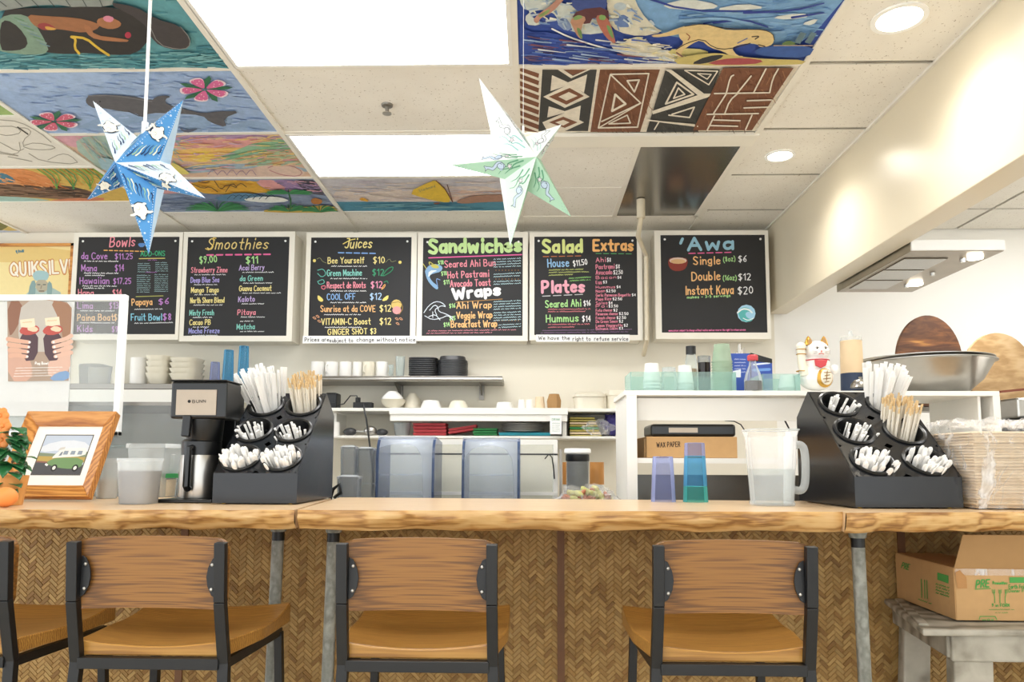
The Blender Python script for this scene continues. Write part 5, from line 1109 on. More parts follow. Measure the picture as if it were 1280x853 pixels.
# ---------------------------------------------------------------- tubs by the coffee maker
def tub(label, x0, x1, yt, yb, mat, fillm=None, fl_=.6, lid=None, dy=.05, cat='container', n=28, sq=None, nm='plastic_tub', z=None, Y=None, grp=None):
    Yq = Y or PZ((x0+x1)/2, yb, ZT).y+dy; c = PY((x0+x1)/2, yb, Yq); c.z = ZT if z is None else z; r = (x1-x0)/2*K(Yq); top = PY((x0+x1)/2, yt, Yq).z-c.z
    t = thing(nm, c, label, cat, grp)
    MB().lathe([(1e-4, .0), (.8*r, 0), (.82*r, .003), (r*.96, top*.93), (r, top*.94), (r, top), (r*.97, top)], c, n, sq=sq).build('tub_wall', mat, t, True)
    if fillm: MB().lathe([(1e-4, .003), (.78*r, .003), ((.78+.16*fl_)*r, top*fl_), (1e-4, top*fl_)], c, n, sq=sq).build('contents', fillm, t, True)
    if lid: MB().lathe([(1e-4, top+.006), (r*1.02, top+.006), (r*1.04, top), (r*1.04, top-.012), (r*.99, top-.012)], c, n, sq=sq).build('lid', lid, t, True)
    return t
tub('clear deli tub of grey powder on the bar between frame and coffee maker', 149, 197, 573, 630.5, 'frost', 'dirt', .72, None, .03, sq=3.5)
tub('small white lidded tub just right of the picture frame', 119, 147, 575, 624, 'frost', 'ceram', .5, 'frost', .04)
tub('clear container with bright green lid beside the coffee maker', 192, 220, 594, 622, 'clearg', 'kraft2', .8, 'green', .05); 
tub('clear container upside down on the green-lidded container', 193, 219, 568, 590, 'frost', None, .5, None, .04, z=PY(205, 590, 3.0).z, Y=PZ(205, 622, ZT).y+.05)
tub('wide cloudy plastic box behind the deli tub', 165, 218, 557, 620, 'frost', None, .5, 'frost', 0, sq=6, Y=3.14)
# ---------------------------------------------------------------- flowers at the left edge
pe = PZ(2, 634, ZT); t = thing('flower_arrangement', (pe.x-.06, pe.y+.1, ZT), 'orange artificial flowers with glossy green leaves at the left edge of the bar', 'flowers')
rf = random.Random(3); bx = Vector((pe.x-.06, pe.y+.1, ZT))
MB().lathe([(1e-4, 0), (.05, 0), (.065, .1), (.06, .1), (.045, .01), (1e-4, .01)], bx, 20).build('pot', 'orange', t, True)
for i in range(34):
    an = rf.uniform(-1.5, 1.9); l = rf.uniform(.07, .1); z0 = rf.uniform(.06, .26); d = Vector((math.cos(an), -abs(math.sin(an))*.6-.1, rf.uniform(-.35, .35))).normalized(); s_ = d.cross(Vector((0, 0, 1))).normalized(); up_ = s_.cross(d)
    b = bx+Vector((d.x*.02, d.y*.02, z0)); m = MB(); P = []
    for q in range(6): u = q/5; wdt = .022*math.sin(math.pi*min(1, u*.92+.06)); cc = b+d*l*u+up_*(.03*u-.05*u*u); P += [cc-s_*wdt, cc+up_*-.003, cc+s_*wdt]
    m.add(P, [(q*3+e, q*3+e+1, q*3+4+e, q*3+3+e) for q in range(5) for e in (0, 1)]); m.build('leaf', 'leaf', t, True, solid=.001)
for i, (x, y, rr_) in enumerate(((2, 520, 8), (5, 533, 6), (-6, 545, 9), (4, 550, 5), (-10, 522, 9))):
    cpt = PY(x, y, pe.y+.08)
    m = MB()
    for q in range(6): an = q*1.047; m.sph(cpt+Vector((math.cos(an)*.016, -.004, math.sin(an)*.016)), (.014, .007, .014), 10, 6)
    m.sph(cpt+Vector((0, -.008, 0)), .008, 8, 6); m.build('bloom', 'flower', t, True)
cpt = PZ(1, 635, ZT); MB().sph((cpt.x-.01, cpt.y+.03, ZT+.032), (.037, .037, .032), 20, 12).build('orange_fruit', 'flower', None, True); o = [x for x in COL.objects if x.name.startswith('orange_fruit')][0]; tag(o, 'small round orange pumpkin-like fruit below the flowers', 'fruit')
# ---------------------------------------------------------------- bagged stack of kraft cartons
f0 = PZ(1155, 637, ZT); wS, dS = .40, .3; Y0 = f0.y+.015; zt_ = PY(1200, 533, Y0).z; n = 26; pit = (zt_-ZT-.02)/n
rb = random.Random(2); proto = None; X0s = fr.x+.03
for col in range(2):
    for i in range(n):
        w2 = .2; x = X0s+col*.205+rb.uniform(-.003, .003); y = Y0+rb.uniform(0, .006); z = ZT+.004+i*pit
        if proto is None:
            m = MB(); m.hexa([(0, 0, 0), (w2, 0, 0), (w2, dS, 0), (0, dS, 0), (-.004, -.003, pit*.4), (w2+.004, -.003, pit*.4), (w2+.004, dS, pit*.4), (-.004, dS, pit*.4)]); m.hexa([(0, 0, pit*.45), (w2, 0, pit*.45), (w2, dS, pit*.45), (0, dS, pit*.45), (.004, .004, pit*.9), (w2-.004, .004, pit*.9), (w2-.004, dS, pit*.9), (.004, dS, pit*.9)])
            proto = m.build('kraft_carton', 'kraft2'); tag(proto, 'flattened kraft food carton inside the clear bag on the right slab, left pile', 'carton', 'kraft cartons stacked in the clear bag'); o = proto
            off = Vector(proto['org'])
        else: o = proto.copy(); COL.objects.link(o)
        o.location = Vector((x, y, z))+off
        if col: o['label'] = 'flattened kraft food carton inside the clear bag on the right slab, right pile'
m = MB(); nx, nz = 44, 26; x0_, x1_ = X0s-.014, X0s+.42; vs = []
def crump(u, v): return .006*math.sin(u*9+v*13)+.005*math.sin(u*23-v*7+1)+.004*math.sin(u*41+v*31)+.003*abs(math.sin(u*17+v*53))
per = []; L1 = x1_-x0_; L2 = dS+.03
for i in range(nx+1):
    s_ = i/nx*(L2+L1); 
    per.append((x0_, Y0-.012+L2-s_, -1, 0) if s_ < L2 else (x0_+s_-L2, Y0-.012, 0, -1))
for i, (x, y, a_, b_) in enumerate(per):
    for j in range(nz+1):
        v = j/nz; cr = crump(i/nx*3, v*2)-.004; puff = .008*math.sin(v*math.pi)-(.012*(v < .08)); vs.append((x+a_*(cr+puff), y+b_*(cr+puff), ZT+.002+v*(zt_-ZT+.02)))
m.add(vs, [(i*(nz+1)+j, (i+1)*(nz+1)+j, (i+1)*(nz+1)+j+1, i*(nz+1)+j+1) for i in range(nx) for j in range(nz)])
vs = []; n1, n2 = 30, 14
for i in range(n1+1):
    for j in range(n2+1):
        u, v = i/n1, j/n2; vs.append((x0_+u*L1, Y0-.012+v*L2, zt_+.012+crump(u*4, v*3)*1.6+.01*math.sin(u*12)*math.sin(v*3)))
m.add(vs, [(i*(n2+1)+j, (i+1)*(n2+1)+j, (i+1)*(n2+1)+j+1, i*(n2+1)+j+1) for i in range(n1) for j in range(n2)])
t = m.build('plastic_bag', 'film', None, True); tag(t, 'crumpled clear plastic bag wrapped round the kraft cartons on the right slab', 'bag')
m = MB()
for q in range(9):
    u = rb.uniform(.1, .9); m.tube([(x0_+u*L1+d*.012+rb.uniform(-.01, .01), Y0-.016-crump(u*3, d*.2), ZT+.02+d*.03*rb.uniform(.8, 1.1)) for d in range(5)], .0012, 5)
m.build('fold', 'film', t, True)
# ---------------------------------------------------------------- star lanterns
def star(nm, label, ctr, tips, inner, back, Y, bulge, cols, bcol, mode):
    c0 = PY(ctr[0], ctr[1], Y-bulge); T = [PY(x, y, Y) for x, y in tips]; I = [PY(x, y, Y) for x, y in inner]; cb = PY(back[0], back[1], Y+bulge)
    t = thing(nm, (c0.x, Y, PY(ctr[0], ctr[1], Y).z), label, 'lantern', 'paper star lanterns hung from the ceiling')
    for k in range(len(T)):
        m = MB(); a_, b_ = I[k-1], I[k]
        m.add([c0, a_, T[k]], [(0, 1, 2)], L(cols[k][0])); m.add([c0, T[k], b_], [(0, 1, 2)], L(cols[k][1]))
        m.add([cb, a_, T[k]], [(0, 2, 1)], L(bcol)); m.add([cb, T[k], b_], [(0, 2, 1)], L(bcol))
        pt = m.build('point', 'paper', t)
        for sd, inn in enumerate((a_, b_)):
            tp = T[k]; n_ = (tp-c0).cross(inn-c0).normalized(); vd = (c0-Vector((0, 0, ZC))).normalized()
            if abs(n_.dot(vd)) < .12: continue
            n_ = n_ if n_.dot(vd) < 0 else -n_
            e1 = (tp-c0).normalized(); e2 = ((inn-c0)-e1*(inn-c0).dot(e1)).normalized()
            A_, B_, C_ = (tp-inn).length, (tp-c0).length, (inn-c0).length; per_ = A_+B_+C_; g0 = (c0*A_+inn*B_+tp*C_)/per_
            sp_ = per_/2; ri = math.sqrt(max(1e-9, sp_*(sp_-A_)*(sp_-B_)*(sp_-C_)))/sp_; ln_ = B_
            def fn(u, v, z): return g0+e1*(u*ri)+e2*(v*ri)+n_*(z+.0004)
            def bary(s_, q): # s_ along the facet from hub to tip, q across from ridge to valley edge
                p_ = c0+(tp-c0)*s_+(inn-c0)*(q*(1-s_)); d_ = p_-g0; return (d_.dot(e1)/ri, d_.dot(e2)/ri)
            A2 = Art(fn); R_ = lambda x: x*.0011/ri
            if mode == 'turtle':
                for q in range(26): x_, y_ = bary(.04+q*.036, .06); A2.dot(x_, y_, R_(.9), '#eef5fb')
                for q in range(24): x_, y_ = bary(.04+q*.038, .93); A2.dot(x_, y_, R_(.9), '#eef5fb')
                for s_, q, rr_ in ((.5, .16, 2.6), (.62, .2, 2.2), (.74, .4, 2.6), (.3, .18, 2.2), (.55, .78, 2.2), (.82, .5, 1.6)): x_, y_ = bary(s_, q); A2.dot(x_, y_, R_(rr_), '#c3d8ee')
                for q in range(8):
                    v = .1+q*.11; P_ = [bary(.1+.02*(q % 2), v), bary(.15, v+.05), bary(.2, v+.01), bary(.26, v+.07)]; A2.line(P_, R_(3.4), ['#24406e', '#9cc2a2', '#e6ead0', '#16305a'][q % 4], 1, w1=R_(.8))
                gx, gy = bary(.45, .42)
                for w_, c_ in ((1.5, '#22344c'), (1.3, '#f4f1e4')):
                    A2.dot(gx, gy, .42*w_, c_, .36*w_); A2.dot(gx+.55, gy, .17*w_, c_, .14*w_)
                    for du, dv_ in ((.38, .62), (.38, -.62), (-.5, .4), (-.5, -.4)): A2.line([(gx+du*.3, gy+dv_*.3), (gx+du*.8, gy+dv_*.9), (gx+du*.75, gy+dv_*1.25)], .2*w_, c_, 1, w1=.1*w_)
            else:
                wc = cols[k][3]
                for p_ in ([(.1, .15), (.16, .3), (.12, .5), (.22, .62), (.18, .85)], [(.05, .4), (.12, .55), (.1, .8)], [(.18, .1), (.26, .25), (.2, .42), (.28, .55)]): A2.line([bary(*z_) for z_ in p_], R_(4.5), wc, 1, w1=R_(1))
                cx_, cy_ = bary(.18, .42)
                st = [(cx_+R_(8.5 if q % 2 == 0 else 3.6)*math.cos(q*math.pi/5), cy_+R_(8.5 if q % 2 == 0 else 3.6)*math.sin(q*math.pi/5)) for q in range(10)]
                A2.poly(st, '#dcd6da', 0); A2.line(st+[st[0]], R_(.9), '#4a5a5a', 0)
                cx_, cy_ = bary(.3, .42); sc = R_(1)*15
                ml = [(-.3, -.5), (.1, -.8), (.5, -.6), (.7, -.2), (1.0, 0), (1.5, .3), (2.0, .1), (2.5, -.1), (3.0, .4), (2.8, -.1), (3.1, -.6), (2.5, -.4), (2.0, -.35), (1.5, -.2), (1.2, -.5), (.9, -.75), (.4, -1.05), (-.2, -1.0), (-.6, -.6), (-.5, 0), (-.1, .45), (.3, .3), (.1, -.1), (-.3, -.5)]
                ml = [(cx_+x_*sc, cy_+(y_+.3)*sc*1.15) for x_, y_ in ml]; A2.poly(ml, cols[k][2], 1); A2.dot(cx_-.1*sc, cy_, .75*sc, '#46565c', .6*sc); A2.dot(cx_-.1*sc, cy_, .66*sc, cols[k][2], .51*sc); A2.line(ml[:20], R_(1.1), '#46565c', 1)
                for q in range(8): x_, y_ = bary(.74+q*.025, .2+.25*(q % 3)); A2.dot(x_, y_, R_(.8), '#7fa89c')
            A2.build('print', 'ink', pt)
    return t, T
WT, BL1, BL2 = '#dbe8f6', '#4a92d0', '#3f84c0'
star('star_lantern', 'blue paper star lantern with white turtles hanging on a white cord', (144.5, 203.4),
     [(116, 126), (229, 125), (257, 248), (186, 318), (108.5, 250)], [(171, 171), (200, 201), (196, 235.5), (156, 232), (143, 201)], (213, 206), 1.9, .06,
     [(WT, WT), (BL1, BL1), (WT, BL1), (BL1, BL1), (BL2, BL2)], '#b9d6f0', 'turtle')
G1, G2 = '#a6ccb2', '#cfe4d6'
star('star_lantern', 'green and white paper star lantern with mermaids near the sandwiches menu', (670.5, 196),
     [(598.5, 97), (702, 155.5), (714, 271), (637.6, 308), (562, 206.7)], [(657, 171), (676, 200), (660, 239), (631, 224), (620.6, 188)], (622, 206), 2.1, .06,
     [('#f2f6f5', '#eef3f2', '#f4f6f8', '#9cc8c4'), ('#eef2f2', '#cfe0d6', '#eef2f4', '#c8dedc'), (G1, G1, '#b9cbdc', '#5f9a78'), (G1, G2, '#c4d4e2', '#6aa282'), (G1, '#f0f5f3', '#bccde0', '#5f9a78')], '#e8f0ec', 'mermaid')
for (xa, ya), Y, lb in (((181, 162), 1.9, 'white cord holding up the blue star lantern'), ((654, 166), 2.1, 'white cord and ring holding up the green star lantern')):
    p = PY(xa, ya, Y); 
    if xa < 300: tp = PY(188, 0, Y); d = (tp-p); top = p+d*((HC-.002-p.z)/d.z); rr_ = .0045
    else: top = Vector((p.x, Y, HC-.002)); rr_ = .0008
    m = MB(); m.tube([p-Vector((0, 0, .02)), top], rr_, 10); m.tube([p+Vector((0, 0, .02)), p-Vector((0, 0, .02))], max(rr_*1.9, .004), 10)
    L_ = [o for o in COL.objects if o.name.startswith('star_lantern')][0 if xa < 300 else 1]; m.build('cord', 'string', L_, True)
# ================================================================ behind the bar
# stainless work table under the gear (its top stays below the bar's sight line)
t = thing('work_table', (-.3, 3.75, 0), 'stainless work table behind the bar, mostly hidden', 'table')
MB().box(-1.35, .4, 3.42, 4.1, .89, .93).build('table_top', 'ss2', t)
for x in (-1.3, .36):
    for y in (3.48, 4.04): MB().bar((x, y, .89), (x, y, 0), .04).build('leg', 'ss2', t)
ZW = .931
# ---- back wall shelves
YSh = 5.02
def shelf(x0, x1, ytop, ybot, yf, yb_, mat, label, nm='wall_shelf', zt=None, extra=None):
    A, B = PY(x0, ytop, yf), PY(x1, ybot, yf); t = thing(nm, ((A.x+B.x)/2, (yf+yb_)/2, B.z), label, 'shelf', 'shelves on the back wall')
    MB().box(A.x, B.x, yf, yb_, B.z, A.z).build('shelf_board', mat, t, bevel=.003); return t, A.z
t, zA = shelf(375, 628, 470, 476.5, 4.95, YW-.002, 'ss2', 'upper steel wall shelf carrying white mugs and black bowls')
A_ = PY(375, 474, 4.95); B_ = PY(628, 474, 4.95); MB().tube([(A_.x, 4.95, A_.z), (B_.x, 4.95, A_.z)], .016, 10).build('rolled_edge', 'steel', t, True)
for x in (390, 500, 602): p = PY(x, 500, 5.25); MB().box(p.x-.018, p.x+.018, 5.255, YW-.002, p.z, zA-.02).build('bracket', 'ss2', t); MB().prism([(p.x-.003, 5.26, p.z+.03), (p.x-.003, 5.26, zA-.03), (p.x-.003, 5.0, zA-.03)], (0, 0, 0), (.006, 0, 0)).build('bracket', 'ss2', t)
t, zB = shelf(404, 782, 510, 515, 4.93, YW-.002, 'white', 'middle wall shelf with the stacked white bowls')
t2, _ = shelf(404, 782, 544.5, 549, 4.93, YW-.002, 'white', 'lowest wall shelf with red baskets and steel plates'); zC_ = _
A_ = PY(488, 510, 4.9); B_ = PY(709, 527, 4.9); m = MB(); m.box(A_.x, B_.x, 4.895, 4.925, B_.z, A_.z-.042); m.box(A_.x-.004, B_.x+.004, 4.885, 4.925, A_.z-.042, A_.z); m.build('fascia', 'white', t)
p = PY(707, 530, 4.94); MB().box(p.x-.02, p.x+.006, 4.935, YW-.01, zC_, zB-.03).build('divider', 'white', t2)
for x in (416, 778): p = PY(x, 530, 4.95); MB().box(p.x-.01, p.x+.01, 5.0, YW-.01, zC_, zB-.03).build('divider', 'white', t2)
def px(x0, x1, yt, Y, z, prof, mat, nm, label, cat, group=None, n=24, sq=None):
    c = PY((x0+x1)/2, yt, Y); r = (x1-x0)/2*K(Y); h = c.z-z
    o = MB().lathe([(max(a*r, 1e-5), b*h) for a, b in prof], (c.x, Y, z), n, sq=sq).build(nm, mat, None, True); return tag(o, label, cat, group)
# mugs
Ym = 5.06
mugx = [(389, 406, 'first', 'ceram'), (407, 423, 'second', 'ceram'), (424.5, 440, 'third', 'ceram'), (441, 453, 'fourth', 'ceram'), (453.5, 469, 'fifth', 'cream'), (470, 485, 'sixth', 'ceram')]
for x0, x1, od, mt in mugx:
    c = PY((x0+x1)/2, 453, Ym); r = (x1-x0)/2*K(Ym); h = c.z-zA
    t = thing('coffee_mug', (c.x, Ym, zA), ('cream' if mt == 'cream' else 'white')+' coffee mug on the upper steel shelf, '+od+' from its left end', 'mug', 'coffee mugs on the upper steel shelf')
    MB().lathe([(a*r+1e-5, b*h) for a, b in MUGP], (c.x, Ym, zA), 22).build('mug_body', mt, t, True)
    an = -2.0 if od in ('second', 'fifth') else .35; d = Vector((math.cos(an), math.sin(an), 0)); MB().tube([(c.x+d.x*r*.9, Ym+d.y*r*.9, zA+h*.8), (c.x+d.x*r*1.4, Ym+d.y*r*1.4, zA+h*.7), (c.x+d.x*r*1.4, Ym+d.y*r*1.4, zA+h*.35), (c.x+d.x*r*.9, Ym+d.y*r*.9, zA+h*.25)], .005, 6).build('handle', mt, t, True)
px(486, 492, 456, Ym, zA, MUGP, 'clearg', 'small_glass', 'narrow small glass between the mugs and the tall glass', 'glass')
px(494.5, 506.5, 446, Ym, zA, [(0, 0), (.8, 0), (.85, .1), (1, 1), (.95, 1), (.78, .1), (0, .1)], 'clearg', 'tall_glass', 'tall clear glass on the upper steel shelf beside the black bowls', 'glass')
def stack(x0, x1, yt, Y, z, n, mat, nm, lb, cat, grp, sq=None, inv=False, depth=1.0, shape=None):
    """n nested pieces; one object each"""
    c = PY((x0+x1)/2, yt, Y); r = (x1-x0)/2*K(Y); H_ = c.z-z; ht = H_*depth; st = (H_-ht)/max(1, n-1); o0 = None
    pr = shape or [(0, 0), (.62, 0), (.68, .06), (1, 1), (.97, 1), (.6, .12), (0, .1)]
    if inv: pr = [(a, 1-b) for a, b in pr][::-1]
    for i in range(n):
        if o0 is None: o0 = MB().lathe([(a*r+1e-5, b*ht) for a, b in pr], (c.x, Y, z), 24, sq=sq).build(nm, mat, None, True); tag(o0, lb, cat, grp); o = o0
        else: o = o0.copy(); COL.objects.link(o); o.location = o0.location+Vector((R.uniform(-.001, .001), 0, st*i))
        if n > 1: o['label'] = lb
    return o0
LIP = [(0, 0), (.84, 0), (.9, .55), (1, .62), (1, .8), (.93, .84), (.88, .5), (0, .1)]
stack(512, 548, 448, 5.1, zA, 9, 'blackc', 'black_bowl', 'black square bowl in the left stack on the upper steel shelf', 'bowl', 'black bowls, left stack', sq=5, depth=.22, shape=LIP)
stack(547.5, 585, 447, 5.12, zA, 10, 'blackc', 'black_bowl', 'black bowl in the right stack on the upper steel shelf', 'bowl', 'black bowls, right stack', sq=3, inv=True, depth=.3, shape=LIP)
# middle shelf
BW_ = [(0, 0), (.4, 0), (.45, .12), (.8, .5), (1, 1), (.97, 1), (.75, .52), (0, .14)]
stack(476, 507, 500, 5.02, zB, 2, 'cream', 'white_bowl', 'white bowl, right way up, under the upturned white bowls', 'bowl', 'upright white bowls', shape=BW_, depth=.8)
c = PY(491, 490, 5.02); zz_ = PY(491, 500, 5.02).z+.001; r = 14*K(5.02)
for i in range(2): o = MB().lathe([(r, 0), (r*.98, .004), (r*.72, .028), (r*.4, .05), (1e-4, .052)], (c.x, 5.02, zz_+i*.006), 24).build('white_bowl', 'ceram', None, True); tag(o, ('upper' if i else 'lower')+' upturned white bowl on the left bowl pile of the middle shelf', 'bowl', 'upturned white bowls')
stack(504, 527, 492, 5.12, zB, 3, 'cream', 'cream_bowl', 'cream bowl nested upside down beside the left bowl pile', 'bowl', 'cream bowls nested upside down', shape=BW_, inv=True, depth=.7)
px(525, 553, 501, 5.0, zB, [(1, 0), (.97, .1), (.7, .95), (.6, 1), (0, 1)], 'ceram', 'white_bowl', 'single white bowl upside down in the middle of the middle shelf', 'bowl')
px(560, 586, 501, 5.0, zB, [(1, 0), (.97, .1), (.75, .8), (.5, 1), (0, 1)], 'cream', 'gray_bowl', 'greyish bowl upside down right of the single white bowl', 'bowl')
px(619, 642, 503, 5.0, zB, [(1, 0), (.97, .1), (.8, .9), (.6, 1), (0, 1)], 'ceram', 'white_dish', 'low white dish near the right end of the white fascia', 'dish')
for i, (x0, x1, y, mt, lb) in enumerate(((647, 657, 500, 'ceram', 'white paper cup upside down, left of a like one'), (657, 667, 500, 'ceram', 'white paper cup upside down beside the tan cups'), (668, 681.5, 496.5, 'kraft2', 'tan paper cup stack with a pale rim'))):
    px(x0, x1, y, 5.03, zB, [(1, 0), (.98, .1), (.8, 1), (0, 1)], mt, 'paper_cup', lb, 'cup', 'paper cups on the middle shelf')
px(683, 702, 493, 5.03, zB, [(.85, 0), (.95, .15), (1, .55), (.7, 1), (0, 1)], 'kin', 'brown_cup', 'faceted brown cup upside down on the middle shelf', 'cup', n=8)
for x0, x1, y, lb in ((716, 756, 491.5, 'wide cloudy lidded tub on the middle shelf'), (757, 783, 489, 'cloudy tub at the right end of the middle shelf')):
    px(x0, x1, y, 5.06, zB, [(0, 0), (.9, 0), (.93, .7), (1, .72), (1, .85), (.8, 1), (0, 1)], 'cream', 'food_tub', lb, 'container', 'tubs at the right end of the middle shelf', sq=5)
# left part of the middle shelf: small machine with cord
p0, p1 = PY(406, 510, 5.0), PY(421, 491, 5.0); t = thing('label_printer', ((p0.x+p1.x)/2, 5.06, zB), 'small black machine with a cord at the left end of the middle shelf', 'machine')
MB().box(p0.x, p1.x, 5.0, 5.12, zB, p1.z).build('machine_body', 'black', t, bevel=.01); MB().box(p0.x+.01, p1.x-.01, 4.998, 5.0, zB+.04, p1.z-.02).build('display', 'blackp', t)
P = [PY(x, y, 4.98) for x, y in ((422, 507), (430, 505), (438, 495), (446, 495), (449, 506))]; o = MB().tube(P, .004, 6).build('electric_cable', 'black', None, True); tag(o, 'curled black power cord beside the small machine', 'cord')
p0, p1 = PY(441, 510, 4.97), PY(465, 503, 4.97); t = thing('power_strip', ((p0.x+p1.x)/2, 5.0, zB), 'black power strip with plugs on the middle shelf', 'power strip'); MB().box(p0.x, p1.x, 4.97, 5.03, zB, p1.z).build('strip_body', 'black', t, bevel=.004); q = PY(447, 497, 4.98); MB().box(q.x-.015, q.x+.015, 4.98, 5.01, p1.z, q.z).build('plug', 'black', t, bevel=.003)
P = [PY(454, 506, 4.99), PY(454, 504, 4.9)]+[PY(x, y, 4.86) for x, y in ((456, 515), (458, 525), (462, 555), (466, 590), (469, 618), (470, 634))]; o = MB().tube(P, .006, 6).build('hanging_cable', 'black', None, True); tag(o, 'black cable hanging from the power strip down behind the bar', 'cable')
# lowest shelf
px(414, 425, 528, 5.0, zC_, MUGP, 'ceram', 'small_cup', 'small white cup at the left end of the lowest shelf', 'cup')
for x0, x1, y, mt, lb in ((429, 446, 532, 'blackc', 'dark round strainer lying left of the scoop'), (470, 485, 531, 'blackc', 'dark scoop bowl lying right of the steel scoop')):
    c = PY((x0+x1)/2, 538.5, 5.0); r = (x1-x0)/2*K(5.0); o = MB().sph((c.x, 5.0, zC_+r*.6), (r, .03, r*.6), 16, 10).build('strainer', mt, None, True); tag(o, lb, 'utensil', 'strainers on the lowest shelf')
c = PY(463, 538, 5.0); t = thing('steel_scoop', (c.x, 5.0, zC_), 'steel scoop with a handle on the lowest shelf', 'scoop'); MB().sph((c.x, 5.0, zC_+.034), (.045, .03, .034), 16, 10).build('scoop_bowl', 'steel', t, True); MB().bar((c.x-.1, 5.0, zC_+.03), (c.x-.02, 5.0, zC_+.03), .012, .006).build('handle', 'steel', t)
px(492, 514, 529, 5.06, zC_, [(0, 0), (.8, 0), (1, 1), (.95, 1), (.75, .05), (0, .05)], 'frost', 'clear_cup', 'cloudy plastic cup stack on the lowest shelf beside the red baskets', 'cup')
def flats(x0, x1, yt, yb_, n, mat, nm, lb, cat, grp, Y=4.99, tilt=0, d=.16):
    a_, b_ = PY(x0, yb_, Y), PY(x1, yt, Y); h = (b_.z-a_.z)/n; o0 = None
    for i in range(n):
        if o0 is None:
            m = MB(); w_ = b_.x-a_.x; m.hexa([(a_.x+.006, Y, a_.z), (b_.x-.006, Y, a_.z), (b_.x-.006, Y+d, a_.z), (a_.x+.006, Y+d, a_.z), (a_.x, Y-.003, a_.z+h*.8), (b_.x, Y-.003, a_.z+h*.8), (b_.x, Y+d, a_.z+h*.8), (a_.x, Y+d, a_.z+h*.8)])
            o0 = m.build(nm, mat); tag(o0, lb, cat, grp); o = o0
        else: o = o0.copy(); COL.objects.link(o); o.location = o0.location+Vector((R.uniform(-.003, .003), R.uniform(-.002, .002), i*h))
        if tilt: o.rotation_euler = (0, tilt, 0)
    return o0
flats(516, 558, 528.5, 544.5, 4, 'red', 'red_basket', 'red plastic basket in the level stack on the lowest shelf', 'basket', 'level red baskets')
flats(560, 596, 533, 540, 2, 'red', 'red_basket', 'red plastic basket tilted against the level stack', 'basket', 'tilted red baskets', tilt=-.16)
flats(591, 622, 535, 544.5, 3, 'green', 'green_basket', 'green plastic basket on the lowest shelf', 'basket', 'green baskets')
o = flats(623, 689, 540, 544.5, 1, 'teal', 'teal_tray', 'flat teal tray under the steel plates', 'tray', None, Y=4.96); zt2 = PY(650, 540, 4.96).z
c = PY(653, 530, 5.02)
for i in range(6):
    r = 27*K(5.02); o = MB().lathe([(1e-4, 0), (r*.7, 0), (r, .006), (r, .0075), (r*.68, .002), (1e-4, .002)], (c.x+R.uniform(-.006, .006), 5.07, zt2+.001+i*.0093), 28).build('steel_plate', 'plate', None, True); tag(o, 'round steel plate stacked on the teal tray', 'plate', 'steel plates on the teal tray')
a_, b_ = PY(687.5, 543, 4.88), PY(702, 519.5, 4.88); t = MB().box(a_.x, b_.x, 4.878, 4.882, a_.z, b_.z).build('price_card', 'whiter'); tag(t, 'white card with rounded corners and green lettering hung from the fascia', 'card')
ar = Art(lambda x, y, z: PY(x, y, 4.8775-z)); ar.text('DRINK', 690, 526, 700, 526, 2.6, .5, '#6a9a78'); 
for k in range(5): ar.scrib(690, 530+k*2.4, 700, 530+k*2.4, '#8aa89a', 1.3, .4)
ar.build('lettering', 'ink', t)
cols_ = ['yellow', 'kraft2', 'yellow', 'green', 'yellow', 'kraft2', 'yellow']
z0 = zC_
for i in range(8):
    h = (PY(730, 521, 5.0).z-zC_)/8; a_, b_ = PY(712.5, 540, 5.0), PY(752-i*1.2, 540, 5.0); o = MB().box(a_.x, b_.x, 5.0, 5.2, zC_+i*h, zC_+i*h+h*.72).build('cutting_board', cols_[i % 7], None, bevel=.002)
    tag(o, ['olive', 'tan', 'olive', 'green', 'olive', 'tan', 'olive', 'pale olive'][i]+' thin cutting mat, '+['lowest', 'second lowest', 'third', 'fourth', 'fifth', 'sixth', 'seventh', 'topmost'][i]+' in the pile in the right cubby', 'mat', 'cutting mats in the right cubby')
rr_ = random.Random(5)
def crumple(nm, mat, lb, c, s_, cat='bag', seed=1):
    q = random.Random(seed); m = MB(); m.sph((0, 0, 0), 1, 22, 14); ph = [q.uniform(0, 6) for _ in range(6)]
    m.v = [Vector((v.x*s_[0], v.y*s_[1], v.z*s_[2]))*(1+.13*math.sin(v.x*7+ph[0]+v.z*5)+.1*math.sin(v.z*13+ph[1]+v.y*9)+.07*math.sin(v.x*19+ph[2]))+Vector(c) for v in m.v]
    o = m.build(nm, mat, None, True); return tag(o, lb, cat)
c = PY(748, 533, 4.97); crumple('plastic_bag', 'film', 'small crumpled clear bag drooping over the cutting mats', (c.x, 4.985, zC_+.06), (.1, .03, .05), seed=4)
c = PY(768, 531, 5.05); crumple('plastic_bag', 'purple', 'crumpled violet plastic bag stuffed in the right cubby', (c.x, 5.06, zC_+.085), (.085, .06, .07), seed=8)
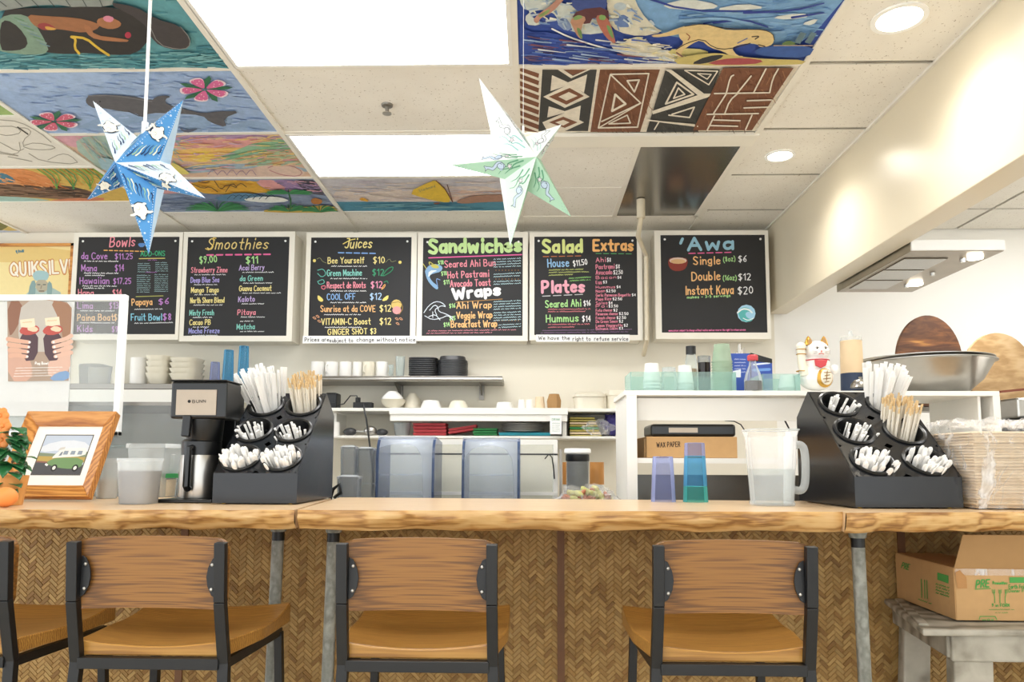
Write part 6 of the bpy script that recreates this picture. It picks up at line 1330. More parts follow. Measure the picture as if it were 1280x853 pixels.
# ---- left shelf over the display case
t, zD = shelf(60, 318, 479.5, 487, 4.9, YW-.002, 'ss2', 'long shelf at the left with white containers and blue tumblers', zt=None)
A_, B_ = PY(60, 487, 4.88), PY(318, 503, 4.88); MB().box(A_.x, B_.x, 4.88, 4.93, B_.z, A_.z).build('fascia', 'white', t)
px(164, 185, 448, 5.0, zD, [(0, 0), (.95, 0), (1, .05), (.98, 1), (0, 1)], 'ceram', 'white_canister', 'plain white canister on the left shelf', 'canister')
stack(187, 216, 446, 5.0, zD, 4, 'cream', 'cream_container', 'cream square container in the left of two stacks on the left shelf', 'container', 'cream containers, left stack', sq=6, depth=.4)
stack(217, 252, 449, 5.0, zD, 4, 'cream', 'cream_container', 'cream square container in the right of two stacks on the left shelf', 'container', 'cream containers, right stack', sq=6, depth=.4)
px(262.5, 276, 453, 5.0, zD, TUM, 'tumb', 'plastic_tumbler', 'short lilac tumbler upside down on the left shelf', 'cup', 'tumblers on the left shelf')
px(279, 293.5, 438, 5.0, zD, TUM, 'tumb2', 'plastic_tumbler', 'tall blue tumbler stack, left one on the left shelf', 'cup', 'tumblers on the left shelf')
px(298, 312.5, 433, 5.0, zD, TUM, 'tumb2', 'plastic_tumbler', 'tall blue tumbler stack, right one behind the straws', 'cup', 'tumblers on the left shelf')
px(104, 136, 456, 5.0, zD, [(0, 0), (.9, 0), (1, .95), (.7, 1), (0, 1)], 'grayp', 'dark_tub', 'dark clear tub seen through the sneeze guard', 'container', sq=5)
px(140, 152, 462, 5.0, zD, [(0, 0), (.9, 0), (1, .7), (.4, 1), (0, 1)], 'cream', 'squeeze_bottle', 'small pale bottle seen through the edge of the sneeze guard', 'bottle')
# glass display case behind the left slab
Yg = 3.35; A_, B_ = PY(130, 515, Yg), PY(412, 640, Yg); t = thing('display_case', ((A_.x+B_.x)/2, Yg+.3, .93), 'glass-fronted steel display case behind the left slab', 'display case'); zt3 = PY(200, 506, Yg).z
x0_, x1_ = A_.x-.75, PY(262, 600, Yg).x
MB().box(x0_, x1_, Yg+.55, Yg+.57, .6, zt3).build('back_panel', 'ss2', t); MB().box(x0_, x1_, Yg, Yg+.57, zt3-.005, zt3+.012).build('top_panel', 'ss2', t); MB().box(x0_, x1_, Yg, Yg+.57, .58, .6).build('base', 'ss2', t)
MB().box(x0_, x1_, Yg, Yg+.005, .6, zt3-.005).build('glass_front', 'pane', t); z5 = PY(200, 557, Yg+.03).z; MB().box(x0_, x1_, Yg+.03, Yg+.5, z5-.006, z5).build('shelf', 'aqua', t); z6 = PY(200, 596, Yg+.03).z; MB().box(x0_, x1_, Yg+.03, Yg+.5, z6-.006, z6).build('shelf', 'aqua', t)
for x in (x0_, x1_-.012): MB().box(x, x+.012, Yg, Yg+.55, .6, zt3).build('end_panel', 'pane', t)
# ---- sneeze guard with poster
Ys = 3.27; a0, a1 = PY(-60, 376, Ys), PY(157, 368, Ys); t = thing('sneeze_guard', ((a0.x+a1.x)/2, Ys, ZT), 'white-framed acrylic sneeze guard standing at the left end of the bar', 'sneeze guard')
zb3 = PY(150, 545, Ys).z; w_ = 8*K(Ys)
MB().box(a0.x, a1.x, Ys, Ys+.03, a0.z, a1.z).build('frame_rail', 'whiter', t, bevel=.002); MB().box(a1.x-w_, a1.x, Ys, Ys+.03, zb3, a0.z).build('frame_stile', 'whiter', t, bevel=.002); MB().box(a0.x, a1.x, Ys, Ys+.03, zb3-.0, zb3+.02).build('frame_rail', 'whiter', t, bevel=.002)
MB().box(a0.x, a0.x+w_, Ys, Ys+.03, zb3, a0.z).build('frame_stile', 'whiter', t)
for x in (a0.x+.15, a1.x-.12): MB().box(x-.012, x+.012, Ys+.004, Ys+.028, ZT-.1, zb3).build('post', 'ss2', t)
MB().box(a0.x+w_, a1.x-w_, Ys+.012, Ys+.018, zb3+.02, a0.z).build('acrylic_sheet', 'pane', t)
b0_, b1_ = PY(-40, 520, Ys), PY(92, 377, Ys); o = MB().box(b0_.x, b1_.x, Ys+.006, Ys+.011, b0_.z, b1_.z).build('backing_sheet', clear('milky backing sheet', '#f4f6f6', .62, .4, '#f6f6f4'), t)
p = [PY(x, y, Ys) for x, y in ((10, 477), (86, 476), (90, 385), (84, 378), (62, 375), (9, 377))]; t2 = MB().prism([Vector((q.x, Ys, q.z)) for q in p], (0, 0, 0), (0, .004, 0)).build('smoothie_poster', 'gloss'); tag(t2, 'poster of two hands holding dark smoothies, behind the sneeze guard frame', 'poster')
ar = Art(lambda x, y, z: PY(x, y, Ys-.0005-z)); pl = ar.poly
pl([(10, 477), (86, 476), (90, 385), (84, 378), (62, 375), (9, 377)], '#a8907c', 0); pl([(9, 377), (28, 376), (26, 400), (16, 418), (11, 420)], '#8a5c44'); pl([(28, 376), (66, 375), (74, 384), (76, 420), (70, 440), (26, 440), (22, 410)], '#bcb4aa'); pl([(62, 375), (84, 378), (90, 388), (88, 420), (80, 430), (74, 400)], '#9a7054')
pl([(10, 428), (26, 436), (40, 452), (40, 477), (10, 477)], '#cda08a'); pl([(88, 420), (88, 470), (60, 474), (60, 450), (76, 440)], '#d8b09c')
for x0, dx in ((24, 0), (53, 2)):
    pl([(x0, 414), (x0+24, 413), (x0+23, 450), (x0+4, 452)], '#4a2c34'); pl([(x0-1, 416), (x0+4, 408), (x0+14, 406), (x0+25, 408), (x0+25, 416), (x0+10, 420)], '#b8483c'); pl([(x0+8, 412), (x0+16, 407), (x0+25, 411), (x0+20, 416)], '#e0c8a8'); pl([(x0+1+dx, 400-dx), (x0+19+dx, 398-dx), (x0+20+dx, 408-dx), (x0+12, 410-dx), (x0+2+dx, 409-dx)], '#e8d6ba', 0); ar.scrib(x0+4+dx, 404-dx, x0+16+dx, 403-dx, '#c89a5a', 1.5, .5)
for k in range(4): ar.line([(10+k, 424+k*7), (20, 426+k*6), (36-k, 428+k*6)], 6, '#d8a88e', 1, w1=4.5); ar.line([(89, 420+k*7), (82, 424+k*6), (66+k, 428+k*6)], 5.5, '#dcb29c', 1, w1=4.5); ar.dot(37-k, 428+k*6, 1.6, '#f0e0dc'); ar.dot(67+k, 428+k*6, 1.6, '#f0e0dc')
pl([(70, 466), (87, 463), (86, 476), (60, 476)], '#7a9ac0'); ar.text('Pog Bowl', 44, 456, 60, 456, 3.4, .7, '#f4f0ea')
for k in range(4): ar.scrib(20-k, 461+k*3.4, 78-k*4, 460+k*3.4, '#f4f0ea', 1.6, .5)
ar.build('picture', 'gloss', t2)
# ---- framed surf poster on the wall
YQ = 5.22; a_, b_ = PY(-90, 436, YQ), PY(92, 304, YQ); t = thing('framed_poster', ((a_.x+b_.x)/2, YW, a_.z), 'wood-framed yellow poster of a man in a hat, behind the sneeze guard', 'poster')
m = MB()
for q in ((a_.x, b_.x, b_.z-.02, b_.z), (a_.x, b_.x, a_.z, a_.z+.02), (a_.x, a_.x+.02, a_.z, b_.z), (b_.x-.02, b_.x, a_.z, b_.z)): m.box(q[0], q[1], YQ, YW-.002, q[2], q[3])
m.build('frame', 'pframe', t); MB().box(a_.x+.02, b_.x-.02, YQ+.02, YW-.004, a_.z+.02, b_.z-.02).build('mount', 'kraft2', t)
ar = Art(lambda x, y, z: PY(x, y, YQ+.0195-z)); ar.poly([(-86, 308), (90, 308), (90, 432), (-86, 432)], '#ecd89a', 0); ar.poly([(-86, 308), (90, 308), (88, 330), (-80, 326)], '#e2c47c')
ar.text('QUIKSILVER', 14, 345, 105, 340, 16, 5, '#c8884a', 0); ar.text('QUIKSILVER', 14, 345, 105, 340, 16, 2.6, '#efe6d2', 0); ar.text('the', 20, 317, 30, 315, 4, 1.6, '#4a7a8a')
ar.poly([(40, 344), (45, 338), (58, 339), (62, 344), (58, 352), (44, 352)], '#9fc0c4'); ar.poly([(44, 350), (60, 350), (60, 366), (54, 372), (46, 366)], '#b0a892'); ar.poly([(28, 372), (44, 358), (48, 366), (56, 366), (62, 358), (80, 368), (84, 432), (24, 432)], '#a4b8b4'); ar.poly([(38, 352), (45, 350), (44, 372), (34, 376)], '#7f9c9c'); ar.poly([(60, 350), (66, 356), (64, 374), (58, 370)], '#7f9c9c')
ar.line([(47, 356), (50, 356)], 1.2, '#4a5a5a'); ar.line([(54, 356), (57, 356)], 1.2, '#4a5a5a'); ar.line([(49, 364), (55, 364)], 1.1, '#5a4a40'); ar.line([(52, 357), (51, 361)], 1, '#8a7a68')
ar.build('picture', 'gloss', t)
# ---- gear just behind the bar
def bin_(x0, x1, yt, Y, label):
    a_, b_ = PY(x0, yt, Y), PY(x1, yt, Y); t = thing('bulk_bin', ((a_.x+b_.x)/2, Y+.15, ZW), label, 'dispenser', 'blue-tinted curved bins behind the bar')
    W0, W1 = a_.x, b_.x; zt_ = a_.z; prof = [(0.0, ZW), (0, ZW+.08), (-.0, zt_-.1), (.012, zt_-.05), (.04, zt_-.015), (.09, zt_)]
    for x in (W0, W1-.012): MB().prism([(x, Y+v, z) for v, z in prof]+[(x, Y+.3, zt_-.02), (x, Y+.3, ZW)], (0, 0, 0), (.012, 0, 0)).build('end_panel', 'navyp', t)
    m = MB(); n = len(prof); vs = []
    for v, z in prof: vs += [(W0+.012, Y+v+.004, z), (W1-.012, Y+v+.004, z)]
    m.add(vs, [(2*i, 2*i+1, 2*i+3, 2*i+2) for i in range(n-1)]); m.build('front_cover', 'bluep', t, True, solid=.004)
    MB().box(W0+.012, W1-.012, Y+.295, Y+.3, ZW, zt_-.02).build('back_panel', 'pane', t)
    zz1 = PY(600, 594, Y).z; MB().box(W0+.02, W1-.02, Y+.012, Y+.29, zz1-.004, zz1).build('divider_tray', 'bluep', t)
    MB().tube([(W0, Y+.05, zt_-.004), (W1, Y+.05, zt_-.004)], .008, 8).build('top_rail', 'bluep', t, True)
    for u in (.12, .3, .7, .9): MB().tube([(W0+(W1-W0)*u, Y-.002, ZW+.02), (W0+(W1-W0)*(u+.03), Y-.002, ZW+.13)], .003, 5).build('rib', 'bluep', t)
    return t
MT['navyp'] = clear('navy plastic', '#9fb0cc', .3, .1, '#4a5e88')
bin_(470.5, 543.5, 546, 3.5, 'blue-tinted curved plastic bin behind the bar, left one'); bin_(577.5, 650, 548, 3.5, 'blue-tinted curved plastic bin behind the bar, right one')
# cold table hood between the bins
Yr = 3.86; a_, b_ = PY(480, 549, Yr), PY(697, 620, Yr); t = thing('prep_case', ((a_.x+b_.x)/2, Yr+.1, ZW), 'clear-fronted prep case with a white top rail behind the two bins', 'case')
MB().box(a_.x, b_.x, Yr, Yr+.02, PY(600, 556, Yr).z, a_.z).build('top_rail', 'white', t); MB().box(a_.x, b_.x, Yr+.002, Yr+.006, ZW, PY(600, 556, Yr).z).build('clear_front', 'pane', t); MB().box(a_.x, b_.x, Yr-.004, Yr, PY(600, 569, Yr).z, PY(600, 567, Yr).z).build('seal_strip', 'blackp', t)
MB().box(b_.x-.02, b_.x, Yr-.004, Yr+.2, ZW, PY(600, 556, Yr).z).build('end_post', 'white', t); z_ = PY(600, 619, Yr).z; MB().box(a_.x, b_.x, Yr-.01, Yr, z_, z_+.016).build('bottom_rail', 'white', t); MB().box(a_.x, b_.x, Yr+.18, Yr+.2, ZW, a_.z-.02).build('back_panel', 'cream', t)
p = PY(687, 567, Yr-.02); o = MB().tube([PY(x, y, Yr-.02) for x, y in ((681, 574), (686, 568), (690, 572), (692, 586), (693, 599))], .0035, 6).build('thermometer_lead', 'black', None, True); tag(o, 'thin black lead clipped on the front of the prep case', 'cable')
# juicer jugs at the left
for x0, x1, y, mt, lb, Yq in ((427, 447, 559, 'grayp', 'smoky clear blender jug left of the bins', 3.62), (446, 470, 561, 'grayp', 'darker clear jug behind the blender jug', 3.74), (423, 452, 596, 'grayp', 'low smoky container in front of the jugs', 3.46)):
    c = PY((x0+x1)/2, y, Yq); r = (x1-x0)/2*K(Yq); h = c.z-ZW; t = thing('blender_jug', (c.x, Yq, ZW), lb, 'jug', 'smoky jugs behind the bar')
    MB().lathe([(1e-4, 0), (.8*r, 0), (.86*r, h*.1), (r, h*.9), (r, h), (.93*r, h), (.8*r, h*.08), (1e-4, h*.06)], (c.x, Yq, ZW), 28, sq=4).build('jug_wall', mt, t, True)
    MB().lathe([(r*1.02, h*.5), (r*1.02, h*.52), (.98*r, h*.52), (.98*r, h*.5)], (c.x, Yq, ZW), 28, sq=4).build('band', 'clearg', t, True)
    MB().lathe([(1e-4, h+.008), (.6*r, h+.008), (1.02*r, h), (1.02*r, h-.01)], (c.x, Yq, ZW), 28, sq=4).build('lid', mt, t, True)
o = MB().tube([PY(x, y, 3.4) for x, y in ((412, 626), (416, 612), (424, 606), (426, 616), (418, 622), (424, 626))], .009, 8).build('hose_coil', 'black', None, True); tag(o, 'dark coiled hose behind the left dispenser', 'hose')
# jar with white lid, produce bag, cups
Yj = 3.8; c = PY(722, 605, Yj); zj = ZW; top = PY(722, 561, Yj).z; r = 14*K(Yj); t = thing('storage_jar', (c.x, Yj, zj), 'dark-filled glass jar with a flat white lid right of the prep case', 'jar')
MB().lathe([(1e-4, 0), (r, 0), (r, top-zj-.05), (r*.95, top-zj-.035), (r*.95, top-zj-.015)], (c.x, Yj, zj), 28).build('jar_glass', 'clearg', t, True); MB().lathe([(1e-4, .005), (r*.93, .005), (r*.93, top-zj-.05), (1e-4, top-zj-.05)], (c.x, Yj, zj), 24).build('contents', plain('dark green leaves', '#22281f', .6, vary=.5, sc=90), t, True)
MB().lathe([(1e-4, top-zj), (r*1.1, top-zj), (r*1.18, top-zj-.006), (r*1.18, top-zj-.022), (r*1.02, top-zj-.028)], (c.x, Yj, zj), 28).build('lid', 'whiter', t, True); MB().lathe([(r*1.05, top-zj-.03), (r*1.05, top-zj-.06), (r, top-zj-.065)], (c.x, Yj, zj), 28).build('neck_band', 'black', t, True)
for x0, x1, y, lb in ((703, 716, 578, 'orange-topped paper cup left of the storage jar'), (737, 755, 578, 'orange and white paper cup right of the storage jar')):
    Yq = 3.95; c = PY((x0+x1)/2, y, Yq); r = (x1-x0)/2*K(Yq); h = c.z-ZW; t = thing('paper_cup', (c.x, Yq, ZW), lb, 'cup', 'orange and white paper cups'); m = MB()
    MB().lathe([(r, h*.6), (r*.97, h), (1e-4, h)], (c.x, Yq, ZW), 20).build('upper_cup', 'orange', t, True); MB().lathe([(1e-4, 0), (r, 0), (r*.98, h*.6), (1e-4, h*.6)], (c.x, Yq, ZW), 20).build('lower_cup', 'ceram', t, True)
Yv = 3.5
mm = paintmat('mixed produce', .5, .15, 20); q = random.Random(9); crumpled = crumple('produce_bag', 'film', 'clear bag of mixed cut vegetables at the back edge of the bar', (PY(734, 620, Yv).x, Yv, 1.03), (.15, .07, .085), seed=3)
for i in range(60):
    an = q.uniform(0, 6.28); rad = math.sqrt(q.random())*.9; p = Vector((PY(734, 620, Yv).x+math.cos(an)*rad*.115, Yv+math.sin(an)*rad*.05, 1.035+q.uniform(-.3, .95)*.07*math.sqrt(max(.05, 1-rad*rad))))
    if i == 0: pr = MB().sph(p, (.026, .016, .014), 8, 6).build('vegetable_piece', plain('pale green vegetable', '#c2c078', .5), None, True); tag(pr, 'pale piece of cut vegetable in the produce bag', 'vegetable', 'cut vegetables in the produce bag'); o = pr; pr2 = None
    elif i == 1: pr2 = MB().sph(p, (.028, .016, .012), 8, 6).build('vegetable_piece', plain('red brown vegetable', '#b06a44', .5), None, True); tag(pr2, 'reddish piece of cut vegetable in the produce bag', 'vegetable', 'cut vegetables in the produce bag'); o = pr2
    else: o = (pr if i % 3 else pr2).copy(); COL.objects.link(o); o.location = p
    o.rotation_euler = (q.uniform(-1, 1), q.uniform(-1, 1), q.uniform(0, 3))
o = MB().box(PY(701, 600, 3.6).x-.006, PY(701, 600, 3.6).x+.006, 3.6, 3.612, ZW, PY(701, 562, 3.6).z).build('metal_rod', 'ss2'); tag(o, 'thin upright metal rod left of the storage jar', 'rod')
# ================================================================ white shelf unit at the right
Yu = 3.3; dU = .42; zU = PY(900, 488.5, Yu).z; xl, xr_ = PY(783, 500, Yu).x, PY(1250, 500, Yu).x; zf = .0
t = thing('shelf_unit', ((xl+xr_)/2, Yu+dU/2, 0), 'white painted open shelf unit behind the bar, crowded with cups on top', 'shelf unit')
MB().box(xl-.01, xr_, Yu, Yu+dU, zU-.022, zU).build('top_board', 'white', t, bevel=.002)
MB().box(xl, xl+.045, Yu, Yu+.02, zf, zU-.022).build('post', 'white', t); MB().box(xl, xl+.02, Yu+.02, Yu+dU, zf, zU-.022).build('side_panel', 'white', t)
MB().box(xr_-.03, xr_, Yu, Yu+dU, zf, zU-.022).build('side_panel', 'white', t)
z1_, z2_ = PY(900, 526, Yu+.05).z, zU-.03; MB().box(xl+.045, PY(1040, 500, Yu).x, Yu+.05, Yu+.065, z1_, z2_).build('fascia', 'white', t)
zs = PY(870, 573, Yu).z; zs2 = PY(870, 579.5, Yu).z; xm = PY(1040, 573, Yu).x; MB().box(xl+.02, xm, Yu+.01, Yu+dU, zs2, zs).build('shelf', 'white', t); xd = PY(1181, 500, Yu+.3).x; MB().box(xd-.012, xd, Yu+.02, Yu+dU, zs-.3, zU-.022).build('divider', 'white', t)
MB().box(xm, xm+.018, Yu+.05, Yu+dU, zf, zU-.022).build('divider', 'white', t); zq = PY(1210, 529, Yu).z; MB().box(xm, xr_-.03, Yu+.01, Yu+dU, zq-.09, zq-.072).build('shelf', 'white', t)
MB().box(xd, xr_-.03, Yu+dU-.01, Yu+dU, zq-.09, zU-.022).build('back_panel', 'white', t)
MB().box(xl+.03, xm, Yu+dU-.01, Yu+dU, zf, PY(900, 594, Yu+dU).z).build('back_panel', 'ss2', t)
a_, b_ = PY(808, 546, Yu+.05), PY(922, 572.9, Yu+.05); t = thing('cardboard_box', ((a_.x+b_.x)/2, Yu+.2, zs), 'flat cardboard box marked wax paper on the shelf unit', 'box'); MB().box(a_.x, b_.x, Yu+.05, Yu+.35, zs+.001, a_.z).build('box_body', 'kraft', t, bevel=.002)
ar = Art(lambda x, y, z: PY(x, y, Yu+.0495-z)); ar.text('WAX PAPER', 821, 559.5, 850, 558.5, 6, .9, '#3a2a20'); ar.line([(806, 549), (806, 572)], 1, '#a08058'); ar.build('lettering', 'ink', t)
a_, b_ = PY(814, 545.5, Yu+.06), PY(920, 530.5, Yu+.06); t = thing('black_case', ((a_.x+b_.x)/2, Yu+.2, a_.z), 'long black case lying on the wax paper box', 'case'); MB().box(a_.x, b_.x, Yu+.06, Yu+.28, PY(808, 546, Yu+.05).z+.001, b_.z).build('case_body', 'blackp', t, bevel=.012); a2, b2 = PY(836, 541, Yu+.058), PY(872, 535, Yu+.058); MB().box(a2.x, b2.x, Yu+.056, Yu+.061, a2.z, b2.z).build('label_plate', 'badge', t)
o = MB().tube([PY(x, y, Yu+.3) for x, y in ((906, 526), (918, 527), (926, 531), (932, 540))], .003, 6).build('electric_cable', 'black', None, True); tag(o, 'black cord curling behind the black case', 'cord')
o = MB().tube([PY(x, y, Yu+.3) for x, y in ((980, 524), (990, 543), (998, 560), (1004, 575))], .004, 6).build('electric_cable', 'black', None, True); tag(o, 'black cord running down behind the water pitcher', 'cord')
# things on top of the unit
def top(x0, x1, yt, prof, mat, nm, lb, cat, grp=None, Y=None, n=24, sq=None): return px(x0, x1, yt, Y or Yu+.14, zU, prof, mat, nm, lb, cat, grp, n, sq)
def openbin(x0, x1, yt, lb, Y=Yu+.05, d=.2):
    a_, b_ = PY(x0, yt, Y), PY(x1, yt, Y); t = thing('clear_bin', ((a_.x+b_.x)/2, Y+d/2, zU), lb, 'bin', 'aqua-tinted bins on the shelf unit'); h = a_.z-zU; w_ = .004
    m = MB(); m.box(a_.x, b_.x, Y, Y+w_, zU, zU+h); m.box(a_.x, b_.x, Y+d-w_, Y+d, zU, zU+h); m.box(a_.x, a_.x+w_, Y+w_, Y+d-w_, zU, zU+h); m.box(b_.x-w_, b_.x, Y+w_, Y+d-w_, zU, zU+h); m.box(a_.x, b_.x, Y, Y+d, zU, zU+w_); m.build('bin_wall', 'aqua', t); return t
openbin(788, 920, 465, 'long aqua-tinted clear bin of cups at the left end of the shelf unit'); openbin(953, 1000, 467.5, 'short aqua-tinted clear bin between the soy sauce and the cat figure')
PC_ = [(1, 0), (.98, .05), (.75, 1), (0, 1)]
def cups(x0, x1, yt, n, lb, mat='ceram', Y=Yu+.15, grp=None):
    c = PY((x0+x1)/2, yt, Y); r = (x1-x0)/2*K(Y); H_ = c.z-zU-.005; ch = min(.085, H_*.75); st = (H_-ch)/max(1, n-1); o0 = None
    for i in range(n):
        if o0 is None: o0 = MB().lathe([(r, 0), (r*1.0, .005), (r*.93, .006), (r*.72, ch), (1e-4, ch)], (c.x, Y, zU+.005), 22).build('paper_cup', mat, None, True); tag(o0, lb, 'cup', grp or lb); o = o0
        else: o = o0.copy(); COL.objects.link(o); o.location = o0.location+Vector((0, 0, st*i))
cups(803, 826, 455, 4, 'white paper cup nested upside down in the stack left of the jar'); cups(845, 867, 457.5, 4, 'white paper cup nested upside down in the stack right of the jar')
cups(889, 915, 431, 12, 'clear and green plastic cup nested in the tall stack', 'gcup' if 'gcup' in MT else 'clearg', grp='green printed plastic cups')
cups(972, 997, 470, 3, 'white paper cup nested upside down in the short bin')
c = PY(836, 460, Yu+.15); r = 9.5*K(Yu+.15); hj = c.z-zU; t = thing('glass_jar', (c.x, Yu+.15, zU), 'empty screw-top glass jar between two white cup stacks', 'jar'); MB().lathe([(1e-4, .005), (r, .005), (r, hj*.8), (r*.85, hj*.86)], (c.x, Yu+.15, zU), 24).build('jar_glass', 'clearg', t, True); MB().lathe([(r*.88, hj*.84), (r*.88, hj), (1e-4, hj)], (c.x, Yu+.15, zU), 24).build('lid', 'frost', t, True)
c = PY(902, 440, Yu+.15); r = 10*K(Yu+.15); o = MB().lathe([(r*1.0, 0), (r*.9, .035)], (c.x, Yu+.15, PY(902, 446, Yu+.15).z), 24).build('printed_band', clear('green print', '#86d06a', .5, .3, '#6cc04e')); tag(o, 'bright green printed band near the top of the tall cup stack', 'cup band')
# shaker, dark jar, cartons, soy sauce
def obj_on(nm, lb, cat, x0, x1, yt, yb_, Y): 
    c = PY((x0+x1)/2, yb_, Y); return thing(nm, (c.x, Y, zU), lb, cat), c.x, (x1-x0)/2*K(Y), PY(0, yt, Y).z-zU
Y2 = Yu+.32
t, cx, r, h = obj_on('spice_shaker', 'glass spice shaker with a black lid behind the bin', 'shaker', 858, 871, 433, 488, Y2); MB().lathe([(1e-4, 0), (r*1.1, 0), (r*1.15, h*.7), (r*.8, h*.85)], (cx, Y2, zU), 20).build('shaker_glass', 'clearg', t, True); MB().lathe([(1e-4, .003), (r, .003), (r*1.0, h*.55), (1e-4, h*.55)], (cx, Y2, zU), 20).build('contents', 'kin', t, True); MB().lathe([(r*.95, h*.84), (r*.95, h), (1e-4, h)], (cx, Y2, zU), 20).build('lid', 'blackp', t, True)
t, cx, r, h = obj_on('dark_jar', 'squat dark jar with a black lid beside the spice shaker', 'jar', 873, 888.5, 445, 488, Y2); MB().lathe([(1e-4, 0), (r, 0), (r, h*.84), (1e-4, h*.84)], (cx, Y2, zU), 20).build('jar_body', 'soy', t, True); MB().lathe([(r*1.04, h*.84), (r*1.04, h), (1e-4, h)], (cx, Y2, zU), 20).build('lid', 'grayp', t, True)
a_, b_ = PY(914, 488, Y2-.02), PY(937, 442, Y2-.02); t = thing('blue_carton', ((a_.x+b_.x)/2, Y2, zU), 'blue printed carton left of the soy sauce bottle', 'carton'); MB().box(a_.x, b_.x, Y2-.02, Y2+.06, zU, b_.z).build('carton_body', 'blue', t, bevel=.001); ar = Art(lambda x, y, z: PY(x, y, Y2-.0205-z))
for k in range(5): ar.scrib(918, 450+k*4, 932, 450+k*4, '#c8d0e8', 1.6, .6)
ar.poly([(916, 464), (926, 462), (926, 472), (916, 472)], '#e8ecf4', 0); ar.build('print', 'ink', t)
crumple('foil_bag', 'steel', 'crumpled silver foil pouch sticking up behind the blue carton', (PY(927, 440, Y2+.07).x, Y2+.085, (zU+PY(927, 427, Y2+.07).z)/2), (.028, .016, (PY(927, 427, Y2+.07).z-zU)/2*.86), 'pouch', 6)
a_, b_ = PY(940, 488, Y2-.02), PY(965, 449, Y2-.02); t = thing('dark_carton', ((a_.x+b_.x)/2, Y2, zU), 'small blue and dark carton with a slanted open lid right of the soy sauce', 'carton'); MB().box(a_.x, b_.x, Y2-.02, Y2+.05, zU, b_.z).build('carton_body', 'blue', t); MB().prism([(a_.x, Y2-.022, b_.z-.01), (b_.x, Y2-.022, b_.z-.02), (b_.x, Y2-.022, b_.z), (a_.x, Y2-.022, b_.z+.03)], (0, 0, 0), (0, .06, 0)).build('lid', 'black', t); ar = Art(lambda x, y, z: PY(x, y, Y2-.0205-z)); ar.line([(942, 456), (962, 454)], 2, '#dfe6f4'); ar.line([(942, 463), (962, 462)], 3.5, '#6f9ad8'); ar.build('print', 'ink', t)
t, cx, r, h = obj_on('soy_sauce_bottle', 'soy sauce bottle with a red cap, dark sauce low in the glass', 'bottle', 929.5, 951.5, 444, 487, Yu+.05); Yb_ = Yu+.035
MB().lathe([(1e-4, 0), (r, 0), (r, h*.3), (r*.8, h*.5), (r*.42, h*.72), (r*.36, h*.86)], (cx, Yb_, zU), 24).build('bottle_glass', 'clearg', t, True); MB().lathe([(1e-4, .003), (r*.94, .003), (r*.94, h*.28), (1e-4, h*.28)], (cx, Yb_, zU), 24).build('sauce', 'soy', t, True); MB().lathe([(r*.55, h*.84), (r*.6, h*.88), (r*.6, h*.97), (r*.45, h), (1e-4, h)], (cx, Yb_, zU), 20).build('cap', 'red', t, True)
# beckoning cat figurine
Yk = Yu+.1; t, cx, r, h = obj_on('cat_figurine', 'white and gold beckoning cat figurine with one paw raised', 'figurine', 996, 1047, 420, 488, Yk); k = K(Yk)
def cv(x, y, d=0): p = PY(x, y, Yk); p.y = Yk+d; return p
body = MB(); body.sph(cv(1020, 472), (22*k, .05, 17*k), 24, 14); body.sph(cv(1021, 440, -.005), (14.5*k, .045, 13.5*k), 24, 14); body.sph(cv(1021, 456), (16*k, .045, 12*k), 20, 10)
bo = body.build('cat_body', 'ceram', t, True); rm = bo.modifiers.new('skin', 'REMESH'); rm.mode = 'VOXEL'; rm.voxel_size = .0035; rm.use_smooth_shade = True
for x, xi in ((1010.5, 1), (1030, -1)):
    MB().lathe([(5*k, 0), (4*k, 5*k), (2*k, 10*k), (1e-4, 12*k)], cv(x, 432, -.0), 16).build('ear', 'gold', t, True); MB().lathe([(3*k, 0), (2*k, 6*k), (1e-4, 9*k)], cv(x+xi, 431.5, -.012), 12).build('inner_ear', 'kin', t, True)
m = MB(); m.tube([cv(1004, 470, -.02), cv(1000, 455, -.02), cv(999, 442, -.02), cv(999, 435, -.02)], [6*k, 5*k, 5*k, 5.5*k], 12); m.sph(cv(999, 434, -.022), (6*k, .018, 5*k), 14, 8); m.build('raised_paw', 'cream', t, True)
for y in (438, 444, 465): MB().lathe([(5.9*k, -.002), (6.4*k, 0), (5.9*k, .002)], cv(999.5, y, -.02), 14).build('gold_band', 'gold', t, True)
MB().lathe([(14*k, -.003), (15.2*k, 0), (14*k, .003)], cv(1021, 451, 0), 24).build('collar', 'red', t, True)
MB().prism([cv(x, y, -.045) for x, y in ((1013, 452), (1029, 452), (1027, 459), (1021, 462), (1014, 459))], (0, 0, 0), (0, -.008, 0)).build('bib', 'red', t, bevel=.002)
MB().sph(cv(1026, 474, -.045), (10*k, .014, 12*k), 20, 12).build('gold_coin', 'gold', t, True); MB().sph(cv(1027, 473.5, -.05), (8*k, .0125, 10*k), 20, 12).build('coin_face', 'cream', t, True)
ar = Art(lambda x, y, z: cv(x, y, -.0655-z))
for p in ([(1023, 468), (1031, 468)], [(1024, 472), (1030, 471)], [(1027, 466), (1026, 478)], [(1022, 476), (1031, 475)], [(1024, 480), (1029, 479)]): ar.line(p, 1, '#8a6420', 0)
ar.build('engraving', 'ink', t)
ar = Art(lambda x, y, z: cv(x, y, -.053-z))
for x in (1016, 1026.5): ar.dot(x, 437.5, 2.1, '#f6f2e8', 1.5); ar.dot(x, 437.5, 1.2, '#2a2018'); ar.line([(x-2.4, 436.6), (x, 435.6), (x+2.4, 436.8)], .6, '#3a2a20')
ar.dot(1021.2, 441.5, 1.2, '#d87a6a'); ar.line([(1018, 445), (1021, 443.6), (1024, 445)], .9, '#c0483c'); 
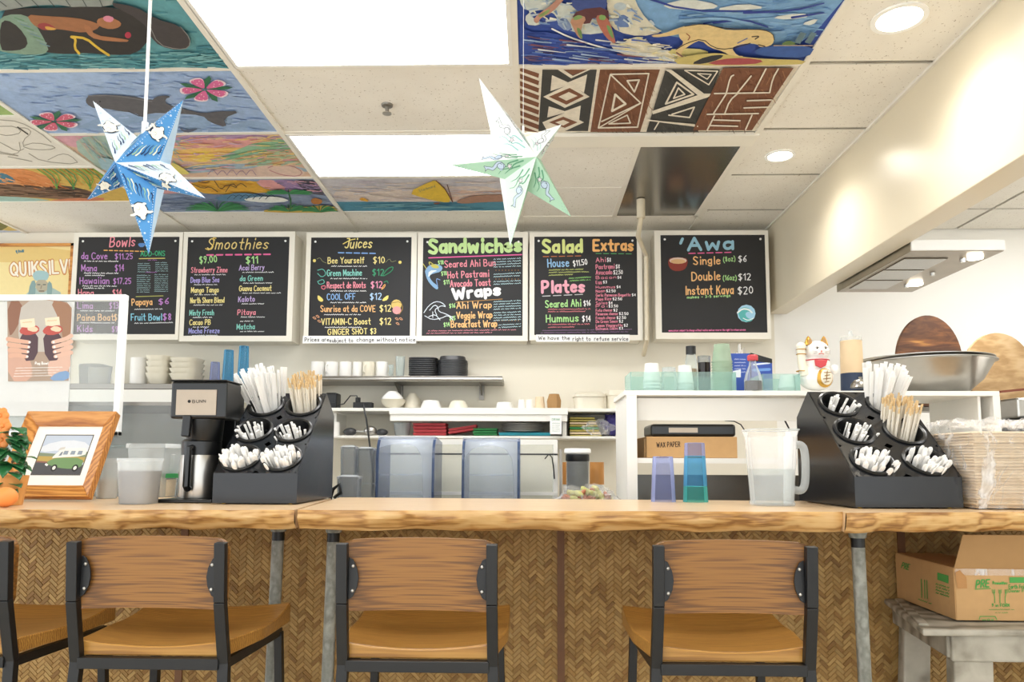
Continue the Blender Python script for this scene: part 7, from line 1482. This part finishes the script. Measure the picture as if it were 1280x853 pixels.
for s_ in (-1, 1):
    for q in range(3): ar.line([(1021+s_*5, 442+q), (1021+s_*11, 441+q*2)], .35, '#8a7a6a', 0)
ar.build('face', 'ink', t); MB().sph(cv(1040, 463, -.03), (5*k, .015, 6*k), 14, 8).build('second_paw', 'ceram', t, True)
# squeeze bottle, bell, bowl, boards
t, cx, r, h = obj_on('squeeze_bottle', 'tall clear squeeze bottle, pale liquid above a dark lower half', 'bottle', 1052, 1080, 416, 488, Yu+.2); Yb_ = Yu+.2
MB().lathe([(1e-4, 0), (r, 0), (r*.96, h*.34)], (cx, Yb_, zU), 24).build('lower_half', 'navy', t, True); MB().lathe([(r*.96, h*.34), (r*.9, h*.86), (1e-4, h*.86)], (cx, Yb_, zU), 24).build('liquid', 'amber', t, True); MB().lathe([(r*.92, h*.86), (r*.86, h*.92), (r*.25, h*.93), (r*.12, h*1.02), (1e-4, h*1.02)], (cx, Yb_, zU), 20).build('cap', 'frost', t, True)
t, cx, r, h = obj_on('service_bell', 'chrome service bell in front of the squeeze bottle', 'bell', 1064, 1088, 470, 488, Yu+.06); MB().lathe([(r*.9, 0), (r*.95, .006), (r*.9, .008), (1e-4, .008)], (cx, Yu+.06, zU), 24).build('base', 'black', t, True); MB().lathe([(r, h*.3), (r*.92, h*.55), (r*.6, h*.78), (r*.2, h*.85), (1e-4, h*.85)], (cx, Yu+.06, zU), 24).build('dome', 'steel', t, True); MB().lathe([(r*.12, h*.85), (r*.2, h), (1e-4, h)], (cx, Yu+.06, zU), 12).build('plunger', 'steel', t, True)
Yw2 = Yu+.26; c = PY(1158, 487, Yw2); r = 75*K(Yw2); h = PY(1158, 447, Yw2-.2).z-zU
for i in range(2):
    o = MB().lathe([(1e-4, .0), (r*.45, .0), (r*.6, h*.08), (r*.82, h*.45), (r*.97, h*.93), (r*1.03, h*.98), (r*1.03, h), (r*.96, h*.97), (r*.8, h*.45), (r*.5, h*.1), (1e-4, h*.08)], (c.x-.012*i, Yw2, zU+.001+i*.014), 48).build('mixing_bowl', 'steel', None, True); tag(o, ('upper' if i else 'lower')+' of two nested large steel mixing bowls on the shelf unit', 'bowl', 'nested steel mixing bowls')
Yd = 3.86
sh2 = MB().box(PY(1100, 490, Yd).x, PY(1330, 490, Yd).x, Yd-.02, Yd+.12, zU-.05, zU-.03).build('kitchen_ledge', 'ss2'); tag(sh2, 'narrow steel ledge behind the shelf unit, under the round wooden boards', 'ledge')
for x, y, rp, mt, lb in ((1160, 436, 41, 'disk1', 'dark swirled round wooden board leaning behind the mixing bowls'), (1247, 459, 42, 'disk2', 'pale round wooden board leaning at the right')):
    c = PY(x, y, Yd+.04); r = rp*K(Yd); c.z = max(c.z, zU-.03+r) if c.z < zU-.03+r else c.z
    z0_ = zU-.03; r = (PY(x, y-rp, Yd+.04).z-z0_)/2; r2 = r
    o = MB().lathe([(1e-4, -.012), (r, -.012), (r+.0, .012), (1e-4, .012)], (0, 0, 0), 48, M=Matrix.Rotation(math.pi/2-.0, 3, 'X')); 
    o.v = [Vector((v.x*(rp*K(Yd))/r, v.y, v.z))+Vector((c.x, Yd+.04, z0_+r+.001)) for v in o.v]; o = o.build('round_board', mt, None, True, bevel=.003); tag(o, lb, 'board', 'round wooden boards')
# pan and griddle at the right edge
Yp2 = 3.35; c = PY(1300, 497, Yp2+.15); t = thing('steel_pan', (c.x, Yp2+.15, 1.3), 'steel pan with a red-brown handle at the right edge, on a black stove', 'pan'); z_ = PY(1280, 523, Yp2).z; zt_ = PY(1280, 497, Yp2).z; xe_ = PY(1253, 500, Yp2+.1).x
MB().box(xe_, xe_+.5, Yp2, Yp2+.3, z_, zt_).build('pan_body', 'steel', t, bevel=.01); MB().bar(PY(1250, 490, Yp2-.02), PY(1330, 482, Yp2-.02), .012, .01).build('handle', 'redw', t)
t = thing('stove', (xe_+.3, Yp2+.3, 0), 'black stove at the right edge behind the bagged cartons', 'stove'); MB().box(xe_, xe_+.7, Yp2-.02, Yp2+.5, 0, z_-.001).build('stove_body', 'black', t, bevel=.004); MB().box(xe_, xe_+.7, Yp2-.026, Yp2-.02, z_-.12, z_-.02).build('control_panel', 'blackp', t)
for o in COL.objects:
    if 'org' in o: del o['org']
